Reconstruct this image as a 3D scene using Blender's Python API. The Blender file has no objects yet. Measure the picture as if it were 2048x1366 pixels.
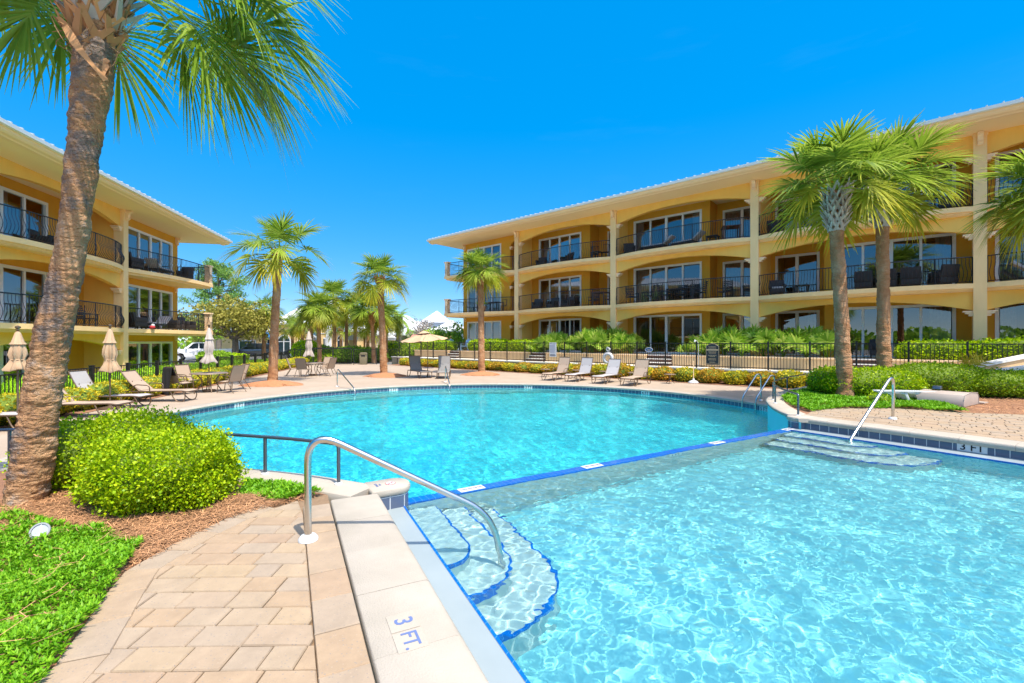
import bpy, bmesh, math, random
import numpy as np
from mathutils import Vector, Matrix
sc = bpy.context.scene
COL = sc.collection
PI = math.pi
R = math.radians
# ------------------------------------------------------------------ camera, sky, sun, exposure
cam = bpy.data.cameras.new('camera'); camo = bpy.data.objects.new('camera', cam); COL.objects.link(camo)
cam.lens = 16; cam.sensor_width = 36; cam.clip_start = .05; cam.clip_end = 6000
camo.location = (0, 0, 1.9); camo.rotation_euler = (R(90), 0, 0); sc.camera = camo
SUN_EL, SUN_AZ, SKYV = R(64), R(140), 1.9
SUNV = Vector((math.cos(SUN_EL)*math.sin(SUN_AZ), math.cos(SUN_EL)*math.cos(SUN_AZ), math.sin(SUN_EL)))
w = bpy.data.worlds.new('World'); sc.world = w; w.use_nodes = True
nt = w.node_tree
sky = nt.nodes.new('ShaderNodeTexSky'); sky.sky_type = 'NISHITA'; sky.sun_disc = False
sky.sun_elevation = SUN_EL; sky.sun_rotation = SUN_AZ; sky.ozone_density = 6.0; sky.air_density = .6; sky.dust_density = 0
hs = nt.nodes.new('ShaderNodeHueSaturation'); hs.inputs['Saturation'].default_value = 2.0; hs.inputs['Hue'].default_value = .506
hs.inputs['Value'].default_value = SKYV
gm = nt.nodes.new('ShaderNodeGamma'); gm.inputs['Gamma'].default_value = .25; hs2 = nt.nodes.new('ShaderNodeHueSaturation'); hs2.inputs['Saturation'].default_value = 1.65
nt.links.new(sky.outputs[0], gm.inputs['Color']); nt.links.new(gm.outputs[0], hs2.inputs['Color']); nt.links.new(hs2.outputs[0], hs.inputs['Color']); 
# second, hazier sky added around the sun, behind the camera, to fill shaded facades
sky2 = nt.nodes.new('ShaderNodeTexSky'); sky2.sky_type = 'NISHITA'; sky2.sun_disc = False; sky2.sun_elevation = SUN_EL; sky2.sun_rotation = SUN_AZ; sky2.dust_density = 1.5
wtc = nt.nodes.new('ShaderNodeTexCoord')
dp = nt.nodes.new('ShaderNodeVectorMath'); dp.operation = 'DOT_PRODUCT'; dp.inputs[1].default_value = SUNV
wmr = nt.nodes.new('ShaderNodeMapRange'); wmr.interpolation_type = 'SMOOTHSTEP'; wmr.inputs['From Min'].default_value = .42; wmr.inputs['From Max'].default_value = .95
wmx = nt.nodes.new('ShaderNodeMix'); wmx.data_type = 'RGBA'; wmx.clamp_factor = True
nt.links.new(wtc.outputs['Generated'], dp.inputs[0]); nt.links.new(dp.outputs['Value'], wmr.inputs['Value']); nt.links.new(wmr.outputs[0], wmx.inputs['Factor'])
wmp = nt.nodes.new('ShaderNodeMapping'); wmp.inputs['Scale'].default_value = (1.6, 1.6, 9.); wmp.inputs['Rotation'].default_value = (.12, 0, 0)
wno = nt.nodes.new('ShaderNodeTexNoise'); wno.inputs['Scale'].default_value = 2.4; wno.inputs['Detail'].default_value = 6.; wno.inputs['Roughness'].default_value = .6
wcr = nt.nodes.new('ShaderNodeMapRange'); wcr.inputs['From Min'].default_value = .58; wcr.inputs['From Max'].default_value = .82; wcr.inputs['To Max'].default_value = .01
wcl = nt.nodes.new('ShaderNodeMix'); wcl.data_type = 'RGBA'; wcl.inputs['B'].default_value = (2.3, 2.5, 2.7, 1)   # thin high cloud
nt.links.new(wtc.outputs['Generated'], wmp.inputs[0]); nt.links.new(wmp.outputs[0], wno.inputs['Vector']); nt.links.new(wno.outputs['Fac'], wcr.inputs['Value']); nt.links.new(wcr.outputs[0], wcl.inputs['Factor'])
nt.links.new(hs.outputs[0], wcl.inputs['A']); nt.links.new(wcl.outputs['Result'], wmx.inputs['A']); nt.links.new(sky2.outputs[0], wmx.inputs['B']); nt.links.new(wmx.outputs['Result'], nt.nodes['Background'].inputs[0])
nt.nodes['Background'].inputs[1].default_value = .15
sl = bpy.data.lights.new('sun', 'SUN'); sl.energy = 2.6; sl.angle = R(.5); sl.color = (1, .91, .78)
so = bpy.data.objects.new('sun', sl); COL.objects.link(so); so.rotation_euler = SUNV.to_track_quat('Z', 'Y').to_euler()
sl.cycles.is_caustics_light = True
vs = sc.view_settings; vs.view_transform = 'Standard'; vs.look = 'None'; vs.exposure = 1.45; vs.gamma = 1
cy = sc.cycles; cy.use_denoising = True; cy.max_bounces = 8; cy.diffuse_bounces = 6; cy.glossy_bounces = 4
cy.transmission_bounces = 8; cy.transparent_max_bounces = 16; cy.sample_clamp_indirect = 8; cy.use_adaptive_sampling = False
cy.adaptive_threshold = .01
rng = np.random.default_rng(7); random.seed(7)
# ------------------------------------------------------------------ helpers: objects and labels
def link(o):
    COL.objects.link(o); return o
def tag(o, label=None, cat=None, group=None, kind=None):
    if label: o['label'] = label
    if cat: o['category'] = cat
    if group: o['group'] = group
    if kind: o['kind'] = kind
    return o
def thing(name, label, cat, loc=(0, 0, 0), rz=0, group=None, kind=None):
    o = link(bpy.data.objects.new(name, None)); o.location = loc; o.rotation_euler = (0, 0, rz)
    o.empty_display_size = .1
    return tag(o, label, cat, group, kind)
def copy_tree(o, loc=None, rz=None, label=None, parent=None, scale=None, group=None):
    c = link(o.copy())
    if parent is not None: c.parent = parent
    for ch in list(o.children): copy_tree(ch, parent=c)
    if loc is not None: c.location = loc
    if rz is not None: c.rotation_euler = (0, 0, rz)
    if scale is not None: c.scale = scale if hasattr(scale, '__len__') else (scale,)*3
    if label: c['label'] = label
    if group: c['group'] = group
    return c
class MB:
    def __init__(s): s.v = []; s.f = []; s.uv = None
    def add(s, vs_, fs):
        n = len(s.v); s.v += [tuple(p) for p in vs_]; s.f += [tuple(i+n for i in q) for q in fs]; return s
    def box(s, x0, x1, y0, y1, z0, z1, M=None):
        p = [(x0,y0,z0),(x1,y0,z0),(x1,y1,z0),(x0,y1,z0),(x0,y0,z1),(x1,y0,z1),(x1,y1,z1),(x0,y1,z1)]
        if M is not None: p = [tuple(M @ Vector(q)) for q in p]
        return s.add(p, [(0,3,2,1),(4,5,6,7),(0,1,5,4),(1,2,6,5),(2,3,7,6),(3,0,4,7)])
    def cbox(s, c, sz, rz=0, tilt=None):
        M = Matrix.Translation(c) @ Matrix.Rotation(rz, 4, 'Z')
        if tilt: M = M @ Matrix.Rotation(tilt[0], 4, tilt[1])
        a, b, d = [q/2 for q in sz]
        return s.box(-a, a, -b, b, -d, d, M)
    def prism(s, poly, z0, z1, cap=True):
        n = len(poly)
        s.add([(p[0],p[1],z0) for p in poly]+[(p[0],p[1],z1) for p in poly],
              [(i,(i+1)%n,n+(i+1)%n,n+i) for i in range(n)] + ([tuple(range(n-1,-1,-1)), tuple(range(n,2*n))] if cap else []))
        return s
    def prof(s, poly, a0, a1, axis='y', M=None):
        # polygon in the other two axes extruded along axis
        n = len(poly)
        def P(p, a):
            q = {'x': (a,p[0],p[1]), 'y': (p[0],a,p[1]), 'z': (p[0],p[1],a)}[axis]
            return tuple(M @ Vector(q)) if M is not None else q
        s.add([P(p,a0) for p in poly]+[P(p,a1) for p in poly],
              [(i,(i+1)%n,n+(i+1)%n,n+i) for i in range(n)] + [tuple(range(n-1,-1,-1)), tuple(range(n,2*n))])
        return s
    def tube(s, pts, r, n=8, cap=True):
        pts = [Vector(p) for p in pts]; m = len(pts); base = len(s.v)
        rs = r if hasattr(r, '__len__') else [r]*m
        T = []
        for i in range(m):
            d = (pts[min(i+1,m-1)]-pts[max(i-1,0)])
            T.append(d.normalized() if d.length > 1e-9 else Vector((0,0,1)))
        u = T[0].orthogonal().normalized()
        for i in range(m):
            u = (u - T[i]*u.dot(T[i]))
            u = u.normalized() if u.length > 1e-6 else T[i].orthogonal().normalized()
            v = T[i].cross(u)
            for k in range(n):
                a = 2*PI*(k+.5)/n
                s.v.append(tuple(pts[i]+(u*math.cos(a)+v*math.sin(a))*rs[i]))
        for i in range(m-1):
            for k in range(n):
                a=base+i*n+k; b=base+i*n+(k+1)%n
                s.f.append((a,b,b+n,a+n))
        if cap:
            s.f.append(tuple(base+k for k in range(n-1,-1,-1))); s.f.append(tuple(base+(m-1)*n+k for k in range(n)))
        return s
    def lathe(s, prof, n=16, c=(0,0,0)):
        base=len(s.v)
        for (r,z) in prof:
            for k in range(n):
                a=2*PI*k/n; s.v.append((c[0]+r*math.cos(a),c[1]+r*math.sin(a),c[2]+z))
        for i in range(len(prof)-1):
            for k in range(n):
                a=base+i*n+k; b=base+i*n+(k+1)%n; s.f.append((a,b,b+n,a+n))
        return s
    def sphere(s, c, r, n=10, m=7):
        rr = r if hasattr(r,'__len__') else (r,r,r)
        base=len(s.v)
        for i in range(m+1):
            t=PI*i/m
            for k in range(n):
                a=2*PI*k/n; s.v.append((c[0]+rr[0]*math.sin(t)*math.cos(a),c[1]+rr[1]*math.sin(t)*math.sin(a),c[2]-rr[2]*math.cos(t)))
        for i in range(m):
            for k in range(n):
                a=base+i*n+k; b=base+i*n+(k+1)%n; s.f.append((a,b,b+n,a+n))
        return s
    def build(s, name, m, parent=None, smooth=False, bevel=0, loc=None):
        me = bpy.data.meshes.new(name); me.from_pydata(s.v, [], s.f); me.validate()
        return finish(me, name, m, parent, smooth, bevel, loc)
def finish(me, name, m, parent=None, smooth=False, bevel=0, loc=None):
    if m is not None: me.materials.append(m)
    if bevel:
        bm = bmesh.new(); bm.from_mesh(me)
        bmesh.ops.remove_doubles(bm, verts=bm.verts, dist=1e-5)
        bmesh.ops.recalc_face_normals(bm, faces=bm.faces)
        ed = [e for e in bm.edges if len(e.link_faces)==2 and e.calc_face_angle(0) > .6]
        bmesh.ops.bevel(bm, geom=ed, offset=bevel, segments=2, profile=.6, affect='EDGES', clamp_overlap=True)
        bm.to_mesh(me); bm.free(); smooth = True if smooth is False else smooth
    elif not smooth or smooth == 'fix':
        bm = bmesh.new(); bm.from_mesh(me); bmesh.ops.recalc_face_normals(bm, faces=bm.faces); bm.to_mesh(me); bm.free()
    if smooth:
        me.shade_smooth() if bevel == 0 or True else None
        if bevel: me.set_sharp_from_angle(angle=R(50))
        else: me.set_sharp_from_angle(angle=R(55))
    o = link(bpy.data.objects.new(name, me))
    if parent is not None: o.parent = parent
    if loc is not None: o.location = loc
    return o
def npmesh(name, V, F, m, parent=None, smooth=False, tint=None, loc=None):
    V = np.asarray(V, dtype=np.float32).reshape(-1,3); F = np.asarray(F, dtype=np.int32)
    k = F.shape[1]
    me = bpy.data.meshes.new(name)
    me.vertices.add(len(V)); me.vertices.foreach_set('co', V.ravel())
    me.loops.add(F.size); me.loops.foreach_set('vertex_index', F.ravel())
    me.polygons.add(len(F)); me.polygons.foreach_set('loop_start', np.arange(0, F.size, k, dtype=np.int32))
    if tint is not None:
        a = me.attributes.new('tint', 'FLOAT', 'POINT'); a.data.foreach_set('value', np.asarray(tint, dtype=np.float32))
    me.update(calc_edges=True)
    if m is not None: me.materials.append(m)
    if smooth: me.shade_smooth()
    o = link(bpy.data.objects.new(name, me))
    if parent is not None: o.parent = parent
    if loc is not None: o.location = loc
    return o
def fillet(pts, r, n=6):
    pts=[Vector(p) for p in pts]; out=[pts[0]]
    for i in range(1,len(pts)-1):
        a=(pts[i-1]-pts[i]); b=(pts[i+1]-pts[i]); la,lb=a.length,b.length
        a.normalize(); b.normalize()
        d=min(r,la*.49,lb*.49); p0=pts[i]+a*d; p1=pts[i]+b*d
        for k in range(n+1):
            t=k/n; out.append(p0*(1-t)**2+pts[i]*2*t*(1-t)+p1*t*t)
    out.append(pts[-1]); return out
def catmull(pts, n=8):
    P=[Vector(p) for p in pts]; P=[P[0]*2-P[1]]+P+[P[-1]*2-P[-2]]; out=[]
    for i in range(1,len(P)-2):
        for k in range(n):
            t=k/n; p0,p1,p2,p3=P[i-1:i+3]
            out.append(.5*((2*p1)+(p2-p0)*t+(2*p0-5*p1+4*p2-p3)*t*t+(3*p1-p0-3*p2+p3)*t**3))
    out.append(P[-2]); return out
def offset(pts, d):
    # 2D polyline offset to the left of travel
    out=[]; n=len(pts)
    for i in range(n):
        a=Vector(pts[max(i-1,0)][:2]); b=Vector(pts[min(i+1,n-1)][:2]); t=(b-a).normalized()
        out.append((pts[i][0]-t.y*d, pts[i][1]+t.x*d))
    return out
def inpoly(X, Y, poly):
    inside=np.zeros(X.shape,bool); n=len(poly); j=n-1
    for i in range(n):
        xi,yi=poly[i][:2]; xj,yj=poly[j][:2]
        c=((yi>Y)!=(yj>Y)) & (X < (xj-xi)*(Y-yi)/((yj-yi) if yj!=yi else 1e-12)+xi)
        inside^=c; j=i
    return inside
def clip(poly, sub):
    # convex clip polygon 'sub' (ccw) applied to poly
    out=list(poly)
    for i in range(len(sub)):
        a=sub[i]; b=sub[(i+1)%len(sub)]; inp=out; out=[]
        def side(p): return (b[0]-a[0])*(p[1]-a[1])-(b[1]-a[1])*(p[0]-a[0])
        for j in range(len(inp)):
            p=inp[j]; q=inp[(j+1)%len(inp)]; sp,sq=side(p),side(q)
            if sp>=0: out.append(p)
            if (sp>=0)!=(sq>=0):
                t=sp/(sp-sq); out.append((p[0]+(q[0]-p[0])*t,p[1]+(q[1]-p[1])*t))
        if not out: return []
    return out
def scatter(poly, n):
    xs=[p[0] for p in poly]; ys=[p[1] for p in poly]; got=[]; c=0
    while c<n:
        X=rng.uniform(min(xs),max(xs),n*3); Y=rng.uniform(min(ys),max(ys),n*3); k=inpoly(X,Y,poly)
        got.append(np.stack([X[k],Y[k]],-1)); c+=k.sum()
        if k.sum()==0: break
    return np.concatenate(got)[:n]
def gp(px, py, z=0.):
    "a point of the level plane at height z, from where it stands in the photo"
    Y=(1.9-z)*910.2/(py-683); return ((px-1024)/910.2*Y, Y)
# ------------------------------------------------------------------ materials
MATS={}
def nodes(name):
    m=bpy.data.materials.new(name); m.use_nodes=True; MATS[name]=m
    return m, m.node_tree, m.node_tree.nodes['Principled BSDF']
def N(t, typ, **kw):
    n=t.nodes.new(typ)
    for k,v in kw.items():
        if k in n.inputs: n.inputs[k].default_value=v
        else: setattr(n,k,v)
    return n
def rgb(c): return (c[0],c[1],c[2],1)
def ramp(t, stops):
    r=t.nodes.new('ShaderNodeValToRGB'); e=r.color_ramp.elements
    while len(e)<len(stops): e.new(.5)
    for i,(p,c) in enumerate(stops): e[i].position=p; e[i].color=rgb(c)
    return r
def mat(name, c, rough=.6, c2=None, ns=4., metal=0., spec=.5, bump=0., bs=40., island=0., detail=5., coat=0., streak=0.):
    m,t,b=nodes(name); b.inputs['Roughness'].default_value=rough; b.inputs['Metallic'].default_value=metal
    b.inputs['Specular IOR Level'].default_value=spec; b.inputs['Base Color'].default_value=rgb(c)
    if coat: b.inputs['Coat Weight'].default_value=coat
    tc=t.nodes.new('ShaderNodeTexCoord'); out=None
    if c2:
        n=N(t,'ShaderNodeTexNoise',Scale=ns,Detail=detail); t.links.new(tc.outputs['Object'],n.inputs['Vector'])
        r=ramp(t,[(.3,c),(.7,c2)]); t.links.new(n.outputs['Fac'],r.inputs['Fac']); out=r.outputs[0]
    if island:
        g=t.nodes.new('ShaderNodeNewGeometry'); h=N(t,'ShaderNodeHueSaturation',Color=rgb(c))
        mr=N(t,'ShaderNodeMapRange'); mr.inputs['To Min'].default_value=1-island; mr.inputs['To Max'].default_value=1+island
        t.links.new(g.outputs['Random Per Island'],mr.inputs['Value']); t.links.new(mr.outputs[0],h.inputs['Value'])
        if out: t.links.new(out,h.inputs['Color'])
        out=h.outputs[0]
    if streak:   # rain streaks and patchy weathering
        mp=N(t,'ShaderNodeMapping'); mp.inputs['Scale'].default_value=(1.1,1.1,.25); t.links.new(tc.outputs['Object'],mp.inputs[0])
        n=N(t,'ShaderNodeTexNoise',Scale=2.2,Detail=8.,Roughness=.65); t.links.new(mp.outputs[0],n.inputs['Vector'])
        mr=N(t,'ShaderNodeMapRange'); mr.inputs['From Min'].default_value=.35; mr.inputs['From Max'].default_value=.62; mr.inputs['To Min'].default_value=1-streak; mr.inputs['To Max'].default_value=1.; t.links.new(n.outputs['Fac'],mr.inputs['Value'])
        h=N(t,'ShaderNodeHueSaturation',Color=rgb(c)); t.links.new(mr.outputs[0],h.inputs['Value'])
        if out: t.links.new(out,h.inputs['Color'])
        out=h.outputs[0]
    if out: t.links.new(out,b.inputs['Base Color'])
    if bump:
        n=N(t,'ShaderNodeTexNoise',Scale=bs,Detail=6.); t.links.new(tc.outputs['Object'],n.inputs['Vector'])
        bp=N(t,'ShaderNodeBump',Strength=bump,Distance=.01); t.links.new(n.outputs['Fac'],bp.inputs['Height']); t.links.new(bp.outputs[0],b.inputs['Normal'])
    return m
def leafmat(name, dark, mid, light, old=None, trans=.3, rough=.45):
    "leaf colour varies from leaf to leaf; 'tint' marks fronds that have yellowed with age"
    m,t,b=nodes(name); b.inputs['Roughness'].default_value=rough; b.inputs['Specular IOR Level'].default_value=.2
    g=t.nodes.new('ShaderNodeNewGeometry'); r=ramp(t,[(0,dark),(.5,mid),(1,light)])
    t.links.new(g.outputs['Random Per Island'],r.inputs['Fac']); out=r.outputs[0]
    if old:
        a=N(t,'ShaderNodeAttribute',attribute_name='tint'); mx=t.nodes.new('ShaderNodeMix'); mx.data_type='RGBA'
        mx.inputs['B'].default_value=rgb(old); t.links.new(a.outputs['Fac'],mx.inputs['Factor']); t.links.new(out,mx.inputs['A']); out=mx.outputs['Result']
    t.links.new(out,b.inputs['Base Color'])
    tr=t.nodes.new('ShaderNodeBsdfTranslucent'); t.links.new(out,tr.inputs['Color'])
    ms=N(t,'ShaderNodeMixShader',Fac=trans); t.links.new(b.outputs[0],ms.inputs[1]); t.links.new(tr.outputs[0],ms.inputs[2])
    t.links.new(ms.outputs[0],t.nodes['Material Output'].inputs['Surface']); return m
def tilemat(name, c, c2, grout, w_, h_, mortar=.06, rough=.25):
    "square tiles from the mesh's own metre UVs"
    m,t,b=nodes(name); uv=N(t,'ShaderNodeUVMap'); bk=N(t,'ShaderNodeTexBrick',offset=0.,Scale=1.,Color1=rgb(c),Color2=rgb(c2),Mortar=rgb(grout))
    bk.inputs['Mortar Size'].default_value=mortar*.1; bk.inputs['Brick Width'].default_value=w_; bk.inputs['Row Height'].default_value=h_; bk.inputs['Mortar Smooth'].default_value=.1
    t.links.new(uv.outputs[0],bk.inputs['Vector']); t.links.new(bk.outputs['Color'],b.inputs['Base Color']); b.inputs['Roughness'].default_value=rough
    return m
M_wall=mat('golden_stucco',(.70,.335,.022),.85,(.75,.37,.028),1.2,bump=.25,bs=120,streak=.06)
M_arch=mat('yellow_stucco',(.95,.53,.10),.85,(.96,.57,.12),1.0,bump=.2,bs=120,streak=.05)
M_cream=mat('cream_stucco',(.95,.62,.28),.8,(.96,.66,.31),1.0,bump=.15,bs=120,streak=.08)
M_soffit=mat('pale_soffit',(.95,.70,.40),.8,(.96,.73,.43),.8)
M_trim=mat('cream_trim',(.94,.67,.40),.6)
M_white=mat('white_frame',(.80,.78,.74),.4)
M_roof=mat('pale_metal_roof',(.62,.63,.63),.35,metal=.4)
M_black=mat('black_iron',(.012,.012,.014),.4)
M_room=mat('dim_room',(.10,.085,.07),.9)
M_curt=mat('curtain_cloth',(.62,.58,.50),.9,(.5,.47,.42),6)
m,t,b=nodes('window_glass')
MG=m; gl=N(t,'ShaderNodeBsdfGlossy',Roughness=.0,Color=rgb((1,1,1))); tp=N(t,'ShaderNodeBsdfTransparent',Color=rgb((.42,.46,.48)))
lw=N(t,'ShaderNodeFresnel',IOR=1.52); mp=N(t,'ShaderNodeMapRange'); mp.inputs['From Min'].default_value=.04; mp.inputs['From Max'].default_value=.6; mp.inputs['To Min'].default_value=.16; mp.inputs['To Max'].default_value=.9
t.links.new(lw.outputs[0],mp.inputs['Value']); ms=t.nodes.new('ShaderNodeMixShader'); t.links.new(mp.outputs[0],ms.inputs[0]); t.links.new(tp.outputs[0],ms.inputs[1]); t.links.new(gl.outputs[0],ms.inputs[2])
t.links.new(ms.outputs[0],t.nodes['Material Output'].inputs['Surface'])
M_deck=mat('pale_concrete',(.34,.267,.20),.85,(.39,.312,.24),.7,bump=.2,bs=60,detail=8,streak=.10)
M_coping=mat('cream_coping',(.37,.33,.27),.75,(.41,.365,.305),3.,bump=.35,bs=90,island=.04,streak=.10)
M_curb=mat('white_stone_cap',(.74,.72,.67),.8,(.8,.78,.72),3.)
M_plaster=mat('pool_plaster',(.26,.60,.64),.8,(.30,.63,.67),1.3)
M_ledge=mat('ledge_plaster',(.25,.30,.315),.4,(.28,.33,.345),3.)
M_pale=mat('pale_plaster',(.40,.44,.445),.7,(.43,.47,.475),2.)
M_lowplaster=mat('deep_pool_plaster',(.16,.66,.72),.8,(.19,.69,.75),1.3)
M_blue=tilemat('cobalt_tile',(.003,.10,.42),(.004,.115,.47),(.06,.2,.55),.075,.16,.03,.12)
M_slate=tilemat('slate_blue_tile',(.075,.10,.165),(.09,.12,.19),(.5,.52,.54),.155,.155,.05,.2)
M_sand=mat('joint_sand',(.18,.115,.065),.95,(.24,.16,.095),30)
M_asph=mat('asphalt',(.20,.20,.20),.9,(.25,.25,.245),.6)
M_soil=mat('mulch_soil',(.20,.095,.05),.95,(.30,.15,.08),9.,bump=.8,bs=35,detail=9)
M_straw=mat('pine_straw',(.42,.22,.105),.8,island=.6)
M_mulch=mat('red_mulch',(.34,.14,.06),.9,(.44,.2,.09),14.,bump=.9,bs=50,detail=9)
M_steel=mat('brushed_steel',(.60,.58,.55),.2,metal=1.,bump=.05,bs=200)
M_dksteel=mat('grey_blue_rail_paint',(.10,.13,.16),.25,metal=.6)
M_plastic=mat('white_plastic',(.58,.59,.6),.35)
M_sling=mat('tan_sling',(.36,.27,.195),.8,(.40,.305,.23),60)
M_slingw=mat('pale_sling',(.36,.345,.345),.8,(.40,.385,.385),60)
M_slingg=mat('grey_sling',(.20,.20,.20),.8,(.24,.235,.23),60)
M_bronze=mat('bronze_frame',(.17,.115,.075),.4,metal=.5)
M_table=mat('table_top_mesh',(.25,.19,.14),.45,metal=.3)
M_canvas=mat('tan_canvas',(.42,.28,.17),.85,(.48,.33,.20),8,bump=.2,bs=90)
M_canvasg=mat('pale_canvas',(.40,.34,.30),.85,(.46,.40,.36),8,bump=.2,bs=90)
M_towel=mat('black_cloth',(.012,.012,.016),.95)
M_wicker=mat('dark_wicker',(.022,.018,.018),.7,(.04,.032,.03),60)
M_wood=mat('dark_wood',(.09,.045,.03),.6,(.12,.06,.04),12)
M_blackf=mat('black_furniture',(.015,.017,.02),.5)
M_terra=mat('terracotta',(.45,.2,.08),.8)
M_cushion=mat('grey_cushion',(.38,.36,.36),.9)
M_red=mat('red_cloth',(.45,.03,.04),.8)
M_ink=mat('navy_ink',(.02,.035,.11),.5)
M_letter=mat('letter_blue',(.11,.155,.32),.5)
M_redink=mat('red_ink',(.5,.12,.12),.5)
M_signw=mat('white_sign',(.72,.74,.78),.4)
M_signd=mat('black_sign',(.02,.03,.04),.4)
M_gold=mat('gold_letter',(.55,.45,.28),.5)
M_signb=mat('blue_sign',(.05,.15,.32),.4)
M_carw=mat('white_car_paint',(.82,.83,.84),.15,coat=.6)
M_card=mat('dark_car_paint',(.10,.115,.14),.15,metal=.5,coat=.6)
M_cargl=mat('car_glass',(.02,.035,.05),.05,spec=.8)
M_tyre=mat('tyre_rubber',(.015,.015,.015),.8)
M_lamp=mat('headlamp',(.7,.72,.75),.1,metal=.3)
M_tan=mat('tan_wall',(.62,.42,.22),.85,(.66,.46,.25),1.5)
M_gwall=mat('greige_wall',(.42,.34,.24),.85,(.48,.39,.28),1.2)
M_club=mat('clubhouse_yellow',(.70,.48,.20),.85,(.74,.52,.24),1.)
M_wroof=mat('white_roof',(.66,.67,.69),.5,(.72,.73,.75),2.,streak=.12)
M_pgrey=mat('pale_grey_siding',(.55,.60,.66),.7)
M_awn=mat('blue_awning',(.02,.20,.55),.7)
M_redroof=mat('red_roof_tile',(.45,.15,.10),.8,(.55,.2,.14),8)
M_bin=mat('olive_bin',(.16,.14,.085),.6)
M_adir=mat('pale_blue_paint',(.30,.48,.66),.5)
M_cover=mat('tan_grey_vinyl',(.36,.30,.26),.55,(.41,.345,.30),3,bump=.1,bs=20)
M_hull=mat('twig_green',(.11,.17,.015),.9)
M_bark=mat('grey_bark',(.12,.095,.075),.95,(.2,.17,.14),9,bump=.8,bs=30)
def trunkmat(name, stops, ring, bump):
    m,t,b=nodes(name); b.inputs['Roughness'].default_value=.95; b.inputs['Specular IOR Level'].default_value=.15
    tc=t.nodes.new('ShaderNodeTexCoord')
    n=N(t,'ShaderNodeTexNoise',Scale=2.2,Detail=9.,Roughness=.72); t.links.new(tc.outputs['Object'],n.inputs['Vector'])
    r=ramp(t,stops); t.links.new(n.outputs['Fac'],r.inputs['Fac']); t.links.new(r.outputs[0],b.inputs['Base Color'])
    mp=N(t,'ShaderNodeMapping'); mp.inputs['Scale'].default_value=(3.2,3.2,ring); t.links.new(tc.outputs['Object'],mp.inputs[0])
    n2=N(t,'ShaderNodeTexNoise',Scale=2.,Detail=7.,Roughness=.65); t.links.new(mp.outputs[0],n2.inputs['Vector'])
    n3=N(t,'ShaderNodeTexNoise',Scale=38.,Detail=5.); t.links.new(tc.outputs['Object'],n3.inputs['Vector'])
    ad=N(t,'ShaderNodeMath',operation='ADD'); t.links.new(n2.outputs['Fac'],ad.inputs[0]); t.links.new(n3.outputs['Fac'],ad.inputs[1])
    bp=N(t,'ShaderNodeBump',Strength=bump,Distance=.05); t.links.new(ad.outputs[0],bp.inputs['Height']); t.links.new(bp.outputs[0],b.inputs['Normal']); return m
M_trunkn=trunkmat('near_palm_bark',[(.28,(.13,.11,.10)),(.41,(.24,.19,.16)),(.49,(.42,.23,.115)),(.57,(.50,.30,.16)),(.66,(.36,.31,.27)),(.80,(.46,.43,.40))],14,1.)
M_trunk=trunkmat('palm_bark',[(.25,(.22,.11,.06)),(.45,(.42,.21,.10)),(.6,(.50,.30,.17)),(.8,(.56,.43,.32))],16,1.)
M_boot=mat('leaf_boot',(.46,.41,.37),.8,island=.35)
M_bootb=mat('brown_leaf_boot',(.48,.24,.10),.85,island=.4)
M_palm=leafmat('palm_leaf',(.11,.20,.018),(.20,.32,.028),(.36,.46,.07),(.66,.52,.03),.45,.38)
M_palmn=leafmat('near_palm_leaf',(.13,.24,.02),(.22,.36,.035),(.38,.50,.09),(.5,.46,.05),.45,.35)
M_bushn=leafmat('box_leaf',(.16,.31,.004),(.31,.48,.005),(.50,.60,.010),None,.3,.4)
M_bushd=leafmat('dark_box_leaf',(.12,.24,.006),(.20,.34,.008),(.32,.44,.015),None,.28,.4)
M_hedge=leafmat('hedge_leaf',(.24,.42,.005),(.40,.58,.006),(.55,.68,.012),None,.3,.4)
M_gold_l=leafmat('golden_shrub_leaf',(.30,.34,.02),(.56,.48,.025),(.72,.54,.03),None,.25,.5)
M_orange_l=leafmat('orange_shrub_leaf',(.32,.27,.02),(.58,.38,.03),(.70,.36,.05),None,.25,.5)
M_cover_l=leafmat('ground_cover_leaf',(.09,.27,.008),(.15,.38,.010),(.26,.50,.02),None,.3,.45)
M_palmetto=leafmat('palmetto_leaf',(.13,.28,.02),(.28,.46,.04),(.56,.66,.14),(.5,.45,.03),.3,.4)
M_sago=leafmat('yellow_frond',(.40,.33,.02),(.52,.42,.03),(.6,.5,.06),None,.3,.5)
M_oak=leafmat('oak_leaf',(.20,.19,.03),(.30,.28,.045),(.43,.38,.09),None,.25,.6)
M_pine=leafmat('pine_leaf',(.10,.23,.04),(.17,.32,.06),(.27,.43,.09),None,.25,.6)
M_tree=leafmat('tree_leaf',(.16,.32,.02),(.26,.45,.03),(.40,.55,.05),None,.28,.6)
M_greytree=leafmat('grey_twig_leaf',(.24,.21,.18),(.32,.28,.24),(.40,.36,.3),None,.2,.7)
M_lawn=leafmat('lawn_blade',(.20,.46,.012),(.32,.60,.015),(.46,.70,.03),None,.3,.6)
M_lawnb=mat('lawn_base',(.2,.4,.015),.95,(.26,.48,.02),2)
m,t,b=nodes('paver_stone'); M_paver=m
g=t.nodes.new('ShaderNodeNewGeometry'); tc=t.nodes.new('ShaderNodeTexCoord')
r=ramp(t,[(0,(.315,.225,.15)),(.25,(.33,.237,.15)),(.5,(.322,.242,.165)),(.75,(.308,.243,.178)),(1,(.345,.255,.158))]); t.links.new(g.outputs['Random Per Island'],r.inputs['Fac'])
n=N(t,'ShaderNodeTexNoise',Scale=7.,Detail=8.,Roughness=.7); t.links.new(tc.outputs['Object'],n.inputs['Vector'])
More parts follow.
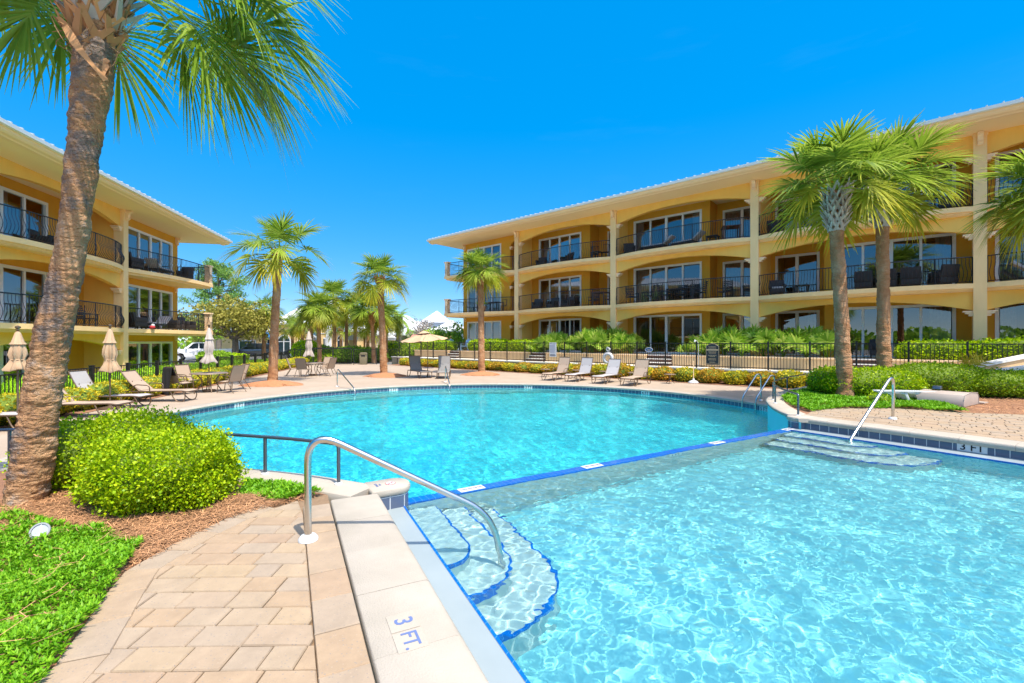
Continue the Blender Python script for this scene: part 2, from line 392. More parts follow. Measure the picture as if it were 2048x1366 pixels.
mr=N(t,'ShaderNodeMapRange'); mr.inputs['From Min'].default_value=.3; mr.inputs['From Max'].default_value=.7; mr.inputs['To Min'].default_value=.86; mr.inputs['To Max'].default_value=1.1; t.links.new(n.outputs['Fac'],mr.inputs['Value'])
h=t.nodes.new('ShaderNodeHueSaturation'); t.links.new(r.outputs[0],h.inputs['Color']); t.links.new(mr.outputs[0],h.inputs['Value'])
vo=N(t,'ShaderNodeTexVoronoi',Scale=48.); t.links.new(tc.outputs['Object'],vo.inputs['Vector']); lt=N(t,'ShaderNodeMath',operation='LESS_THAN'); lt.inputs[1].default_value=.19; t.links.new(vo.outputs['Distance'],lt.inputs[0])
mx=t.nodes.new('ShaderNodeMix'); mx.data_type='RGBA'; sp=ramp(t,[(0,(.24,.20,.165)),(.6,(.34,.26,.185)),(1,(.5,.42,.33))]); sp.color_ramp.interpolation='CONSTANT'; t.links.new(vo.outputs['Color'],sp.inputs['Fac'])
t.links.new(lt.outputs[0],mx.inputs['Factor']); t.links.new(h.outputs[0],mx.inputs['A']); t.links.new(sp.outputs[0],mx.inputs['B']); t.links.new(mx.outputs['Result'],b.inputs['Base Color']); b.inputs['Roughness'].default_value=.85
n2=N(t,'ShaderNodeTexNoise',Scale=120.,Detail=4.); t.links.new(tc.outputs['Object'],n2.inputs['Vector']); bp=N(t,'ShaderNodeBump',Strength=.3,Distance=.006); t.links.new(n2.outputs['Fac'],bp.inputs['Height']); t.links.new(bp.outputs[0],b.inputs['Normal'])
def watermat(name, tint):
    m=bpy.data.materials.new(name); m.use_nodes=True; t=m.node_tree; t.nodes.clear()
    o=t.nodes.new('ShaderNodeOutputMaterial'); g=N(t,'ShaderNodeBsdfGlass',Color=rgb(tint),Roughness=0.,IOR=1.33); t.links.new(g.outputs[0],o.inputs[0]); return m
M_wup=watermat('shallow_water',(.84,1.,.99)); M_wlow=watermat('deep_water',(.55,1.,1.))
# ------------------------------------------------------------------ frames of the two buildings (local x along the front, y inward)
RA=math.atan2(-.664,.748); LA=math.atan2(.98,-.198)
RO=(12.44,23.3,1.15); LO=(-19.4,22.7,-.5)
def frame(o,a):
    ca,sa=math.cos(a),math.sin(a)
    return lambda x,y: (o[0]+ca*x-sa*y, o[1]+sa*x+ca*y)
RW=frame(RO,RA); LW=frame(LO,LA)
# ------------------------------------------------------------------ pools
C0=(-.7,12.); CR=8.5; ZW_UP=.172; ZW_LO=-.2; ZD=.4
E_=(.441,-.897); NL=(.897,.441)
def PL(c,t): return (E_[0]*t+NL[0]*c, E_[1]*t+NL[1]*c)
F_=(.571,-.821); NR=(-.821,-.571); OR_=(5.69,8.99)
def PR(c,t): return (OR_[0]+F_[0]*t+NR[0]*c, OR_[1]+F_[1]*t+NR[1]*c)
left_line=[PL(.76,t) for t in np.linspace(-4.62,7,30)]
right_line=[tuple(p)[:2] for p in catmull([(5.62,9.09,0),(6.08,8.43,0),(7.38,6.56,0),(8.6,4.55,0),(9.6,2.4,0),(10.3,0,0),(10.6,-3,0)],6)]
DIV0=(-1.18,4.79); DIV1=(5.72,9.01)
DD=Vector((DIV1[0]-DIV0[0],DIV1[1]-DIV0[1])); DL=DD.length; DD/=DL; DN=Vector((-DD.y,DD.x))
def DV(r,d=0): return (DIV0[0]+DD.x*r+DN.x*d, DIV0[1]+DD.y*r+DN.y*d)
arc_left=[tuple(p)[:2] for p in catmull([(-1.42,4.74,0),(-2.3,5.12,0),(-3.1,5.36,0),(-4.2,5.64,0),(-5.3,5.76,0),(-6.4,5.66,0),(-7.5,5.3,0),(-9.2,4.4,0),(-11.5,2.6,0)],5)]
arc_right=[tuple(p)[:2] for p in catmull([(5.62,8.85,0),(5.74,9.5,0),(6.12,10.7,0),(6.75,12.0,0),(7.75,13.3,0),(9.1,14.6,0),(10.5,15.75,0),(12.4,16.9,0)],6)]
def resample(pts, step):
    P=[Vector(p[:2]) for p in pts]; L=[0]
    for a,b in zip(P,P[1:]): L.append(L[-1]+(b-a).length)
    n=max(1,round(L[-1]/step)); out=[]
    for i in range(n+1):
        s=L[-1]*i/n; k=min(max(0,np.searchsorted(L,s)-1),len(P)-2); f=(s-L[k])/max(1e-9,L[k+1]-L[k]); out.append(tuple(P[k].lerp(P[k+1],f)))
    return out
def ribbon(name, pts, z0, z1, m, parent, flip=1, recv=True):
    me=bpy.data.meshes.new(name); V=[];F=[];U=[]; s=0
    for i,p in enumerate(pts):
        if i: s+=math.dist(p,pts[i-1])
        V+=[(p[0],p[1],z0),(p[0],p[1],z1)]; U+=[(s,0),(s,z1-z0)]
    for i in range(len(pts)-1): F.append((2*i,2*i+2,2*i+3,2*i+1))
    me.from_pydata(V,[],F); uv=me.uv_layers.new(name='UVMap')
    for l in me.loops: uv.data[l.index].uv=U[l.vertex_index]
    me.materials.append(m); o=link(bpy.data.objects.new(name,me)); o.parent=parent
    o.cycles.is_caustics_receiver=recv; return o
def strip(name, pa, pb, z, m, parent, w_=.1):
    me=bpy.data.meshes.new(name); V=[];F=[];U=[]; s=0
    for i,(p,q) in enumerate(zip(pa,pb)):
        if i: s+=math.dist(p,pa[i-1])
        V+=[(p[0],p[1],z),(q[0],q[1],z)]; U+=[(s,0),(s,w_)]
    for i in range(len(pa)-1): F.append((2*i,2*i+2,2*i+3,2*i+1))
    me.from_pydata(V,[],F); uv=me.uv_layers.new(name='UVMap')
    for l in me.loops: uv.data[l.index].uv=U[l.vertex_index]
    me.materials.append(m); o=link(bpy.data.objects.new(name,me)); o.parent=parent; o.cycles.is_caustics_receiver=True; return o
def coping(name, pts, side, z, w_, parent, th=.075, step=.6, gap=.0035, label=None):
    "stones with a rounded pool-side nose laid along pts; side=+1: stones lie left of travel"
    mb=MB(); P=resample(pts, .1); n=len(P)
    T=[(Vector(P[min(i+1,n-1)])-Vector(P[max(i-1,0)])).normalized() for i in range(n)]
    prof=[(.02,-th),(-.03,-th+.006),(-.046,-th*.6),(-.042,-.018),(-.025,-.004),(0,0),(w_-.01,0),(w_,-.01),(w_,-th)]
    per=max(2,round(step/.1)); i=0
    while i<n-1:
        j=min(i+per,n-1); 
        if n-1-j<2: j=n-1
        base=len(mb.v); dz=random.uniform(-.0015,.0015)
        for k in range(i,j+1):
            o=Vector((-T[k].y,T[k].x))*side; c=Vector(P[k])
            if k==i and i>0: c=c+T[k]*gap
            for d,zz in prof: mb.v.append((c.x+o.x*d,c.y+o.y*d,z+zz+dz))
        m_=len(prof)
        for a in range(j-i):
            for q in range(m_): mb.f.append((base+a*m_+q,base+a*m_+(q+1)%m_,base+(a+1)*m_+(q+1)%m_,base+(a+1)*m_+q))
        mb.f.append(tuple(base+q for q in range(m_))); mb.f.append(tuple(base+(j-i)*m_+q for q in range(m_-1,-1,-1)))
        i=j
    o=mb.build(name,M_coping,parent,smooth='fix')
    if label: o['label']=label
    return o
def textmesh(body, size, name, m, parent, loc, rot, align='CENTER'):
    cu=bpy.data.curves.new(name,'FONT'); cu.body=body; cu.size=size; cu.align_x=align; cu.align_y='CENTER'; cu.extrude=.0006; cu.offset=size*.012
    tmp=link(bpy.data.objects.new(name+'_c',cu)); bpy.context.view_layer.update()
    me=bpy.data.meshes.new_from_object(tmp.evaluated_get(bpy.context.evaluated_depsgraph_get()))
    bpy.data.objects.remove(tmp); me.name=name; me.materials.clear(); me.materials.append(m)
    o=link(bpy.data.objects.new(name,me)); o.parent=parent; o.matrix_local=Matrix.Translation(loc) @ rot; return o
def axes(x,y):
    x=Vector(x).normalized(); y=Vector(y); y=(y-x*y.dot(x)).normalized(); z=x.cross(y)
    return Matrix(((x.x,y.x,z.x,0),(x.y,y.y,z.y,0),(x.z,y.z,z.z,0),(0,0,0,1)))
def marker(parent, body, c, x, y, w_, h_, size, m=None, split=1):
    "a white depth tile centred at c with axes x (reading direction) and y (up of the letters)"
    A=axes(x,y); Mx=Matrix.Translation(c) @ A
    mb=MB(); g=.004
    for k in range(split):
        a=-w_/2+w_*k/split; mb.box(a+g/2,a+w_/split-g/2,-h_/2,h_/2,-.002,.002,Mx)
    o=mb.build('depth_marker',M_plastic,parent); o.cycles.is_caustics_receiver=True
    if body:
        t_=textmesh(body,size,'lettering',m or M_ink,o,Vector(c)+A.to_3x3()@Vector((0,0,.0035)),A); t_.cycles.is_caustics_receiver=True
    return o
def recv(o):
    o.cycles.is_caustics_receiver=True
    for c in o.children: recv(c)
    return o
up=thing('raised_pool','raised shallow pool in the foreground with cobalt tile edge and curved corner steps','pool',(0,0,0))
lo=thing('round_pool','large round lower pool behind the cobalt tile spill edge','pool',(0,0,0))
# upper basin
inner_l=[PL(1.09,t) for t in np.linspace(-4.9,7,20)]
inner_r=offset(right_line,-.33); inner_r[0]=(5.42,8.87)
inner_r=inner_r
up_poly=[DV(0,-.0),DV(DL,0)]+right_line[1:]+[PL(.76,7)]
mb=MB(); mb.add([(p[0],p[1],-.72) for p in up_poly],[tuple(range(len(up_poly)-1,-1,-1))]); recv(mb.build('basin_floor',M_plaster,up))
def ledge(line, inner, side):
    o=strip('waterline_ledge',line,inner,.186,M_ledge,up)
    ribbon('ledge_wall',inner,-.72,.13,M_plaster,up); ribbon('edge_tile',inner,.13,.187,M_blue,up)
    return o
ledge(left_line,[PL(1.09,t) for t in np.linspace(-4.62-.2,7,30)],1)
ledge(right_line,inner_r,-1)
a=[PL(1.070,t) for t in np.linspace(-4.8,7,30)]; strip('edge_tile',a,[PL(1.091,t) for t in np.linspace(-4.82,7,30)],.189,M_blue,up)
a=offset(right_line,-.312); strip('edge_tile',a,offset(right_line,-.331),.189,M_blue,up)
ribbon('tile_band',left_line,.185,.33,M_slate,up); ribbon('tile_band',right_line,.185,.33,M_slate,up)
coping('coping',left_line,-1,ZD,.40,up,th=.095); coping('coping',right_line,1,ZD,.40,up,th=.10)
# divider
mb=MB()
for z0,z1,d0,d1 in ((-1.35,.150,.004,.136),):
    q=[DV(-.1,d0),DV(DL+.1,d0),DV(DL+.1,d1),DV(-.1,d1)]; mb.prism(q,z0,z1)
recv(mb.build('spill_wall',M_pale,up))
strip('spill_edge_tile',[DV(-.05+k*.2,0) for k in range(42)],[DV(-.05+k*.2,.14) for k in range(42)],.184,M_blue,up,.14)
ribbon('spill_edge_tile',[DV(-.05+k*.2,0) for k in range(42)],.146,.184,M_blue,up); ribbon('spill_edge_tile',[DV(-.05+k*.2,.14) for k in range(42)],.146,.184,M_blue,up)
for r_ in (.87,2.72,5.5,7.75):
    marker(up,'NO DIVING',(*DV(r_,.07),.1865),(DD.x,DD.y,0),(DN.x,DN.y,0),.32,.125,.052)
marker(up,'3 FT',(*DV(4.35,-.004),.07),(DD.x,DD.y,0),(0,0,1),.30,.12,.11)
# fan steps
def fan(P, ts, t0, c0, name):
    for i,(w_,te,rt) in enumerate(ts):
        zt=0-.18*i
        cur=[(c0+w_,t) for t in np.linspace(t0,te-(te-t0)/abs(te-t0)*rt,8)]
        s=(te-t0)/abs(te-t0)
        for k in range(1,15):
            a=PI/2*k/14; cur.append((c0+w_*math.cos(a)**.8, te-s*rt+s*rt*math.sin(a)**.8))
        Q=[P(c,t) for c,t in cur]; poly=[P(c0-.0,t0)]+Q
        mb=MB(); mb.prism(poly,-.72,zt-.001); o=mb.build('step',M_plaster if i>9 else M_pale,up,smooth='fix'); recv(o)
        area=sum(Q[k][0]*Q[k+1][1]-Q[k+1][0]*Q[k][1] for k in range(len(Q)-1))
        cen=P(c0+w_*.3,(t0+te)/2)
        ins=[tuple(Vector(q).lerp(Vector(cen),.022/max(.2,math.dist(q,cen)))) for q in Q]
        out=[tuple(Vector(q).lerp(Vector(cen),-.006)) for q in Q]
        b=strip('step_nosing_tile',out,ins,zt+.002,M_blue,o); b2=ribbon('step_nosing_tile',out,zt-.055,zt+.002,M_blue,o)
fan(PL,[(.36,-3.50,.45),(.68,-3.15,.7),(1.02,-2.8,1.0)],-4.83,1.09,'l')
fan(PR,[(.36,1.35,.45),(.68,1.75,.7),(1.02,2.15,1.0)],.0,.33,'r')
# no-diving blocks at the two ends of the spill edge
def block(c, ang, w_, l_):
    mb=MB(); pts=[(-l_,-w_/2),(0,-w_/2)]+[(w_/2*math.sin(a)*.8,-w_/2*math.cos(a)) for a in np.linspace(.2,PI-.2,9)]+[(0,w_/2),(-l_,w_/2)]
    M=Matrix.Translation((c[0],c[1],0)) @ Matrix.Rotation(ang,4,'Z')
    top=[tuple(M@Vector((p[0],p[1],0)))[:2] for p in pts]; sm=[tuple(M@Vector((p[0]*.93-.0,p[1]*.93,0)))[:2] for p in pts]
    n=len(pts); rings=[(sm,.325),(top,.345),(top,.385),(sm,.402)]
    for Q,z in rings: mb.v+= [(q[0],q[1],z) for q in Q]
    for r_ in range(3):
        for k in range(n): mb.f.append((r_*n+k,r_*n+(k+1)%n,(r_+1)*n+(k+1)%n,(r_+1)*n+k))
    mb.f.append(tuple(range(3*n,4*n))); mb.f.append(tuple(range(n-1,-1,-1)))
    o=mb.build('end_stone',M_coping,up,smooth=True); 
    ribbon('end_stone_tile',[tuple(Vector(p).lerp(Vector((c[0],c[1])),.12)) for p in top],.0,.33,M_slate,o)
    return o,M
ang=math.atan2(DD.y,DD.x)
o,Mb=block(DV(-.02,.07),ang,.36,.30)
mb=MB(); mb.prof([( .055*math.cos(a),.055*math.sin(a)) for a in np.linspace(0,2*PI,20,endpoint=False)],.403,.4045,'z',Mb@Matrix.Translation((-.06,0,0))); ob=mb.build('warning_disc',M_redink,o)
mb=MB(); mb.prof([( .046*math.cos(a),.046*math.sin(a)) for a in np.linspace(0,2*PI,20,endpoint=False)],.4045,.4055,'z',Mb@Matrix.Translation((-.06,0,0))); mb.build('warning_disc_face',M_plastic,ob)
mb=MB(); mb.cbox((0,0,.406),(.1,.009,.001),.8); mb.cbox((0,0,.4063),(.05,.02,.001),-.3); q=mb.build('warning_slash',M_redink,ob); q.matrix_local=Mb@Matrix.Translation((-.06,0,0))
textmesh('NO\nDIVING',.035,'lettering',M_letter,o,Mb@Vector((-.19,0,.4035)),Mb.to_3x3().to_4x4()@Matrix.Rotation(-PI/2,4,'Z'))
block(DV(DL+.02,.07),ang+PI,.40,.32)
# depth marks on the coping and tile bands
tm=-2.36
for k,(tx,off,sz) in enumerate((('3',-.085,.135),('FT.',.085,.115))):
    cc=PL(.55,tm+off); x=(E_[0],E_[1],0); y=(NL[0],NL[1],0)
    A=axes(x,y); mb=MB(); mb.box(-.078,.078,-.075,.075,.0,.0025,Matrix.Translation((*cc,ZD))@A); o=mb.build('depth_marker',M_coping,up); textmesh(tx,sz,'lettering',M_letter,o,Vector((*cc,ZD+.0035)),A)
rl=resample(right_line,.05)
def on_line(line, px, h):
    best=min(range(1,len(line)-1),key=lambda i:abs((line[i][0]/line[i][1])*910.2+1024-px)); a=Vector(line[best-1]);b=Vector(line[best+1]); return line[best],(b-a).normalized()
p,tv=on_line(rl,1946,0); nrm=Vector((tv.y,-tv.x))
marker(up,'3 FT',(p[0]+nrm.x*.006,p[1]+nrm.y*.006,.262),(tv.x,tv.y,0),(0,0,1),.34,.135,.15,M_towel,2)
# lower basin
ang_r=R(6); ang_l=R(230)
circ=lambda r,a:(C0[0]+r*math.cos(a),C0[1]+r*math.sin(a))
full=[circ(CR+.02,a) for a in np.linspace(0,2*PI,96,endpoint=False)]
mb=MB(); mb.add([(p[0],p[1],-1.32) for p in full],[tuple(range(96))]); recv(mb.build('basin_floor',M_lowplaster,lo))
arc=[circ(CR,a) for a in np.linspace(ang_l,ang_r,90)]
ribbon('basin_wall',arc,-1.32,-.215,M_lowplaster,lo)
ribbon('tile_band',[circ(CR-.002,a) for a in np.linspace(ang_l,ang_r,90)],-.225,-.07,M_slate,lo)
coping('coping',arc,1,.006,.38,lo,step=.8)
def ring(a0,a1,w_,z,n_=60,m=M_pale,name='bench'):
    A=np.linspace(a0,a1,n_); mb=MB()
    for a in A:
        f=min(1,(a-a0)/.12,(a1-a)/.12)**.5 if a1>a0 else 1
        ww=.02+w_*max(0,f)
        for r_,zz in ((CR+.01,z),(CR-ww,z),(CR-ww,-1.32)): mb.v.append((*circ(r_,a),zz))
    for i in range(n_-1):
        for k in (0,1): mb.f.append((3*i+k,3*i+3+k,3*i+4+k,3*i+1+k))
    return recv(mb.build(name,m,lo,smooth='fix'))
ring(R(52),R(225),.30,-.36,90); ring(R(74),R(150),.62,-.56,50,name='step'); ring(R(80),R(146),.95,-.76,50,name='step'); ring(R(18),R(53),.22,-.5,40)
for (px,tx) in ((478,'3 FT'),(787,'3 FT'),(1057,'3 FT'),(1291,'4 FT'),(1528,'5 FT')):
    a=min(np.linspace(ang_r,ang_l,800),key=lambda a:abs(circ(CR,a)[0]/circ(CR,a)[1]*910.2+1024-px) if circ(CR,a)[1]>11 else 1e9)
    p=circ(CR-.012,a); marker(lo,tx,(p[0],p[1],-.148),(math.sin(a),-math.cos(a),0),(0,0,1),.36,.15,.155,M_towel,2)
# water
def water(name, x0,x1,y0,y1,st,z,keep,waves,m,seed,label):
    g=np.random.default_rng(seed); nx=int((x1-x0)/st)+1; ny=int((y1-y0)/st)+1
    X,Y=np.meshgrid(np.linspace(x0,x1,nx),np.linspace(y0,y1,ny)); Z=np.zeros_like(X)
    for lam0,lam1,amp,k in waves:
        for _ in range(k):
            lam=math.exp(g.uniform(math.log(lam0),math.log(lam1))); th=g.uniform(0,2*PI); a=amp*lam
            Z+=a*np.sin(2*PI/lam*(X*math.cos(th)+Y*math.sin(th))+g.uniform(0,6.28)+g.uniform(1,2.2)*np.sin(X*g.uniform(-1.6,1.6)+Y*g.uniform(-1.6,1.6)+g.uniform(0,6)))
    amp_mod=(.60 if seed==3 else .85)+.10*np.sin(X*.9+1.3*np.sin(Y*.7))*np.sin(Y*1.1+.8)
    Z=z+Z*amp_mod
    K=keep(X,Y); i=np.arange(nx*ny).reshape(ny,nx)
    kk=K[:-1,:-1]|K[1:,1:]|K[:-1,1:]|K[1:,:-1]
    F=np.stack([i[:-1,:-1],i[:-1,1:],i[1:,1:],i[1:,:-1]],-1)[kk]
    used=np.unique(F); mp=np.zeros(nx*ny,int); mp[used]=np.arange(len(used))
    o=npmesh(name,np.stack([X,Y,Z],-1).reshape(-1,3)[used],mp[F],m,smooth=True); o.cycles.is_caustics_caster=True
    return tag(o,label,None,None,'structure')
up_w=[DV(0,.01),DV(DL,.01)]+inner_r[2:]+[PL(1.08,7),PL(1.08,-4.9)]
water('water',-1.6,10.6,-.2,9.2,.017,ZW_UP,lambda X,Y:inpoly(X,Y,up_w),[(.065,.13,.0058,20),(.13,.26,.0050,18),(.26,.6,.0018,10),(.6,2,.0008,6)],M_wup,3,'clear shallow water of the raised pool with bright sun ripples')
lo_w=[DV(-.3,.1),DV(DL+.3,.1)]+[p for p in arc_right[2:]]+[(40,20),(40,60),(-40,60),(-40,0)]+arc_left[::-1][:-2]
water('water',-9.3,7.9,3.6,20.6,.026,ZW_LO,lambda X,Y:inpoly(X,Y,lo_w)&((X-C0[0])**2+(Y-C0[1])**2<(CR+.05)**2),[(.07,.13,.0036,34),(.13,.28,.0026,20),(.3,.7,.0012,8)],M_wlow,5,'turquoise water of the round lower pool')
# curved raised walls either side of the spill edge
def arc_wall(name, pts, side, label, m):
    o=thing(name,label,'pool wall',(0,0,0))
    ribbon('wall_face',pts,-1.32,.335,m,o); coping('coping',pts,side,ZD,.36,o,step=.75)
    q=offset(pts,side*.36); ribbon('back_face',q,.0,.335,M_gwall,o,recv=False); return o
arc_wall('curved_pool_wall',arc_left,1,'curved white capped wall of the planting bed left of the spill edge',M_lowplaster)
arc_wall('curved_pool_wall',arc_right,-1,'curved white capped turquoise wall right of the spill edge',M_lowplaster)
# ------------------------------------------------------------------ ground
def sheet(name, poly, z, m, kind='structure', label=None, parent=None):
    mb=MB(); mb.add([(p[0],p[1],z) for p in poly],[tuple(range(len(poly)))])
    o=mb.build(name,m,parent); bm=bmesh.new(); bm.from_mesh(o.data); bmesh.ops.triangulate(bm,faces=bm.faces)
    for f in bm.faces:
        if f.normal.z<0: f.normal_flip()
    bm.to_mesh(o.data); bm.free()
    return tag(o,label,None,None,kind)
def polar(name, rad_in, rad_out, a0, a1, n, z, m, steps=1):
    A=np.linspace(a0,a1,n); mb=MB()
    for a in A:
        ri=rad_in(a); ro=rad_out(a)
        for k in range(steps+1):
            r_=ri*(ro/ri)**(k/steps); mb.v.append((*circ(r_,a),z))
    for i in range(n-1):
        for k in range(steps):
            q=i*(steps+1)+k; mb.f.append((q,q+1,q+steps+2,q+steps+1))
    o=mb.build(name,m); return tag(o,None,None,None,'structure')
polar('ground',lambda a:CR+.3,lambda a:4000,ang_r,ang_l,120,-.04,M_asph,5)
sheet('back_ground',[(-300,-400),(300,-400),(300,-6),(-300,-6)],.34,M_asph)
def deck_out(a):
    # ray from the pool centre to the edges of the planting strips
    d=Vector((math.cos(a),math.sin(a))); best=60.
    nl=(-.98,-.198); p0=LW(0,-5.75); den=d.x*nl[0]+d.y*nl[1]
    if den>1e-6: best=min(best,((p0[0]-C0[0])*nl[0]+(p0[1]-C0[1])*nl[1])/den)
    nr=(.664,.748); p0=RW(0,-4.75); den=d.x*nr[0]+d.y*nr[1]
    if den>1e-6: best=min(best,((p0[0]-C0[0])*nr[0]+(p0[1]-C0[1])*nr[1])/den)
    if d.y>1e-6: best=min(best,(39.2-C0[1])/d.y)
    return max(best,CR+.5)
polar('pool_deck',lambda a:CR+.3,deck_out,R(-12),R(236),220,0,M_deck,3)
# soil under the planting strips
def quadW(fr,x0,x1,y0,y1): return [fr(x0,y0),fr(x1,y0),fr(x1,y1),fr(x0,y1)]
sheet('planting_strip',quadW(RW,-26,4,-4.9,-3.5),.012,M_soil)
sheet('planting_strip',quadW(LW,-18,13,-5.85,-4.05),.012,M_soil)
sheet('lawn',quadW(LW,-18,16,-4.05,.4),.0,M_lawnb)
# ------------------------------------------------------------------ upper terrace: pavers and beds
left_edge=[gp(*q,ZD) for q in ((655,984),(620,985),(560,996),(450,1036),(300,1112),(240,1152),(180,1232),(70,1372))]+[(-1.95,1.2),(-1.8,.2),(-1.9,-2),(-2.2,-6)]
left_edge=[tuple(p)[:2] for p in catmull([(*p,0) for p in left_edge],4)]
left_out=[PL(.35,t) for t in np.linspace(-4.6,7,24)]
sheet('paver_terrace',left_edge+left_out[::-1],.372,M_sand)
r_out=offset(right_line,.405)
r_edge=[gp(*q,ZD) for q in ((1622,823),(1660,816),(1780,815),(1860,819),(1930,825),(2052,829))]+[(13,8.6),(18,7)]
right_pav=r_edge+[(22,-6),(11,-6)]+r_out[::-1]
sheet('paver_terrace',right_pav,.372,M_sand)
def ccw(p): return p if sum(p[i][0]*p[(i+1)%len(p)][1]-p[(i+1)%len(p)][0]*p[i][1] for i in range(len(p)))>0 else p[::-1]
def pavers(name, region, origin, ang, L_, W_, bounds, border, label):
    region=ccw(region); mb=MB(); ca,sa=math.cos(ang),math.sin(ang); g=.0035
    T=lambda u,v:(origin[0]+ca*u-sa*v, origin[1]+sa*u+ca*v)
    def put(poly):
        if len(poly)<3: return
        ar=sum(poly[i][0]*poly[(i+1)%len(poly)][1]-poly[(i+1)%len(poly)][0]*poly[i][1] for i in range(len(poly)))/2
        if abs(ar)<.0008: return
        if ar<0: poly=poly[::-1]
        c=Vector((sum(p[0] for p in poly)/len(poly),sum(p[1] for p in poly)/len(poly))); n=len(poly); b=len(mb.v)
        dz=random.uniform(-.0025,.0025); tx,ty=random.gauss(0,.006),random.gauss(0,.006)
        for d,z in ((0,.372),(0,.3925),(.007,.4)):
            for p in poly:
                q=Vector(p[:2]); v=(c-q); q=q+v*(d/max(v.length,.02)); mb.v.append((q.x,q.y,z+dz+tx*(q.x-c.x)+ty*(q.y-c.y)))
        for k in range(2):
            for i in range(n): mb.f.append((b+k*n+i,b+k*n+(i+1)%n,b+(k+1)*n+(i+1)%n,b+(k+1)*n+i))
        mb.f.append(tuple(b+2*n+i for i in range(n)))
    u0,u1,v0,v1=bounds
    nv=int((v1-v0)/W_)
    for j in range(nv):
        v=v0+j*W_; sh=random.uniform(0,.33); u=u0-sh
        while u<u1:
            l=L_*random.choice((.5,.64,.64,.82,.82,1.))
            q=[T(u+g,v+g),T(u+l-g,v+g),T(u+l-g,v+W_-g),T(u+g,v+W_-g)]
            cen=T(u+l/2,v+W_/2)
            ins=[inpoly(np.array([p[0]]),np.array([p[1]]),region)[0] for p in q]
            if all(ins): put(q)
            else:
                r2=clip(region,q); put(r2)
            u+=l
    for bd in border: put(bd)
    o=mb.build(name,M_paver,smooth=False); return tag(o,label,None,None,'structure')
# soldier course next to the coping, then running bond
bor=[]; P=[(.345-.002,t) for t in np.arange(-4.55,6,.335)]
for c_,t_ in P: bor.append([PL(.12,t_+.003),PL(.345,t_+.003),PL(.345,t_+.331),PL(.12,t_+.331)])
eb=resample(left_edge,.31); eo=offset(eb,-.20)
sgn=1
ein=offset(eb,.2) if inpoly(np.array([offset(eb,.2)[8][0]]),np.array([offset(eb,.2)[8][1]]),left_edge+left_out[::-1])[0] else eo
for k in range(2,len(eb)-1):
    a,b,c_,d_=[Vector(q) for q in (eb[k],eb[k+1],ein[k+1],ein[k])]; bor.append([tuple(a.lerp(b,.012)),tuple(b.lerp(a,.012)),tuple(c_.lerp(d_,.012)),tuple(d_.lerp(c_,.012))])
core=ein[1:]+[PL(.115,t) for t in np.linspace(5.5,-4.35,30)]
pavers('paver_terrace',core,(-1.65,2.07),R(1.2),.335,.166,(-4.5,4.5,-4.98,4),bor,'tan and grey concrete pavers beside the raised pool')
rp=ccw(right_pav); bor=[]; ro_=resample(r_out[:-4],.335)
for k in range(len(ro_)-1):
    a,b=Vector(ro_[k]),Vector(ro_[k+1]); t_=(b-a).normalized(); n_=Vector((-t_.y,t_.x)); bor.append([tuple(a+t_*.003),tuple(b-t_*.003),tuple(b-t_*.003+n_*.22),tuple(a+t_*.003+n_*.22)])
core=r_edge+[(16,3),(9.8+.65,3)]+[p for p in offset(right_line,.64)[::-1] if p[1]>3]
pavers('paver_terrace',core,(8.3,9.0),R(-40),.335,.166,(-7,10,-7,6),bor,'tan pavers on the far side of the raised pool')
# beds
arc_l_in=offset(arc_left,.35); arc_r_in=offset(arc_right,-.35)
bedL=[p for p in arc_l_in]+[(-30,2.6),(-30,-6),(-2.2,-6)]+left_edge[::-1][2:]
sheet('planting_bed',bedL,.375,M_soil)
wall_r=[RW(x,-3.5) for x in np.linspace(2.2,18,8)]
bedR=arc_r_in[2:]+wall_r+[(24,7)]+r_edge[::-1]
sheet('planting_bed',bedR,.385,M_soil)
# ------------------------------------------------------------------ foliage tools
def leaves(P, Nn, size, spread=.7, asp=.42, up=.25):
    n=len(P); d=Nn+rng.normal(0,spread,(n,3)); d[:,2]+=up; d/=np.linalg.norm(d,axis=1,keepdims=True)
    s=np.cross(d,rng.normal(0,1,(n,3))); s/=np.linalg.norm(s,axis=1,keepdims=True)+1e-9
    nn=np.cross(d,s); L=(size*rng.uniform(.65,1.25,n))[:,None]
    a=P-d*L*.5; b=P+s*L*asp+nn*L*.08; c=P+d*L*.5; e=P-s*L*asp+nn*L*.08
    V=np.stack([a,b,c,e],1).reshape(-1,3); return V, np.arange(4*n).reshape(n,4)
def blob(n, rad, ex=2.3, seed=0, lump=.10, k=5, lo=-.05):
    "points and outward directions on a lumpy rounded body standing on z=0"
    g=np.random.default_rng(seed); d=g.normal(0,1,(int(n*2.2)+50,3)); d/=np.linalg.norm(d,axis=1,keepdims=True)
    a=np.abs(d); r_=(a[:,0]**ex+a[:,1]**ex+a[:,2]**ex)**(-1/ex)
    ph=g.uniform(0,6.28,(k,1)); w_=g.normal(0,1,(k,3))*3.2
    r_=r_*(1+lump*np.sin(w_@d.T+ph).sum(0)/math.sqrt(k))
    P=d*r_[:,None]*np.array([rad[0],rad[1],rad[2]]); P[:,2]+=rad[2]*.92
    Nn=np.sign(d)*a**(ex-1)/np.array(rad); Nn/=np.linalg.norm(Nn,axis=1,keepdims=True)
    k_=(P[:,2]>lo); P=P[k_][:n]; Nn=Nn[k_][:n]; return P,Nn
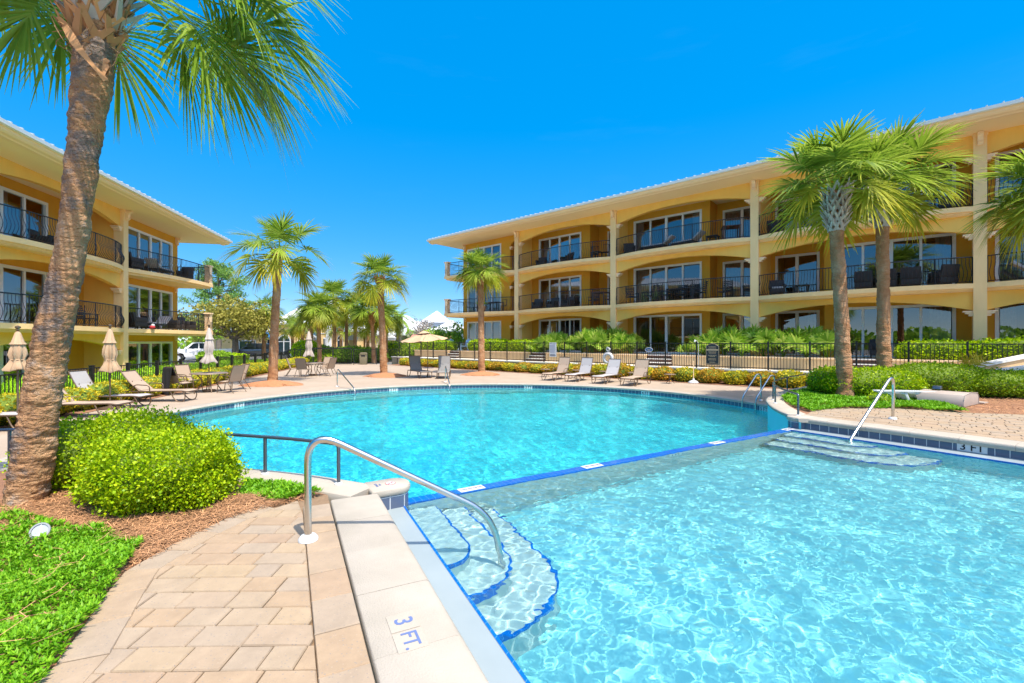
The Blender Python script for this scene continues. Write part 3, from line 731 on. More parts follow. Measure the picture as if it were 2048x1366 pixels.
def hull(P_fn, rad, ex, m, parent, seed, lump, sc_=.9):
    mb=MB(); mb.sphere((0,0,0),1,20,12); V=np.array(mb.v); V/=np.linalg.norm(V,axis=1,keepdims=True)
    a=np.abs(V); r_=(a[:,0]**ex+a[:,1]**ex+a[:,2]**ex)**(-1/ex)
    P=V*r_[:,None]*np.array(rad)*sc_; P[:,2]+=rad[2]*.92; P[:,2]=np.maximum(P[:,2],-.02)
    return npmesh('twigs',P,[f for f in mb.f],m,parent,smooth=True)
def shrub_mesh(name, blobs, size, m, asp=.42, spread=.7, jitter=.07, hullm=None, parent=None, sc_=.88):
    Vs=[];Fs=[];o=0
    for (c,rad,n,ex,seed,lump) in blobs:
        P,Nn=blob(n,rad,ex,seed,lump); P=P-Nn*np.abs(rng.normal(0,jitter,(len(P),1)))+Nn*(rng.random((len(P),1))**6)*jitter*1.6
        V,F=leaves(P+np.array(c),Nn,size,spread,asp); Vs.append(V);Fs.append(F+o);o+=len(V)
    ob=npmesh('leaves',np.concatenate(Vs),np.concatenate(Fs),m,parent)
    for (c,rad,n,ex,seed,lump) in blobs:
        h=hull(None,rad,ex,hullm or M_hull,parent,seed,lump,sc_); h.location=c
    return ob
def shrub(name, label, cat, loc, blobs, size, m, rz=0, group=None, **kw):
    t=thing(name,label,cat,loc,rz,group); shrub_mesh(name,blobs,size,m,parent=t,**kw); return t
# foreground bushes
shrub('boxwood_shrub','big clipped yellow-green boxwood in front, beside the near steel handrail','shrub',(*gp(336,1000,ZD),.36),
      [((0,0,0),(.58,.50,.345),30000,2.4,1,.085),((-.46,.16,.0),(.38,.42,.32),12000,2.3,2,.09)],.027,M_bushn,jitter=.06,spread=.85,sc_=.80)
shrub('boxwood_shrub','clipped boxwood touching the foreground palm trunk, behind the larger clipped one','shrub',(-4.15,5.05,.36),
      [((0,0,0),(.62,.40,.385),17000,2.3,3,.09),((-.5,-.25,0),(.4,.45,.38),8000,2.3,31,.09)],.029,M_bushn,jitter=.06,spread=.85,sc_=.80)
# bushes of the right bed
def at(px,Y): return (px-1024)/910.2*Y
shrub('boxwood_shrub','rounded yellow-green boxwood at the foot of the nearer palm of the twin palms','shrub',(at(1738,12.6),12.6,.4),[((0,0,0),(1.33,.75,.40),9000,2.5,4,.04)],.055,M_bushn,jitter=.05)
shrub('boxwood_shrub','small rounded boxwood left of the nearer twin palm trunk, by the curved rail','shrub',(at(1664,12.9),12.9,.4),[((0,0,0),(.55,.6,.40),4000,2.4,5,.04)],.055,M_bushn,jitter=.05)
shrub('boxwood_shrub','mid green mound squeezed between the yellow-green boxwood and the long dark hedge','shrub',(at(1838,13.0),13.0,.4),[((0,0,0),(.62,.7,.38),4000,2.4,6,.04)],.055,M_bushd,jitter=.05)
shrub('hedge','long dark green hedge sweeping to the right edge below the white ramp','hedge',(at(1965,12.4),12.4,.4),[((-.75,.6,0),(1.35,.9,.46),9000,2.5,7,.05),((.7,.2,0),(1.3,.8,.36),8000,2.5,8,.05),((2.2,0,0),(1.3,.8,.34),6000,2.5,9,.05)],.055,M_bushd,jitter=.05)
shrub('small_shrub','tiny yellow shrub between the near right handrail and the nearer twin palm','shrub',(at(1757,10.9),10.9,.4),[((0,0,0),(.24,.2,.13),900,2.2,10,.05)],.05,M_bushn)
# ground cover made of feathery sprigs
def sprigs(name, poly, n, L_, z, m, label, hgt=.05, k=6, lump=.05):
    p=scatter(poly,n); n=len(p); hz=z+lump*(.5+.5*np.sin(p[:,0]*5.1+1.3*np.sin(p[:,1]*4))*np.sin(p[:,1]*5.7+.6))*rng.uniform(.6,1.2,n)
    base=np.repeat(np.stack([p[:,0],p[:,1],hz],-1),k,0)
    az=np.repeat(rng.uniform(0,2*PI,n),k)+rng.normal(0,.9,n*k); el=rng.uniform(.15,1.2,n*k)
    d=np.stack([np.cos(az)*np.cos(el),np.sin(az)*np.cos(el),np.sin(el)],-1)
    L=L_*rng.uniform(.6,1.3,(n*k,1)); s=np.stack([-np.sin(az),np.cos(az),0*az],-1)*L*.13
    tip=base+d*L; tip[:,2]-=L[:,0]*.15; mid=base+d*L*.5
    V=np.stack([base,mid+s,tip,mid-s],1).reshape(-1,3)
    o=npmesh(name,V,np.arange(4*n*k).reshape(-1,4),m); return tag(o,label,'ground cover',None,'stuff')
def straw(name, poly, n, L_, z, label, m=None, pile=.03):
    p=scatter(poly,n); n=len(p); az=rng.uniform(0,PI,n); d=np.stack([np.cos(az),np.sin(az),rng.normal(0,.13,n)],-1); L=L_*rng.uniform(.5,1.3,(n,1))
    c=np.stack([p[:,0],p[:,1],z+pile*rng.random(n)**1.5],-1); s=np.stack([-np.sin(az),np.cos(az),0*az],-1)*.0019*(L_/.12)
    bend=np.stack([-np.sin(az),np.cos(az),0*az],-1)*L*rng.normal(0,.12,(n,1))
    a=c-d*L/2; e=c+d*L/2; V=np.stack([a-s,a+s,c+bend+s,c+bend-s,e-s,e+s],1).reshape(-1,3)
    i=np.arange(n)[:,None]*6; F=np.concatenate([i+np.array([[0,1,2,3]]),i+np.array([[3,2,5,4]])])
    o=npmesh(name,V,F,m or M_straw); return tag(o,label,'mulch',None,'stuff')
gcL=[gp(*q,.42) for q in ((0,1080),(60,1090),(130,1065),(200,1050),(285,1075),(262,1110),(240,1152),(182,1230),(128,1300),(75,1366))]+[(-2.2,1.2),(-2.1,.5),(-4,.5),(-4.5,2)]
sprigs('ground_cover',gcL,24000,.034,.385,M_cover_l,'bright green creeping juniper in the near left corner',k=7,lump=.08)
gcL2=[gp(*q,.42) for q in ((478,985),(490,958),(560,962),(645,985),(620,985),(555,998),(500,985))]
sprigs('ground_cover',gcL2,900,.05,.385,M_cover_l,'low green juniper between the near boxwood and the white coping',k=6)
gcL3=[gp(*q,.42) for q in ((-60,1010),(20,1010),(60,1030),(150,1050),(210,1045),(130,1065),(50,1085),(-60,1080))]
sprigs('ground_cover',gcL3,500,.05,.385,M_cover_l,'sparse green juniper sprigs around the foot of the foreground palm',k=6)
stL=[gp(*q,.42) for q in ((-80,1040),(20,990),(120,975),(300,980),(480,985),(640,983),(600,990),(450,1033),(300,1108),(262,1125),(285,1080),(200,1055),(130,1068),(60,1092),(-80,1085))]
straw('pine_straw',stL,15000,.13,.385,'rust coloured pine straw under the near boxwoods',pile=.035)
straw('pine_straw',gcL,170,.14,.46,'loose pine needles lying on the near juniper',pile=.03)
gcR=[gp(*q,.42) for q in ((1565,793),(1580,786),(1640,772),(1700,792),(1760,796),(1830,797),(1900,812),(1932,825),(1860,819),(1780,815),(1660,816),(1625,822),(1590,812),(1568,800))]
sprigs('ground_cover',gcR,6500,.085,.40,M_cover_l,'bright green ground cover beside the curved wall and the twin palms',k=6,lump=.07)
stR=[gp(*q,.42) for q in ((1600,780),(1690,782),(1800,785),(2050,790),(2300,800),(2300,835),(2050,828),(1935,824),(1880,805),(1760,800))]
straw('pine_straw',stR,5000,.2,.395,'brown pine straw under the long dark hedge at the right',pile=.03)
# mulch rings at the palms on the deck
def mound(px,py,rx,ry,label):
    x,y=gp(px,py); g=np.random.default_rng(int(px)); n=26; mb=MB(); rr=[1+g.normal(0,.09) for _ in range(n)]
    for f,z in ((1.,.003),(.86,.06),(.5,.16),(.01,.22)):
        for k in range(n):
            a=2*PI*k/n; mb.v.append((x+rx*rr[k]*f*math.cos(a),y+ry*rr[k]*f*math.sin(a),z))
    for r_ in range(3):
        for k in range(n): mb.f.append((r_*n+k,r_*n+(k+1)%n,(r_+1)*n+(k+1)%n,(r_+1)*n+k))
    o=mb.build('mulch_ring',M_mulch,smooth=True); tag(o,label,'mulch',None,'stuff')
    t=[(x+rx*rr[k]*math.cos(2*PI*k/n)*.97,y+ry*rr[k]*math.sin(2*PI*k/n)*.97) for k in range(n)]
    p=scatter(t,1200); L=.09; az=rng.uniform(0,PI,len(p)); f=np.hypot((p[:,0]-x)/rx,(p[:,1]-y)/ry)
    z=.2*(1-f)+.015; d=np.stack([np.cos(az),np.sin(az),0*az],-1)*L/2; s=np.stack([-np.sin(az),np.cos(az),0*az],-1)*.008
    c=np.stack([p[:,0],p[:,1],z+rng.random(len(p))*.012],-1); V=np.stack([c-d-s,c-d+s,c+d+s,c+d-s],1).reshape(-1,3)
    s_=npmesh('straw',V,np.arange(len(V)).reshape(-1,4),M_straw,o)
mound(545,770,1.28,.9,'rust mulch mound around the second palm on the left of the round pool')
mound(772,753,1.15,.8,'rust mulch mound around the palm in front of the black gate')
mound(963,750,1.05,.75,'rust mulch mound around the palm in front of the right building')
# shrub strips along the deck
ORD='first second third fourth fifth sixth seventh eighth ninth tenth eleventh twelfth thirteenth fourteenth fifteenth sixteenth seventeenth eighteenth nineteenth twentieth twenty-first twenty-second twenty-third twenty-fourth twenty-fifth twenty-sixth twenty-seventh twenty-eighth'.split()
def row(mesh_m, label_of, cat, group, spots, base_name, variants, size, jitter=.06, **kw):
    protos=[]; out=[]
    for i,(x,y,sx,sy,sz) in enumerate(spots):
        k=i%variants
        if len(protos)<=k:
            t=thing(base_name,label_of(i),cat,(x,y,0),0,group); shrub_mesh(base_name,[((0,0,0),(.55,.5,.34),1700,2.3,40+k+int(x*7)%50,.10)],size,mesh_m[k%len(mesh_m)],parent=t,jitter=jitter,**kw); protos.append(t); o=t
        else: o=copy_tree(protos[k],(x,y,0),None,label_of(i),group=group)
        o.location=(x,y,0); o.rotation_euler=(0,0,random.uniform(0,6)); o.scale=(sx,sy,sz); out.append(o)
    return out
xs=[-24.4,-23.3,-22.2,-21.1,-20.0,-18.9,-17.6,-16.5,-15.4,-14.2,-13.1,-12.0,-10.9,-9.8,-8.7,-7.6,-6.5,-5.4,-4.2,-3.1,-2.0,-.9,.2,1.3,2.3]
spots=[(*RW(x,-4.05),1.1,1.1,(.85 if x<-9 else 1.0)*random.uniform(.85,1.1)) for x in xs]
near=['open tan parasol','open tan parasol','left grey lounger','left grey lounger','parasol pole','right grey lounger','right grey lounger','deck palm','deck palm','deck palm','stairs','stairs','white rules sign','first lounger of four','first lounger of four','second lounger of four','life ring','third lounger of four','fourth lounger of four','blue oval sign','white parasol stand','dark arched sign','dark arched sign','pool ladder','curved rail']
row([M_gold_l,M_orange_l,M_gold_l,M_orange_l],lambda i:'%s %s shrub from the left under the right fence, by the %s'%(ORD[i],'golden' if i%2==0 else 'orange',near[i]),'shrub','golden and orange shrubs below the fence wall',spots,'low_shrub',4,.085)
xs=np.arange(-14.5,13.5,1.0); spots=[(*LW(x,-5.15),1.15,1.1,1.0*random.uniform(.92,1.08)) for x in xs]
refs=['frame edge','frame edge','left closed parasol','left closed parasol','foreground palm','foreground palm','first left lounger','first left lounger','first left lounger','second closed parasol','second closed parasol','second left lounger','second left lounger','black towel chair','black towel chair','near dining table','near dining table','near dining table','left deck palm','left deck palm','left deck palm','left deck palm','far dining table','far dining table','far dining table','far gate','far gate','far gate']
row([M_gold_l,M_gold_l,M_gold_l],lambda i:'%s golden border shrub from the near end, left deck edge, by the %s'%(ORD[i],refs[i]),'shrub','golden shrubs along the left fence',spots,'border_shrub',3,.06,jitter=.04)
# bright green bank behind the left fence
def bank(name,x0,x1,y0,y1,h,label,m,n,fr=LW,z0=0,size=.11,g=None,cat='hedge'):
    L=(x1-x0)/2; D=(y1-y0)/2; c=fr((x0+x1)/2,(y0+y1)/2); t=thing(name,label,cat,(*c,z0),LA if fr is LW else RA,g)
    shrub_mesh(name,[((0,0,0),(L,D,h/1.92),n,4.,int(abs(x0)*9+7),.03)],size,m,parent=t,jitter=.07,spread=.6,sc_=.93); return t
bank('grass_bank',-9.5,9.5,-3.95,-1.0,.62,'bright green clipped bank between the left fence and the left building',M_lawn,16000,size=.13)
bank('grass_bank',10,15,-3.9,-1.2,.42,'bright green grass bank near the white pickup, behind the left fence',M_lawn,5000,size=.13)
def blades(name, fr, x0,x1,y0,y1,n,L_,m,label):
    p=np.array([fr(x,y) for x,y in zip(rng.uniform(x0,x1,n),rng.uniform(y0,y1,n))]); az=rng.uniform(0,2*PI,n); le=rng.uniform(.1,.6,n); L=L_*rng.uniform(.6,1.2,n)
    h=np.stack([np.cos(az)*np.sin(le),np.sin(az)*np.sin(le),np.cos(le)],-1)*L[:,None]; s=np.stack([-np.sin(az),np.cos(az),0*az],-1)*.014
    b=np.stack([p[:,0],p[:,1],0*az],-1); mid=b+h*.6; tip=b+h; tip[:,2]-=L*.18; tip[:,:2]+=h[:,:2]*.4
    V=np.stack([b-s,b+s,mid+s*.8,mid-s*.8,tip+s*.1,tip-s*.1],1).reshape(-1,3); i=np.arange(n)[:,None]*6
    o=npmesh(name,V,np.concatenate([i+np.array([[0,1,2,3]]),i+np.array([[3,2,4,5]])]),m); return tag(o,label,'grass',None,'stuff')
blades('long_grass',LW,-17,-9.2,-4.0,-1.5,6000,.95,M_lawn,'long bright green grass blades behind the fence at the left edge')
# hedges and palmettos of the raised bed before the right building
ZT=1.15
bank('hedge',-15.95,-12.9,-1.7,-.5,.95,'short clipped bright green hedge directly left of the white rules sign',M_hedge,5000,RW,ZT-.1,.10)
bank('hedge',-19.9,-16.0,-1.75,-.3,1.02,'long clipped bright green hedge behind the palm by the right building',M_hedge,7000,RW,ZT-.1,.10)
bank('hedge',-25.8,-21.8,-1.9,-.6,.92,'clipped green hedge behind the open tan parasol',M_hedge,5500,RW,ZT-.1,.10)
bank('hedge',5.6,7.6,-1.8,-.6,.88,'clipped green hedge right of the farther twin palm, shorter one',M_hedge,4500,RW,ZT-.1,.085)
bank('hedge',7.5,13.5,-1.85,-.5,.95,'long clipped green hedge running to the right edge behind the fence',M_hedge,12000,RW,ZT-.1,.085)
def fan_plant(n, seed, Rl, pet, hgt, segs=16, wid=1.):
    g=np.random.default_rng(seed); Vs=[];Fs=[];o=0
    for i in range(n):
        az=g.uniform(0,2*PI); el=g.uniform(.35,1.35); L=pet*g.uniform(.6,1.15); T=np.array([math.cos(az)*math.cos(el),math.sin(az)*math.cos(el),math.sin(el)])
        S=np.array([-math.sin(az),math.cos(az),0]); U=np.cross(S,T); c=T*L+np.array([g.normal(0,.12),g.normal(0,.12),0])
        w=.012; q=np.array([[-S*w,S*w,c+S*w,c-S*w]]).reshape(-1,3); Vs.append(q); Fs.append(np.arange(4)[None]+o); o+=4
        tilt=g.uniform(-.9,-.2); Tf=T*math.cos(tilt)+U*math.sin(tilt)*-1*-1
        for a in np.linspace(-1.75,1.75,segs):
            d=Tf*math.cos(a)+S*math.sin(a); l=Rl*g.uniform(.75,1.05)*(.8+.2*math.cos(a)); s=(S*math.cos(a)-Tf*math.sin(a))*.021*wid*Rl/.5
            m1=c+d*l*.55; tp=c+d*l; tp[2]-=l*.16
            Vs.append(np.array([c-s*.3,c+s*.3,m1+s,m1-s,tp+s*.1,tp-s*.1])); Fs.append(np.array([[0,1,2,3],[3,2,4,5]])+o); o+=6
    return np.concatenate(Vs),np.concatenate(Fs)
pm=[]
for k in range(3):
    V,F=fan_plant(20,60+k,.56,.72,.8,13,1.7); pm.append((V,F))
sp=[(-12.5,-1.3,1.0,'just right of the white rules sign'),(-11.6,-1.0,1.15,'second from the white rules sign'),(-10.7,-1.25,1.05,'behind the second lounger of four'),(-9.8,-.95,1.1,'left of the life ring'),(-8.9,-1.2,1.3,'above the life ring'),(-8.0,-.9,1.45,'tallest one, right of the life ring'),(-7.1,-1.2,1.2,'above the third lounger of four'),(-6.3,-1.2,1.0,'left of the blue oval sign'),(-2.9,-1.3,.62,'smallest, left of the path light'),(-2.1,-1.2,1.0,'left of the dark arched sign'),(-1.2,-.9,1.25,'behind the dark arched sign'),(-.3,-1.2,1.3,'first right of the dark arched sign'),(.6,-.95,1.25,'second right of the dark arched sign'),(1.5,-1.2,1.05,'in front of the third column from the left'),(2.4,-1.0,1.3,'left of the nearer twin palm'),(3.2,-1.2,1.1,'beside the nearer twin palm trunk')]
pmeshes=[]
for i,(x,y,s_,wh) in enumerate(sp):
    t=thing('palmetto','bushy green palmetto in the raised bed, %s'%wh,'palmetto',(*RW(x,y),ZT),random.uniform(0,6),'palmettos before the right building')
    k=i%3
    if len(pmeshes)<=k: o=npmesh('fronds',*pm[k],M_palmetto,t); pmeshes.append(o.data)
    else: o=link(bpy.data.objects.new('fronds',pmeshes[k])); o.parent=t
    t.scale=(s_*1.12,)*3
t=thing('yellow_palm_seedling','small bright yellow palm with a few stiff fronds beside the white ramp','palm',(at(1948,14.2),14.2,.85),0)
V,F=fan_plant(7,5,.5,.45,.5,10); npmesh('fronds',V,F,M_sago,t); MB().tube([(0,0,-.5),(0,0,.12)],[.07,.05],8).build('stem',M_boot,t)
# ------------------------------------------------------------------ the two apartment buildings
FH=3.05; SOF=8.95
def wall_open(mb,x0,x1,y0,y1,z0,z1,ops):
    xs=sorted({x0,x1}|{v for o in ops for v in o[:2]}); zs=sorted({z0,z1}|{v for o in ops for v in o[2:]})
    for a,b in zip(xs,xs[1:]):
        for c,d in zip(zs,zs[1:]):
            if any(o[0]<=a+1e-6 and o[1]>=b-1e-6 and o[2]<=c+1e-6 and o[3]>=d-1e-6 for o in ops): continue
            if c<d: mb.box(a,b,y0,y1,c,d)
def window(par,x0,x1,y,z0,z1,n,curt=(),doors=True):
    mb=MB(); w_=.10
    mb.box(x0-w_,x0+.02,y-.035,y+.1,z0,z1+w_); mb.box(x1-.02,x1+w_,y-.035,y+.1,z0,z1+w_); mb.box(x0+.02,x1-.02,y-.034,y+.1,z1-.02,z1+w_)
    mb.box(x0+.02,x1-.02,y-.02,y+.1,z0,z0+.09)
    pw=(x1-x0)/n
    for k in range(1,n):
        x=x0+pw*k; ww=.075 if k*2==n else .05
        mb.box(x-ww,x+ww,y-.012,y+.09,z0+.09,z1-.02)
    o=mb.build('window',M_white,par)
    g=MB()
    for k in range(n): g.add([(x0+pw*k+.05,y+.05,z0+.09),(x0+pw*(k+1)-.05,y+.05,z0+.09),(x0+pw*(k+1)-.05,y+.05,z1-.02),(x0+pw*k+.05,y+.05,z1-.02)],[(0,1,2,3)])
    g.build('pane',MG,o)
    for k,f0,f1 in curt:
        cx0=x0+pw*k+.04+(pw-.08)*f0; cx1=x0+pw*k+.04+(pw-.08)*f1; c=MB(); m_=max(8,int((cx1-cx0)*26))
        for i in range(m_+1):
            x=cx0+(cx1-cx0)*i/m_; yy=y+.2+.035*math.sin(i*1.9+k); c.v+=[(x,yy,z0+.05),(x,yy,z1)]
        for i in range(m_): c.f.append((2*i,2*i+2,2*i+3,2*i+1))
        c.build('curtain',M_curt,o,smooth=True)
    return o
def railing(par,pts,z,parts=None):
    "belly-fronted iron railing along pts (local x,y); outward is the right-hand side of travel"
    P=resample(pts,.118); n=len(P); mb=MB(); rails=MB()
    prof=[(.07,0),(.16,.045),(.28,.105),(.40,.125),(.52,.10),(.66,.035),(.80,.0),(1.03,0)]
    top=[(p[0],p[1],z+1.05) for p in P]; bot=[(p[0],p[1],z+.07) for p in P]
    rails.tube(top,.026,6); rails.tube(bot,.018,4)
    for i in range(n):
        a=Vector(P[max(i-1,0)]);b=Vector(P[min(i+1,n-1)]); t=(b-a).normalized(); o=Vector((t.y,-t.x))
        big=(i%14==0) or i==n-1
        if big: rails.tube([(P[i][0],P[i][1],z),(P[i][0],P[i][1],z+1.05)],.028,4)
        else: mb.tube([(P[i][0]+o.x*d,P[i][1]+o.y*d,z+h) for h,d in prof],.0105,4,cap=False)
    r_=rails.build('railing',M_black,par); mb.build('balusters',M_black,r_,smooth=True); return r_
def capital(mb,x,s,y0,y1,z):
    for w0,h0,h1 in ((.30,-.05,0),(.23,-.12,-.05),(.13,-.21,-.12)):
        a,b=(x,x+s*w0) if s>0 else (x+s*w0,x); e=(.30-w0)*.25
        mb.box(a,b,y0-.10+e,y1+.02-e,z+h0,z+h1)
def building(label,O,A,cols,bays,end,far):
    B=thing('apartment_building',label,'building',O,A)
    sg=end['sgn']; xc=end['x']; X=lambda u:xc+sg*u
    eu=end['len']; xe=X(eu)
    xs=sorted([far,xe]); roomw=MB()
    rx0,rx1=min(far,xe)+.25,max(far,xe)-.25
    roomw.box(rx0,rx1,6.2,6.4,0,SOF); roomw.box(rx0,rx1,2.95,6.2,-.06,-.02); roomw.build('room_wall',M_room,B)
    # columns with capitals
    def capm(x,s,y0,y1,z):
        c=MB(); capital(c,x,s,y0,y1,z); c.build('capital',M_trim,B)
    for x in cols:
        c=MB(); c.box(x-.19,x+.19,-.13,.30,-1.2,SOF); c.box(x-.22,x+.22,-.16,.31,SOF-.12,SOF-.001); c.build('column',M_cream,B)
        p=MB()
        for k in range(3): p.box(x-.125,x+.125,.302,6.2,FH*k-(.0 if k else 1.0),FH*(k+1)-.325 if k<2 else SOF-.002)
        p.build('party_wall',M_arch,B)
    # scroll brackets under the eave
    for x in cols+[X(eu-.2)]:
        s=MB(); y=-.13 if x in cols else .6
        s.prof([(y,SOF-.02),(y-.26,SOF-.02),(y-.27,SOF-.1),(y-.16,SOF-.18),(y-.13,SOF-.34),(y-.17,SOF-.42),(y-.06,SOF-.5),(y,SOF-.44)],x-.08,x+.08,'x'); s.build('scroll_bracket',M_trim,B)
    # bays
    for (x0,x1,op) in bays:
        Lb=x1-x0
        fy=lambda u:-.04-.66*(1-abs(2*u-1)**3.2)
        front=[(x0+Lb*u,fy(u)) for u in np.linspace(0,1,25)]
        for k in (1,2):
            z=FH*k; s=MB()
            s.prism(front+[(x1,6.2),(x0,6.2)],z-.20,z); 
            f2=[(p[0],p[1]+.10) for p in front]; s.prism([(f2[0][0],f2[0][1])]+f2[1:]+[(x1,.4),(x0,.4)],z-.27,z-.199)
            f3=[(p[0],min(p[1]+.17,.019)) for p in front]; s.prism(f3+[(x1,.3),(x0,.3)],z-.32,z-.269)
            s.build('balcony_slab',M_cream,B)
            rp=[(p[0],p[1]+.09) for p in front]; rp=[q for q in rp if x0+.2<=q[0]<=x1-.2]
            railing(B,[(x0+.2,rp[0][1]+.08)]+rp+[(x1-.2,rp[-1][1]+.08)],z)
        for k in range(3):
            z=FH*k; zt=(FH*(k+1)-.321) if k<2 else SOF-.001
            a0,a1=x0+.12,x1-.12; sp=z+1.97; cr=z+2.50
            curve=[(a0+(a1-a0)*u, sp+(cr-sp)*(1-abs(2*u-1)**2.15)) for u in np.linspace(0,1,33)]
            ab=MB(); n=len(curve)
            for (yy) in (.02,.27): ab.v+=[(p[0],yy,p[1]) for p in curve]+[(p[0],yy,zt) for p in curve]
            for i in range(n-1):
                ab.f+=[(i,i+1,n+i+1,n+i),(2*n+i+1,2*n+i,3*n+i,3*n+i+1),(i+1,i,2*n+i,2*n+i+1)]
            ab.build('arch',M_arch,B,smooth=True)
            capm(x0+.185,1,.02,.27,sp); capm(x1-.185,-1,.02,.27,sp)
            # walls behind the arch
            wl=MB(); ys=1.6; yd=2.8; zc=FH*(k+1)-.201 if k<2 else SOF-.003
            z0=z if k else -1.
            sh,dp,jog,hh=op['shallow'],op.get('deep'),op.get('jog'),op['h']
            so_=[(x0+a,x0+b,z,z+hh) for a,b,*_ in sh]; do_=[(x0+a,x0+b,z,z+hh) for a,b,*_ in (dp or [])]
            if jog is None: wall_open(wl,x0+.126,x1-.126,ys,ys+.2,z0,zc,so_)
            elif op['first']=='s':
                wall_open(wl,x0+.126,x0+jog,ys,ys+.2,z0,zc,so_); wl.box(x0+jog-.2,x0+jog,ys+.201,yd+.2,z0,zc); wall_open(wl,x0+jog+.001,x1-.126,yd,yd+.2,z0,zc,do_)
            else:
                wall_open(wl,x0+jog,x1-.126,ys,ys+.2,z0,zc,so_); wl.box(x0+jog,x0+jog+.2,ys+.201,yd+.2,z0,zc); wall_open(wl,x0+.126,x0+jog-.001,yd,yd+.2,z0,zc,do_)
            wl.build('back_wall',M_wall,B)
            for a,b,n_,cu in sh: window(B,x0+a,x0+b,ys,z,z+hh,n_,cu[k])
            for a,b,n_,cu in (dp or []): window(B,x0+a,x0+b,yd,z,z+hh,n_,cu[k])
            cl=MB(); cl.box(x0+.126,x1-.126,.275,ys-.002,zc-.03,zc-.004); cl.build('balcony_ceiling',M_soffit,B)
    # end bay
    yw=.6
    cur=[(X(u),-.06-1.3*(1-(1-u/(eu+.2))**2.3)) for u in np.linspace(0,eu+.2,26)]
    for k in range(3):
        z=FH*k; zc=FH*(k+1)-.201 if k<2 else SOF-.002
        wl=MB(); a,b=sorted((X(1.25),xe)); ops=[(*sorted((X(end['win'][0]),X(end['win'][1]))),z if k==0 else z,z+2.3)]
        wall_open(wl,a,b,yw,yw+.22,z if k else -1.2,zc,ops); 
        a2,b2=sorted((xe,X(eu-.25))); wl.box(a2,b2,yw+.221,9,z if k else -1.2,zc)
        a3,b3=sorted((X(.13),X(1.5))); wl.box(a3,b3,3.0,3.2,z,zc); a4,b4=sorted((X(1.25),X(1.45))); wl.box(a4,b4,yw+.221,3.0,z,zc)
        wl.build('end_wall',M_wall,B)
        ab=MB(); n=13; cv=[(X(.1+1.16*u),z+1.98+.42*math.sqrt(max(0,1-(2*u-1)**2))) for u in np.linspace(0,1,n)]
        for yy in (yw+.01,yw+.2): ab.v+=[(p[0],yy,p[1]) for p in cv]+[(p[0],yy,zc) for p in cv]
        for i in range(n-1): ab.f+=[(i,i+1,n+i+1,n+i),(2*n+i+1,2*n+i,3*n+i,3*n+i+1),(i+1,i,2*n+i,2*n+i+1)]
        ab.build('small_arch',M_wall,B)
        c2=MB(); capital(c2,X(1.25),-sg,yw,yw+.2,z+1.98); c2.build('capital',M_trim,B)
        wx=sorted((X(end['win'][0]),X(end['win'][1]))); window(B,wx[0],wx[1],yw,z,z+2.3,4,end['curt'][k])
        if k:
            poly=cur+[(X(eu+.2),yw),(X(eu),yw),(X(eu),6.2),(X(0),6.2)]
            s=MB(); s.prism(poly,z-.20,z); s.prism([(p[0]-sg*.0,p[1]+.12) for p in cur[:-1]]+[(X(eu+.08),cur[-1][1]+.12),(X(eu+.08),yw),(X(0),yw)],z-.31,z-.199); s.build('balcony_slab',M_cream,B)
            pl=MB(); px,py=X(eu+.02),cur[-1][1]+.2
            pl.prof([(px-.17,z),(px+.17,z),(px+.13,z+.3),(px+.14,z+.95),(px+.19,z+1.12),(px-.19,z+1.12),(px-.14,z+.95),(px-.13,z+.3)],py-.16,py+.16,'y'); pl.box(px-.23,px+.23,py-.2,py+.2,z+1.121,z+1.19); pl.build('balcony_pillar',M_trim,B)
            path=[(p[0],p[1]+.1) for p in cur if abs(p[0]-xc)>.2 and abs(p[0]-px)>.15]
            if sg<0: path=path[::-1]
            railing(B,path,z)
            e=[(px,py+.2),(px,yw)] if sg>0 else [(px,yw),(px,py+.2)]
            railing(B,e,z)
        s2=MB(); s2.prof([(yw,zc-.02),(yw-.2,zc-.02),(yw-.2,zc-.1),(yw-.1,zc-.2),(yw-.12,zc-.34),(yw-.04,zc-.42),(yw,zc-.36)],X(eu-.28)-.07,X(eu-.28)+.07,'x')
        if k<2: s2.build('scroll_bracket',M_trim,B)
    # eave and roof
    ex=X(eu+1.75); x0,x1=sorted((far-1.0,ex)); tip=.35
    sf=MB(); sf.box(x0+(0 if sg>0 else .38),x1-(.38 if sg>0 else 0),-1.47,7,SOF,SOF+.05); sf.build('soffit',M_soffit,B)
    cv=MB(); prof=[(-1.47,SOF-.002),(-1.52,SOF+.03),(-1.66,SOF+.05),(-1.74,SOF+.10),(-1.76,SOF+.16),(-1.83,SOF+.17),(-1.83,SOF+.22),(-1.3,SOF+.22),(-1.3,SOF-.002)]
    cv.prof(prof,x0,x1,'x')
    # return of the moulding round the end
    pe=[((ex-sg*(q[0]+1.83)),q[1]) for q in prof]; cv.prof(pe,-1.3,9,'y'); cv.build('eave_moulding',M_trim,B)
    gt=MB(); gt.prof([(-1.83,SOF+.175),(-1.93,SOF+.19),(-1.95,SOF+.31),(-1.80,SOF+.31),(-1.80,SOF+.175)],x0-.02,x1+.02,'x')
    gx=[(ex+sg*(q-0),z) for q,z in ((0,SOF+.175),(.10,SOF+.19),(.12,SOF+.31),(-.03,SOF+.31),(-.03,SOF+.175))]; gt.prof(gx,-1.8,9,'y'); gt.build('gutter',M_white,B)
    rf=MB(); sl_=.22; dr=9.
    ztop=SOF+.32
    xin=ex-sg*dr*1.0
    A_=[(x0 if sg>0 else ex,-1.86,ztop),(x1 if sg<0 else ex,-1.86,ztop)]
    fa=far-1.0 if sg>0 else far+1.0
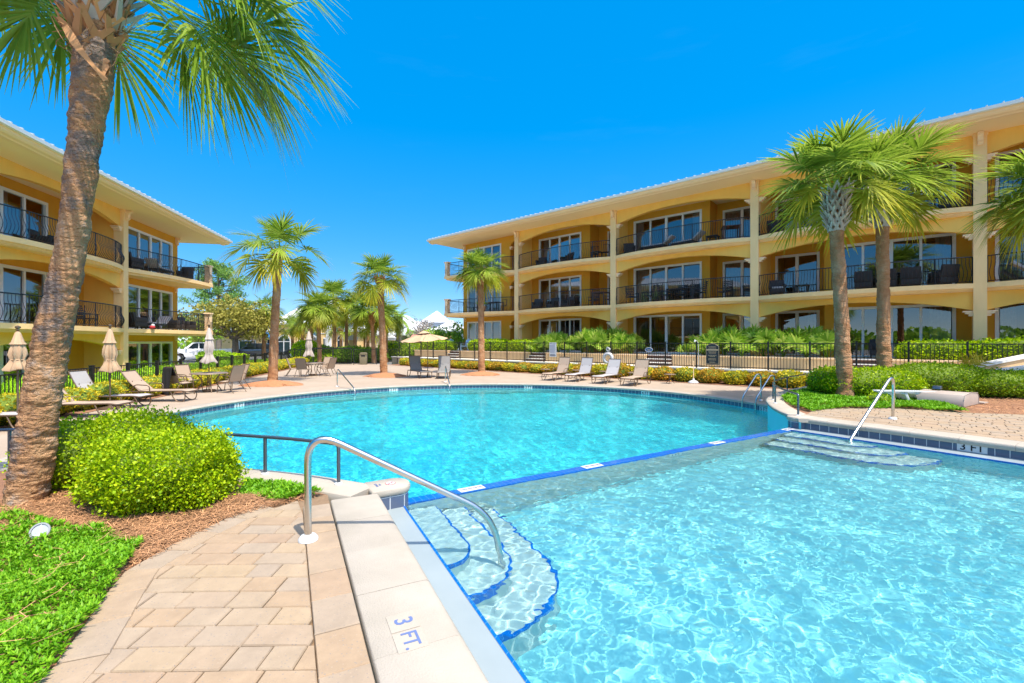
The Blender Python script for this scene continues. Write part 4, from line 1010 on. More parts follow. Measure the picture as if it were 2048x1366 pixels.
    V=[(fa,-1.86,ztop),(ex,-1.86,ztop),(ex-sg*dr,-1.86+dr,ztop+dr*sl_),(fa,-1.86+dr,ztop+dr*sl_),(ex,-1.86+2*dr,ztop),(fa,-1.86+2*dr,ztop)]
    rf.add(V,[(0,1,2,3),(1,4,2),(3,2,4,5)]); 
    xx=min(fa,ex)+.2
    while xx<max(fa,ex):
        L=dr if (abs(xx-ex)>dr) else max(.1,abs(xx-ex))
        M=Matrix.Translation((xx,-1.88,ztop))@Matrix.Rotation(math.atan(sl_),4,'X'); rf.box(-.022,.022,-.03,L/math.cos(math.atan(sl_)),.0,.055,M); xx+=.42
    rf.build('roof',M_roof,B)
    return B
cA=[[(0,0,.5)],[(0,0,1.),(1,0,.45)],[(0,0,.55),(3,.45,1)]]
cA2=[[],[(0,0,.95),(1,.0,1.)],[(0,.0,.5),(3,.5,1.)]]
cB=[[(0,0,.5),(1,.8,1),(3,.25,1.)],[(3,.45,1.)],[(3,.4,1)]]
cD=[[(1,.3,1)],[(0,0,1),(1,0,1)],[(0,.0,1.),(1,.0,.9)]]
bayA=dict(shallow=[(.65,4.75,4,cA)],deep=[(5.75,7.65,2,cD)],jog=5.3,first='s',h=2.3)
bayA2=dict(shallow=[(.65,4.75,4,cA2)],deep=[(5.75,7.65,2,cD)],jog=5.3,first='s',h=2.3)
bayA0=dict(shallow=[(.9,4.5,4,[[],[(1,.3,1)],[(0,.2,.8)]])],deep=[(6.1,7.4,2,[[],[],[]])],jog=5.3,first='s',h=2.3)
bayB=dict(shallow=[(3.25,7.35,4,cB)],deep=[(.45,2.3,2,[[(1,.5,1)],[],[]])],jog=2.75,first='d',h=2.3)
S=8.05
BR=building('three storey yellow apartment building on the right with arched balconies and pale metal roof',RO,RA,[-2*S,-S,0,S,2*S],
   [(-2*S,-S,bayA0),(-S,0,bayA2),(0,S,bayB),(S,2*S,bayA)],dict(sgn=-1,x=-2*S,len=6.6,win=(2.3,6.0),curt=[[(2,.3,1)],[(3,0,1)],[]]),2*S)
bayL=dict(shallow=[(1.3,5.6,4,[[],[],[(1,.2,1),(2,0,.5)]])],jog=None,h=2.3)
BL=building('three storey yellow apartment building on the left with bulging iron balconies',LO,LA,[-2*S,-S,0],
   [(-2*S,-S,bayL),(-S,0,bayL)],dict(sgn=1,x=0,len=6.5,win=(1.4,5.75),curt=[[],[(1,.0,.4)],[]]),-2*S)
# terrace, stairs and walls in front of the right building
sheet('terrace',quadW(RW,-26,19,-.7,6.2),ZT-.03,M_curb)
sheet('planting_bed',quadW(RW,-26,19,-1.9,-.7),ZT-.02,M_soil)
sheet('walkway',quadW(RW,-27,19,-3.4,-2.0),.6,M_curb)
def local(name,label,cat,fr,a,z=0): return thing(name,label,cat,(*fr(0,0),z),a)
W1=local('retaining_wall','low greige wall with white cap carrying the long black fence on the right','wall',RW,RA)
mb=MB(); mb.box(-27.2,19,-3.5,-3.3,-.1,.57); mb.build('wall_body',M_gwall,W1); mb=MB(); mb.box(-27.25,19,-3.56,-3.2,.571,.635); mb.build('cap',M_curb,W1)
W2=local('retaining_wall','tan terrace wall with pale cap behind the right fence, cut by short stairs','wall',RW,RA)
st_at=[(-21.6,-20.3),(-13.3,-11.9),(-5.0,-3.5),(3.95,5.4),(12,13.4)]
edges=[-26.]+[v for s in st_at for v in s]+[19.]
mb=MB(); cp=MB()
for a,b in zip(edges[::2],edges[1::2]): mb.box(a,b,-2.05,-1.85,.5,ZT-.02); cp.box(a-.01,b+.01,-2.09,-1.81,ZT-.019,ZT+.04)
mb.build('wall_body',M_tan,W2); cp.build('cap',M_trim,W2)
who=['behind the open tan parasol','left of the white rules sign','below the blue oval sign','between the twin palm trunks','at the right edge']
for (a,b),wh in zip(st_at,who):
    o=local('stairs','short brown and white stairs in the tan terrace wall, %s'%wh,'stairs',RW,RA); o['group']='terrace stairs'
    for k in range(3):
        mb=MB(); y0=-2.35+.28*k; mb.box(a+.03,b-.03,y0,-1.3+.28*0,.6+.185*k,.6+.185*(k+1)-.035); q=mb.build('riser',M_wood,o); mb=MB(); mb.box(a+.02,b-.02,y0-.03,y0+.3,.6+.185*(k+1)-.034,.6+.185*(k+1)); mb.build('tread',M_curb,o)
# ------------------------------------------------------------------ fences
def fence(label,fr,a,z,posts,y,h,gate=None,bar=.118,pr=.03,hid=()):
    o=local('fence',label,'fence',fr,a); xs=posts
    for x in xs:
        p=MB(); p.box(x-pr,x+pr,y-pr,y+pr,z,z+h+.02); p.box(x-pr-.012,x+pr+.012,y-pr-.012,y+pr+.012,z+h+.021,z+h+.045); p.build('post',M_black,o)
    for x0,x1 in zip(xs,xs[1:]):
        p=MB(); p.box(x0+pr,x1-pr,y-.015,y+.015,z+h-.06,z+h-.025); p.box(x0+pr,x1-pr,y-.015,y+.015,z+.08,z+.115)
        n=max(1,round((x1-x0)/bar))
        for k in range(1,n):
            x=x0+(x1-x0)*k/n; p.box(x-.009,x+.009,y-.009,y+.009,z+.04,z+h-.061 if False else z+h-.0605); 
        p.build('picket_panel',M_black,o)
    return o
fence('long black picket fence on the white capped wall before the right building',RW,RA,.635,[-26.3]+[-.2+1.54*k for k in range(-16,9)],-3.4,1.22)
fence('black picket fence along the left border before the left building',LW,LA,0,[-16.6+1.83*k for k in range(17)],-4.3,1.1,pr=.05)
pA=LW(-16.6+1.83*16,-4.3); pB=RW(-26.3,-3.4)
fa=math.atan2(pB[1]-pA[1],pB[0]-pA[0]); fl=math.dist(pA,pB)
def FW(x,y): ca,s_=math.cos(fa),math.sin(fa); return (pA[0]+ca*x-s_*y,pA[1]+s_*x+ca*y)
g0=fl-5.2
fence('black picket fence closing the far end of the pool deck',FW,fa,0,list(np.linspace(.02,g0-1.5,5)),0,1.3)
fence('short black picket fence between the far gate and the right wall',FW,fa,0,[g0+1.5+.1,g0+3.4,fl-.15],0,1.3)
gt=local('gate','black double iron gate at the far end of the pool deck','gate',FW,fa)
for s in (0,1):
    x0=g0-1.45+1.46*s; p=MB(); 
    for (a,b,c,d) in ((x0,x0+.05,.06,1.4),(x0+1.39,x0+1.44,.06,1.4),(x0+.05,x0+1.39,.06,.12),(x0+.05,x0+1.39,1.3,1.4)): p.box(a,b,-.025,.025,c,d)
    for k in range(1,12): p.box(x0+.05+k*.112,x0+.068+k*.112,-.009,.009,.12,1.3)
    p.build('gate_leaf',M_black,gt)
# white ramp walls at the right
rp_=thing('ramp','white capped sloping ramp walls rising to the right edge','ramp',(0,0,0))
for (xa,ya,za,xb,yb,zb) in ((13.75,14.1,1.05,17.5,14.4,1.72),(13.4,13.0,1.02,17.4,13.3,1.52)):
    d=math.atan2(yb-ya,xb-xa); L=math.dist((xa,ya),(xb,yb)); M=Matrix.Translation((xa,ya,0))@Matrix.Rotation(d,4,'Z')
    b=MB(); b.prof([(0,.3),(L,.3),(L,zb-.07),(0,za-.07)],-.1,.1,'y',M); b.build('ramp_wall',M_tan,rp_); b=MB(); b.prof([(-.02,za-.069),(L,zb-.069),(L,zb),(-.02,za)],-.15,.15,'y',M); b.build('cap',M_curb,rp_)
b=MB(); b.add([(13.6,13.1,.92),(17.4,13.4,1.36),(17.5,14.3,1.36),(13.8,14.0,.92)],[(0,1,2,3)]); b.build('ramp_floor',M_coping,rp_)
# ------------------------------------------------------------------ pool rails
def rail(label,name,pts,r,m,plates=(),posts=(),fr=.16,cat='handrail',group=None):
    b=Vector(pts[0]); t=thing(name,label,cat,tuple(b),0,group)
    P=[Vector(p)-b for p in fillet(pts,fr,8)]
    recv(MB().tube(P,r,14).build('rail',m,t,smooth=True))
    for p in posts: MB().tube([Vector(q)-b for q in p],r*.95,10).build('post',m,t,smooth=True)
    for p in plates:
        q=Vector(p)-b; MB().lathe([(r*1.02,.045),(r*1.9,.04),(r*2.7,.016),(r*2.75,0)],18,q).build('base_plate',M_plastic if m is M_steel else m,t,smooth=True)
    return t
rail('big brushed steel handrail in front, running from the pavers down into the curved steps','handrail',
     [(-1.54,3.44,.4),(-1.55,3.45,1.24),(-.14,3.79,.45),(-.07,3.81,-.25)],.0262,M_steel,[(-1.54,3.44,.4)],fr=.27)
rail('steel handrail on the far side of the raised pool, slanting into the right corner steps','handrail',
     [(7.36,8.8,.4),(7.34,8.75,1.31),(5.88,7.95,.13),(5.8,7.9,-.2)],.026,M_steel,[(7.36,8.8,.4)],fr=.3)
def rad(a,r,z,t=0): return (C0[0]+r*math.cos(a)-t*math.sin(a),C0[1]+r*math.sin(a)+t*math.cos(a),z)
for a,lab in ((R(133),'slim steel handrail by the second palm, slanting into the far left of the round pool'),(R(104.5),'steel handrail seen end on, in front of the right grey lounger')):
    rail(lab,'handrail',[rad(a,9.75,0),rad(a,9.75,.78),rad(a,8.0,.02),rad(a,7.95,-.5)],.024,M_steel,[rad(a,9.75,0)],fr=.2,group='handrails of the round pool')
lad=thing('pool_ladder','two looped steel rails of the pool ladder at the right edge of the round pool','ladder',(0,0,0)); a=R(15.5)
for s in (-.27,.27):
    P=fillet([rad(a,9.15,0,s),rad(a,9.15,.82,s),rad(a,9.0,.86,s),rad(a,8.42,.12,s),rad(a,8.40,-1.0,s)],.14,8); recv(MB().tube(P,.024,12).build('rail',M_steel,lad,smooth=True))
    MB().lathe([(.03,.04),(.06,.03),(.07,0)],14,rad(a,9.15,0,s)).build('base_plate',M_steel,lad,smooth=True)
    MB().tube([rad(a,9.15,.17,s),rad(a,8.45,.15,s)],.012,8).build('stretcher',M_steel,lad,smooth=True)
for z in (-.45,-.75):
    M_=MB(); p,q=rad(a,8.40,z,-.27),rad(a,8.40,z,.27); recv(M_.tube([p,q],.03,8).build('tread',M_plastic,lad))
def arc_rail(label,pts,hz,r,posts):
    b=Vector((*pts[0],ZD)); t=thing('wall_rail',label,'railing',tuple(b)); Q=[Vector((*p,ZD)) for p in pts]
    path=[Q[0]]+[q+Vector((0,0,hz)) for q in Q]+[Q[-1]]
    P=[path[0]]+fillet(path,.05,5)[1:-1]+[path[-1]]
    MB().tube([p-b for p in P],r,12).build('rail',M_dksteel,t,smooth=True)
    for k in posts: MB().tube([Q[k]-b,Q[k]+Vector((0,0,hz))-b],r,10).build('post',M_dksteel,t,smooth=True)
    for k in [0,len(Q)-1]+list(posts): MB().lathe([(r,.02),(r*2.2,.012),(r*2.3,0)],12,Q[k]-b).build('base_plate',M_plastic,t)
m1=offset(arc_left,.12); arc_rail('low dark grey rail on the curved wall behind the near boxwood',[m1[0+2],m1[4],m1[6],m1[8],m1[11],m1[14],m1[17],m1[20],m1[24],m1[28],m1[32]],.42,.019,(3,6,8))
m2=offset(arc_right,-.12); arc_rail('low dark rail curving along the white capped wall by the twin palms',[m2[k] for k in (4,7,10,14,17,20,23,26,29,33,37)],.43,.02,(3,4,7))
# ------------------------------------------------------------------ loungers, chairs, tables, parasols
def lounger(label,loc,rz,sling,back=58,arms=True,group=None):
    t=thing('sun_lounger',label,'sun lounger',(*loc,0),rz,group); W=.31
    hx=-.28; bl=.80; ba=R(back); bx,bz=hx-bl*math.cos(ba),.37+bl*math.sin(ba)
    s=MB(); pts=[(hx,.365),(.1,.345),(.6,.345),(.95,.36),(1.08,.33)]
    s.prof([(x,z) for x,z in pts]+[(x,z-.018) for x,z in pts[::-1]],-W+.015,W-.015,'y'); s.build('seat',sling,t)
    s=MB(); q=[(hx,.375),(hx-.4*math.cos(ba)-.02,.37+.4*math.sin(ba)-.025),(bx,bz)]
    s.prof(q+[(x-.015,z-.008) for x,z in q[::-1]],-W+.015,W-.015,'y'); s.build('backrest',sling,t)
    f=MB()
    for y in (-W,W):
        f.tube(fillet([(-.72,y,.345),(.95,y,.35),(1.12,y,.32)],.1),.019,8); f.tube(catmull([(hx,y,.36),(hx-.42*math.cos(ba)-.02,y,.37+.42*math.sin(ba)-.03),(bx,y,bz)],5),.017,8)
    f.tube([(bx,-W,bz),(bx,W,bz)],.017,8); f.tube([(1.12,-W,.32),(1.12,W,.32)],.017,8); f.tube([(-.72,-W,.345),(-.72,W,.345)],.016,8); f.build('frame',M_bronze,t,smooth=True)
    for y in (-W,W):
        MB().tube(catmull([(.98,y,.33),(1.05,y,.18),(1.0,y,.03),(.85,y,.015),(.72,y,.12),(.62,y,.33)],6),.016,8).build('leg',M_bronze,t,smooth=True)
        MB().tube(catmull([(-.30,y,.34),(-.42,y,.12),(-.58,y,.015),(-.78,y,.06),(-.72,y,.34)],6),.016,8).build('leg',M_bronze,t,smooth=True)
        if arms: MB().tube(fillet([(.02,y,.35),(.02,y*1.08,.53),(-.40,y*1.08,.56),(-.50,y,.40)],.1),.016,8).build('arm',M_bronze,t,smooth=True)
    f=MB(); f.tube([(bx*.5+hx*.5,-.2,(bz+.37)/2),(-.68,-.2,.34)],.011,6); f.tube([(bx*.5+hx*.5,.2,(bz+.37)/2),(-.68,.2,.34)],.011,6); f.build('back_strut',M_bronze,t)
    return t
gL='loungers along the left border'; gR='loungers in a row before the right fence'
lounger('pale lounger half hidden by the foreground palm at the left edge of the photo',(-11.2,9.75),R(6),M_slingw,58,False,gL)
lounger('tan lounger whose foot end sticks out right of the foreground palm trunk',(-11.0,11.5),R(8),M_sling,55,False,gL)
lounger('pale lounger with raised back just right of the foreground palm, near the second closed parasol',(-11.75,13.1),R(8),M_slingw,60,False,gL)
lounger('tan lounger with armrests right of the second closed parasol, nearest the towel chair',(-11.35,14.5),R(6),M_sling,48,True,gL)
rzR=R(-128)
lounger('tan lounger with armrests leftmost of the four before the white rules sign',(2.35,22.9),rzR,M_sling,66,True,gR)
lounger('pale lounger second from the left of the four before the right fence',(3.4,22.25),rzR,M_slingw,66,False,gR)
lounger('pale lounger right below the life ring, third of the four',(4.5,21.2),rzR,M_slingw,60,False,gR)
lounger('tan lounger with armrests rightmost of the four before the right fence',(5.55,20.2),rzR,M_sling,64,True,gR)
lounger('dark grey lounger left of the open tan parasol',(-5.0,24.3),R(-56),M_slingg,70,False,'grey loungers by the open parasol')
lounger('dark grey lounger right of the open tan parasol, facing the pool',(-3.6,24.1),R(-84),M_slingg,72,False,'grey loungers by the open parasol')
def side_table(label,loc):
    t=thing('side_table',label,'side table',(*loc,0),0,'low tables between the loungers')
    MB().lathe([(.001,.43),(.24,.43),(.255,.42),(.255,.405),(.001,.40)],20).build('table_top',M_table,t,smooth=True)
    for k in range(3):
        a=2*PI*k/3; MB().tube(catmull([(.05*math.cos(a),.05*math.sin(a),.41),(.04*math.cos(a),.04*math.sin(a),.2),(.2*math.cos(a),.2*math.sin(a),.012)],5),.013,6).build('leg',M_bronze,t,smooth=True)
for l,p in (('round low table left of the foreground palm, beside the pale lounger at the left edge',(-11.65,10.6)),('round low table right of the foreground palm, behind the tan foot end',(-11.9,12.3)),
            ('small low table left of the leftmost of the four right loungers',(1.8,24.4)),('small low table between the first and second of the four right loungers',(3.35,23.6)),('small low table between the two pale right loungers',(4.6,22.7)),('small low table left of the rightmost tan lounger',(5.75,21.6)),('small low table right of the rightmost tan lounger',(7.15,20.6))): side_table(l,p)
def dining_chair(label,loc,rz,group,towel=False):
    t=thing('patio_chair',label,'chair',(*loc,0),rz,group); W=.27
    s=MB(); q=[(.27,.43),(.05,.41),(-.18,.42)]; s.prof(q+[(x,z-.015) for x,z in q[::-1]],-W,W,'y'); s.build('seat',M_sling,t)
    s=MB(); q=[(-.18,.42),(-.27,.68),(-.39,1.0)]; s.prof(q+[(x-.014,z-.004) for x,z in q[::-1]],-W,W,'y'); s.build('backrest',M_sling,t)
    f=MB()
    for y in (-W-.01,W+.01): f.tube(catmull([(.28,y,.43),(.05,y,.405),(-.18,y,.42),(-.27,y,.68),(-.39,y,1.0)],4),.016,6)
    f.tube([(-.39,-W,1.0),(-.39,W,1.0)],.016,6); f.build('frame',M_bronze,t,smooth=True)
    for y in (-W-.03,W+.03):
        MB().tube([(.24,y,.43),(.29,y,.0)],.015,6).build('leg',M_bronze,t,smooth=True); MB().tube([(-.14,y,.45),(-.42,y,.0)],.015,6).build('leg',M_bronze,t,smooth=True)
        MB().tube(fillet([(.25,y,.43),(.22,y,.64),(-.2,y,.66),(-.25,y,.6)],.08),.015,6).build('arm',M_bronze,t,smooth=True)
    return t
def dining_table(label,loc,group):
    t=thing('dining_table',label,'table',(*loc,0),0,group)
    MB().lathe([(.04,.72),(.60,.72),(.62,.705),(.62,.685),(.58,.68),(.04,.69)],28).build('table_top',M_table,t,smooth=True)
    for k in range(4):
        a=2*PI*(k+.5)/4; c,s=math.cos(a),math.sin(a); MB().tube(catmull([(.4*c,.4*s,.69),(.22*c,.22*s,.4),(.42*c,.42*s,.012)],6),.018,7).build('leg',M_bronze,t,smooth=True)
    MB().lathe([(.22,.08),(.22,.03),(.03,.0)],14).build('base_ring',M_bronze,t); return t
g='dining chairs around the patio tables'
def around(c,ang,r=.95): return (c[0]+r*math.cos(R(ang)),c[1]+r*math.sin(R(ang)))
T1=(-11.45,17.2); dining_table('round patio table with pale closed parasol near the second left palm, at the hedge',T1,'round patio tables')
for ang,lab in ((-118,'patio chair with a black towel over its back'),(165,'tan patio chair behind the chair with the black towel'),(55,'pale backed patio chair at the hedge side of the nearer table'),(-12,'tan patio chair at the right side of the nearer patio table')):
    q=around(T1,ang); dining_chair(lab,q,R(ang+180),g)
    if ang==-118: tq=(q,R(ang+180))
T2=(-11.1,25.4); dining_table('round patio table under the farther pale closed parasol, behind the second left palm',T2,'round patio tables')
for ang,lab in ((-160,'patio chair at the left side of the farther patio table'),(-95,'tan patio chair in front of the farther patio table, back to the pool'),(-15,'patio chair at the right side of the farther patio table'),(75,'patio chair on the far side of the farther patio table')): dining_chair(lab,around(T2,ang),R(ang+180),g)
# towel over the chair back
mb=MB(); nu,nv=15,22
for j in range(nv):
    s_=j/(nv-1)
    for i in range(nu):
        u=i/(nu-1)-.5; y=u*.60*(1-.25*max(0,s_-.35)); f=.03*math.sin(u*13+2*s_)*min(1,s_*1.8)
        if s_<.2: x,z=-.30+(-.115)*(s_/.2), 1.0-.30*(1-s_/.2)**1.0+.02*s_; x+=.0
        else:
            r_=(s_-.2)/.8; x=-.425-.05*r_; z=1.02-1.0*r_+ .22*abs(u)*r_
        mb.v.append((x-f*.8,y,z))
for j in range(nv-1):
    for i in range(nu-1): a=j*nu+i; mb.f.append((a,a+1,a+nu+1,a+nu))
o=mb.build('towel',M_towel,None,smooth=True,loc=(*tq[0],0)); o.rotation_euler=(0,0,tq[1]); tag(o,'black towel draped over the back of a patio chair','towel')
def closed(label,loc,top,bot,m,group,rmax=.17,base=True,flare=.23):
    t=thing('parasol',label,'parasol',(*loc,0),0,group); H=top-bot; g_=np.random.default_rng(int(abs(loc[0]*10))); n=28; mb=MB()
    prof=[(.025,top),(rmax*.38,top-.05*H),(rmax*.72,top-.27*H),(rmax*.95,top-.335*H),(rmax*.70,top-.345*H),(rmax*.92,top-.48*H),(rmax,top-.6*H),(rmax*.80,top-.69*H),(rmax*.72,top-.735*H),(rmax*.98,top-.84*H),(flare,top-.97*H),(flare*.95,bot)]
    ph=g_.uniform(0,6.28,3)
    for r_,z in prof:
        d=(top-z)/H
        for k in range(n):
            a=2*PI*k/n; w_=1+min(.22,d*.35)*math.sin(8*a+ph[0]+1.3*d)+min(.1,d*.2)*math.sin(5*a+ph[1]-4*d); dz=.06*H*math.sin(3*a+ph[2])*max(0,d-.8)*5*.5
            mb.v.append((r_*w_*math.cos(a),r_*w_*math.sin(a),z+dz))
    for i in range(len(prof)-1):
        for k in range(n): a=i*n+k;b=i*n+(k+1)%n; mb.f.append((a,b,b+n,a+n))
    mb.build('canopy',m,t,smooth=True)
    MB().lathe([(.02,top-.02),(.022,top+.02),(.045,top+.035),(.02,top+.05),(.05,top+.08),(.045,top+.11),(.001,top+.13)],12).build('finial',M_bronze,t,smooth=True)
    MB().tube([(0,0,.0),(0,0,top)],.02,8).build('pole',M_bronze,t,smooth=True)
    mb=MB(); z=top-.735*H; mb.lathe([(rmax*.76,z-.012),(rmax*.82,z),(rmax*.76,z+.012)],20); mb.build('tie',m,t,smooth=True)
    if base: MB().lathe([(.26,0),(.26,.04),(.05,.08),(.03,.25)],18).build('base',M_bronze,t,smooth=True)
    return t
gp_='closed parasols'
closed('closed tan parasol left of the foreground palm, nearest the left edge',(-10.75,9.9),2.12,1.28,M_canvas,gp_,.135,True,.19)
closed('closed tan parasol right of the foreground palm, between two loungers',(-11.35,12.85),2.26,1.06,M_canvas,gp_,.15,True,.22)
closed('closed pale grey parasol standing through the nearer patio table',(*T1,),2.42,1.1,M_canvasg,gp_,.15,False,.25)
closed('closed pale grey parasol at the farther patio table behind the second left palm',(-11.25,25.2),2.47,1.1,M_canvasg,gp_,.17,False,.24)
t=thing('open_parasol','open tan octagonal parasol over the two grey loungers','parasol',(-4.45,24.0,0),0); n=8; mb=MB(); H=2.38
rings=[(.02,H),(.25,H-.085),(.8,H-.23),(1.22,H-.37)]
for ri,(r_,z) in enumerate(rings):
    for k in range(n*3):
        a=2*PI*k/(n*3); m_=(k%3); f=math.cos(PI/n)/math.cos((a%(2*PI/n))-PI/n); mb.v.append((r_*f*math.cos(a)*1.02,r_*f*math.sin(a)*1.02,z-(.035*ri*(0 if m_==0 else 1)*.5)))
N3=n*3
for i in range(3):
    for k in range(N3): a=i*N3+k;b=i*N3+(k+1)%N3; mb.f.append((a,b,b+N3,a+N3))
o=mb.build('canopy',M_canvas,t); o.rotation_euler=(R(4),R(-4),0)
mb=MB(); mb.v=[]; 
for r_,z in ((.02,H+.1),(.34,H-.03)):
    for k in range(N3): a=2*PI*k/N3; f=math.cos(PI/n)/math.cos((a%(2*PI/n))-PI/n); mb.v.append((r_*f*math.cos(a),r_*f*math.sin(a),z))
for k in range(N3): mb.f.append((k,(k+1)%N3,N3+(k+1)%N3,N3+k))
o=mb.build('vent',M_canvas,t); o.rotation_euler=(R(4),R(-4),0)
MB().tube([(0,0,0),(0,0,H+.06)],.021,8).build('pole',M_bronze,t,smooth=True)
for k in range(8): a=2*PI*k/8; MB().tube([(.03*math.cos(a),.03*math.sin(a),H-.04),(1.2*math.cos(a),1.2*math.sin(a),H-.40)],.009,5).build('rib',M_bronze,t)
MB().lathe([(.001,.52),(.33,.52),(.34,.50),(.001,.49)],20).build('tray',M_table,t,smooth=True); MB().lathe([(.24,0),(.24,.04),(.05,.07),(.03,.2)],16).build('base',M_bronze,t,smooth=True)
x,y=gp(1387,766); t=thing('parasol_stand','bare white parasol stand with pole on the deck before the dark arched sign','parasol stand',(x,y,0)); MB().lathe([(.24,0),(.24,.03),(.16,.10),(.06,.13),(.035,.22)],18).build('base',M_plastic,t,smooth=True); MB().tube([(0,0,.1),(0,0,1.0)],.017,8).build('pole',M_trim,t,smooth=True); MB().tube([(0,0,1.0),(0,0,1.12)],.012,6).build('tip',M_gold,t)
# ------------------------------------------------------------------ signs, ring, bin, light, lift
def onfence(px,z): # a point on the pool side of the right fence
    t_=(px-1024)/910.2; x=(20.73*t_-10.15)/(.748+.664*t_); return x
def sign(name,label,px,w_,h_,z,m,build):
    x=onfence(px,0); p=RW(x,-3.47); t=thing(name,label,'sign',(*p,z),RA); mb=MB(); build(mb,w_,h_); o=mb.build('board',m,t); return t,o
def rect(mb,w_,h_): mb.box(-w_/2,w_/2,-.012,.012,0,h_)
t,o=sign('rules_sign','white pool rules sign with navy heading on the right fence','',0,0,0,None,rect) if False else (None,None)
t,o=sign('rules_sign','white pool rules sign with navy heading and rows of fine print on the right fence',1106,.50,.86,.98,M_signw,rect)
up3=Matrix.Rotation(PI/2,4,'X')
textmesh('POOL RULES',.075,'heading',M_ink,o,(0,-.015,.79),up3)
mb=MB(); 
for k in range(13):
    zz=.70-.038*k; l=random.uniform(.34,.42); x0=-.21
    while x0<-.21+l: w_=random.uniform(.02,.06); mb.box(x0,min(x0+w_,.21),-.0145,-.0125,zz,zz+.013); x0+=w_+.012
mb.build('fine_print',M_letter,o)
mb=MB()
for zz in (.05,.11):
    x0=-.2
    while x0<.19: w_=random.uniform(.03,.055); mb.box(x0,x0+w_,-.0145,-.0125,zz,zz+.04); x0+=w_+.014
mb.build('bold_print',M_ink,o)
def arch_board(mb,w_,h_):
    a=w_/2; P=[(-a,0.03),(-a+.03,0),(a-.03,0),(a,.03),(a,h_*.86),(a*.8,h_*.9),(a*.45,h_*.965),(0,h_),(-a*.45,h_*.965),(-a*.8,h_*.9),(-a,h_*.86)]
    mb.prof(P,-.014,.014,'y')
t,o=sign('arched_sign','dark arched sign with gold lettering and border on the right fence',1425,.60,1.03,.80,M_signd,arch_board)
mb=MB(); a=.285
P=[(-a,.04),(a,.04),(a,.87),(a*.8,.915),(a*.45,.975),(0,1.01),(-a*.45,.975),(-a*.8,.915),(-a,.87)]
for p,q in zip(P,P[1:]+P[:1]): mb.tube([(p[0],-.017,p[1]),(q[0],-.017,q[1])],.005,4)
mb.box(-.27,.27,-.017,-.0145,.68,.735); mb.build('gold_trim',M_gold,o)
mb=MB()
x0=-.15
pts=[(-.17+.34*i/40,-.018,.85+.022*math.sin(i*1.15)*(1 if i%9 else 1.7)) for i in range(41)]; mb.tube(pts,.005,4)
for zz,l in ((.775,.34),(.60,.36),(.545,.30),(.44,.38),(.385,.24),(.28,.34),(.225,.36),(.12,.26)):
    x0=-l/2
    while x0<l/2: w_=random.uniform(.02,.06); mb.box(x0,min(x0+w_,l/2),-.0165,-.0145,zz,zz+.022); x0+=w_+.014
mb.build('lettering',M_gold,o)
t,o=sign('oval_sign','small blue oval sign on the right fence above the rightmost lounger',1298,.42,.24,1.36,M_signb,lambda mb,w_,h_: mb.prof([(w_/2*math.cos(q),h_/2+h_/2*math.sin(q)) for q in np.linspace(0,2*PI,24,endpoint=False)],-.012,.012,'y'))
mb=MB(); mb.tube([(.2*math.cos(q),-.014,.12+.11*math.sin(q)) for q in np.linspace(0,2*PI,25)],.006,4,cap=False); mb.build('rim',M_signw,o); mb=MB(); mb.box(-.1,.1,-.0145,-.0125,.11,.13); mb.box(-.06,.06,-.0145,-.0125,.06,.078); mb.build('lettering',M_gold,o)
x=onfence(1219,0); p=RW(x,-3.62); t=thing('life_ring','white life ring with coiled rope hanging on the right fence','life ring',(*p,.98),RA)
mb=MB(); n,m_=30,12
for i in range(n):
    a=2*PI*i/n
    for k in range(m_): b_=2*PI*k/m_; r_=.245+.085*math.cos(b_); mb.v.append((r_*math.cos(a),.07*math.sin(b_),r_*math.sin(a)))
for i in range(n):
    for k in range(m_): mb.f.append((i*m_+k,i*m_+(k+1)%m_,((i+1)%n)*m_+(k+1)%m_,((i+1)%n)*m_+k))
mb.build('ring',M_plastic,t,smooth=True)
mb=MB()
for k in range(4): a0=PI/4+PI/2*k; mb.tube([((.34+.03*math.sin(j/8*PI))*math.cos(a0+j/8*PI/2),0,(.34+.03*math.sin(j/8*PI))*math.sin(a0+j/8*PI/2)) for j in range(9)],.008,5)
mb.build('rope',M_plastic,t); mb=MB(); g_=np.random.default_rng(3)
for k in range(4): mb.tube([(.07*math.cos(q)*(1+.3*k%2)+g_.normal(0,.01),-.02+.012*k,.50+.10*math.sin(q)+g_.normal(0,.012)) for q in np.linspace(0,2*PI,14)],.012,5)
mb.tube([(0,0,.33),(.01,0,.62)],.018,6); mb.build('rope_coil',M_plastic,t,smooth=True)
mb=MB(); mb.tube(catmull([(-.28,-.05,-.36),(-.38,-.08,-.55),(-.43,-.1,-.72),(-.36,-.1,-.70),(-.30,-.06,-.4)],6),.007,5); mb.build('loose_rope',M_plastic,t)
x,y=FW(fl-4.6,-.45); t=thing('litter_bin','olive square litter bin in front of the black gate','bin',(*gp(727,729),0),.2)
mb=MB(); mb.prof([(-.27,0),(.27,0),(.30,.82),(-.30,.82)],-.27,.27,'y'); mb.build('body',M_bin,t,bevel=.02); mb=MB(); mb.box(-.32,.32,-.30,.30,.822,.87); mb.prof([(-.3,.871),(.3,.871),(.2,1.0),(-.2,1.0)],-.26,.26,'y'); mb.build('lid',M_bin,t,bevel=.01); mb=MB(); mb.box(-.16,.16,-.275,-.268,.66,.78); mb.build('flap',M_black,t)
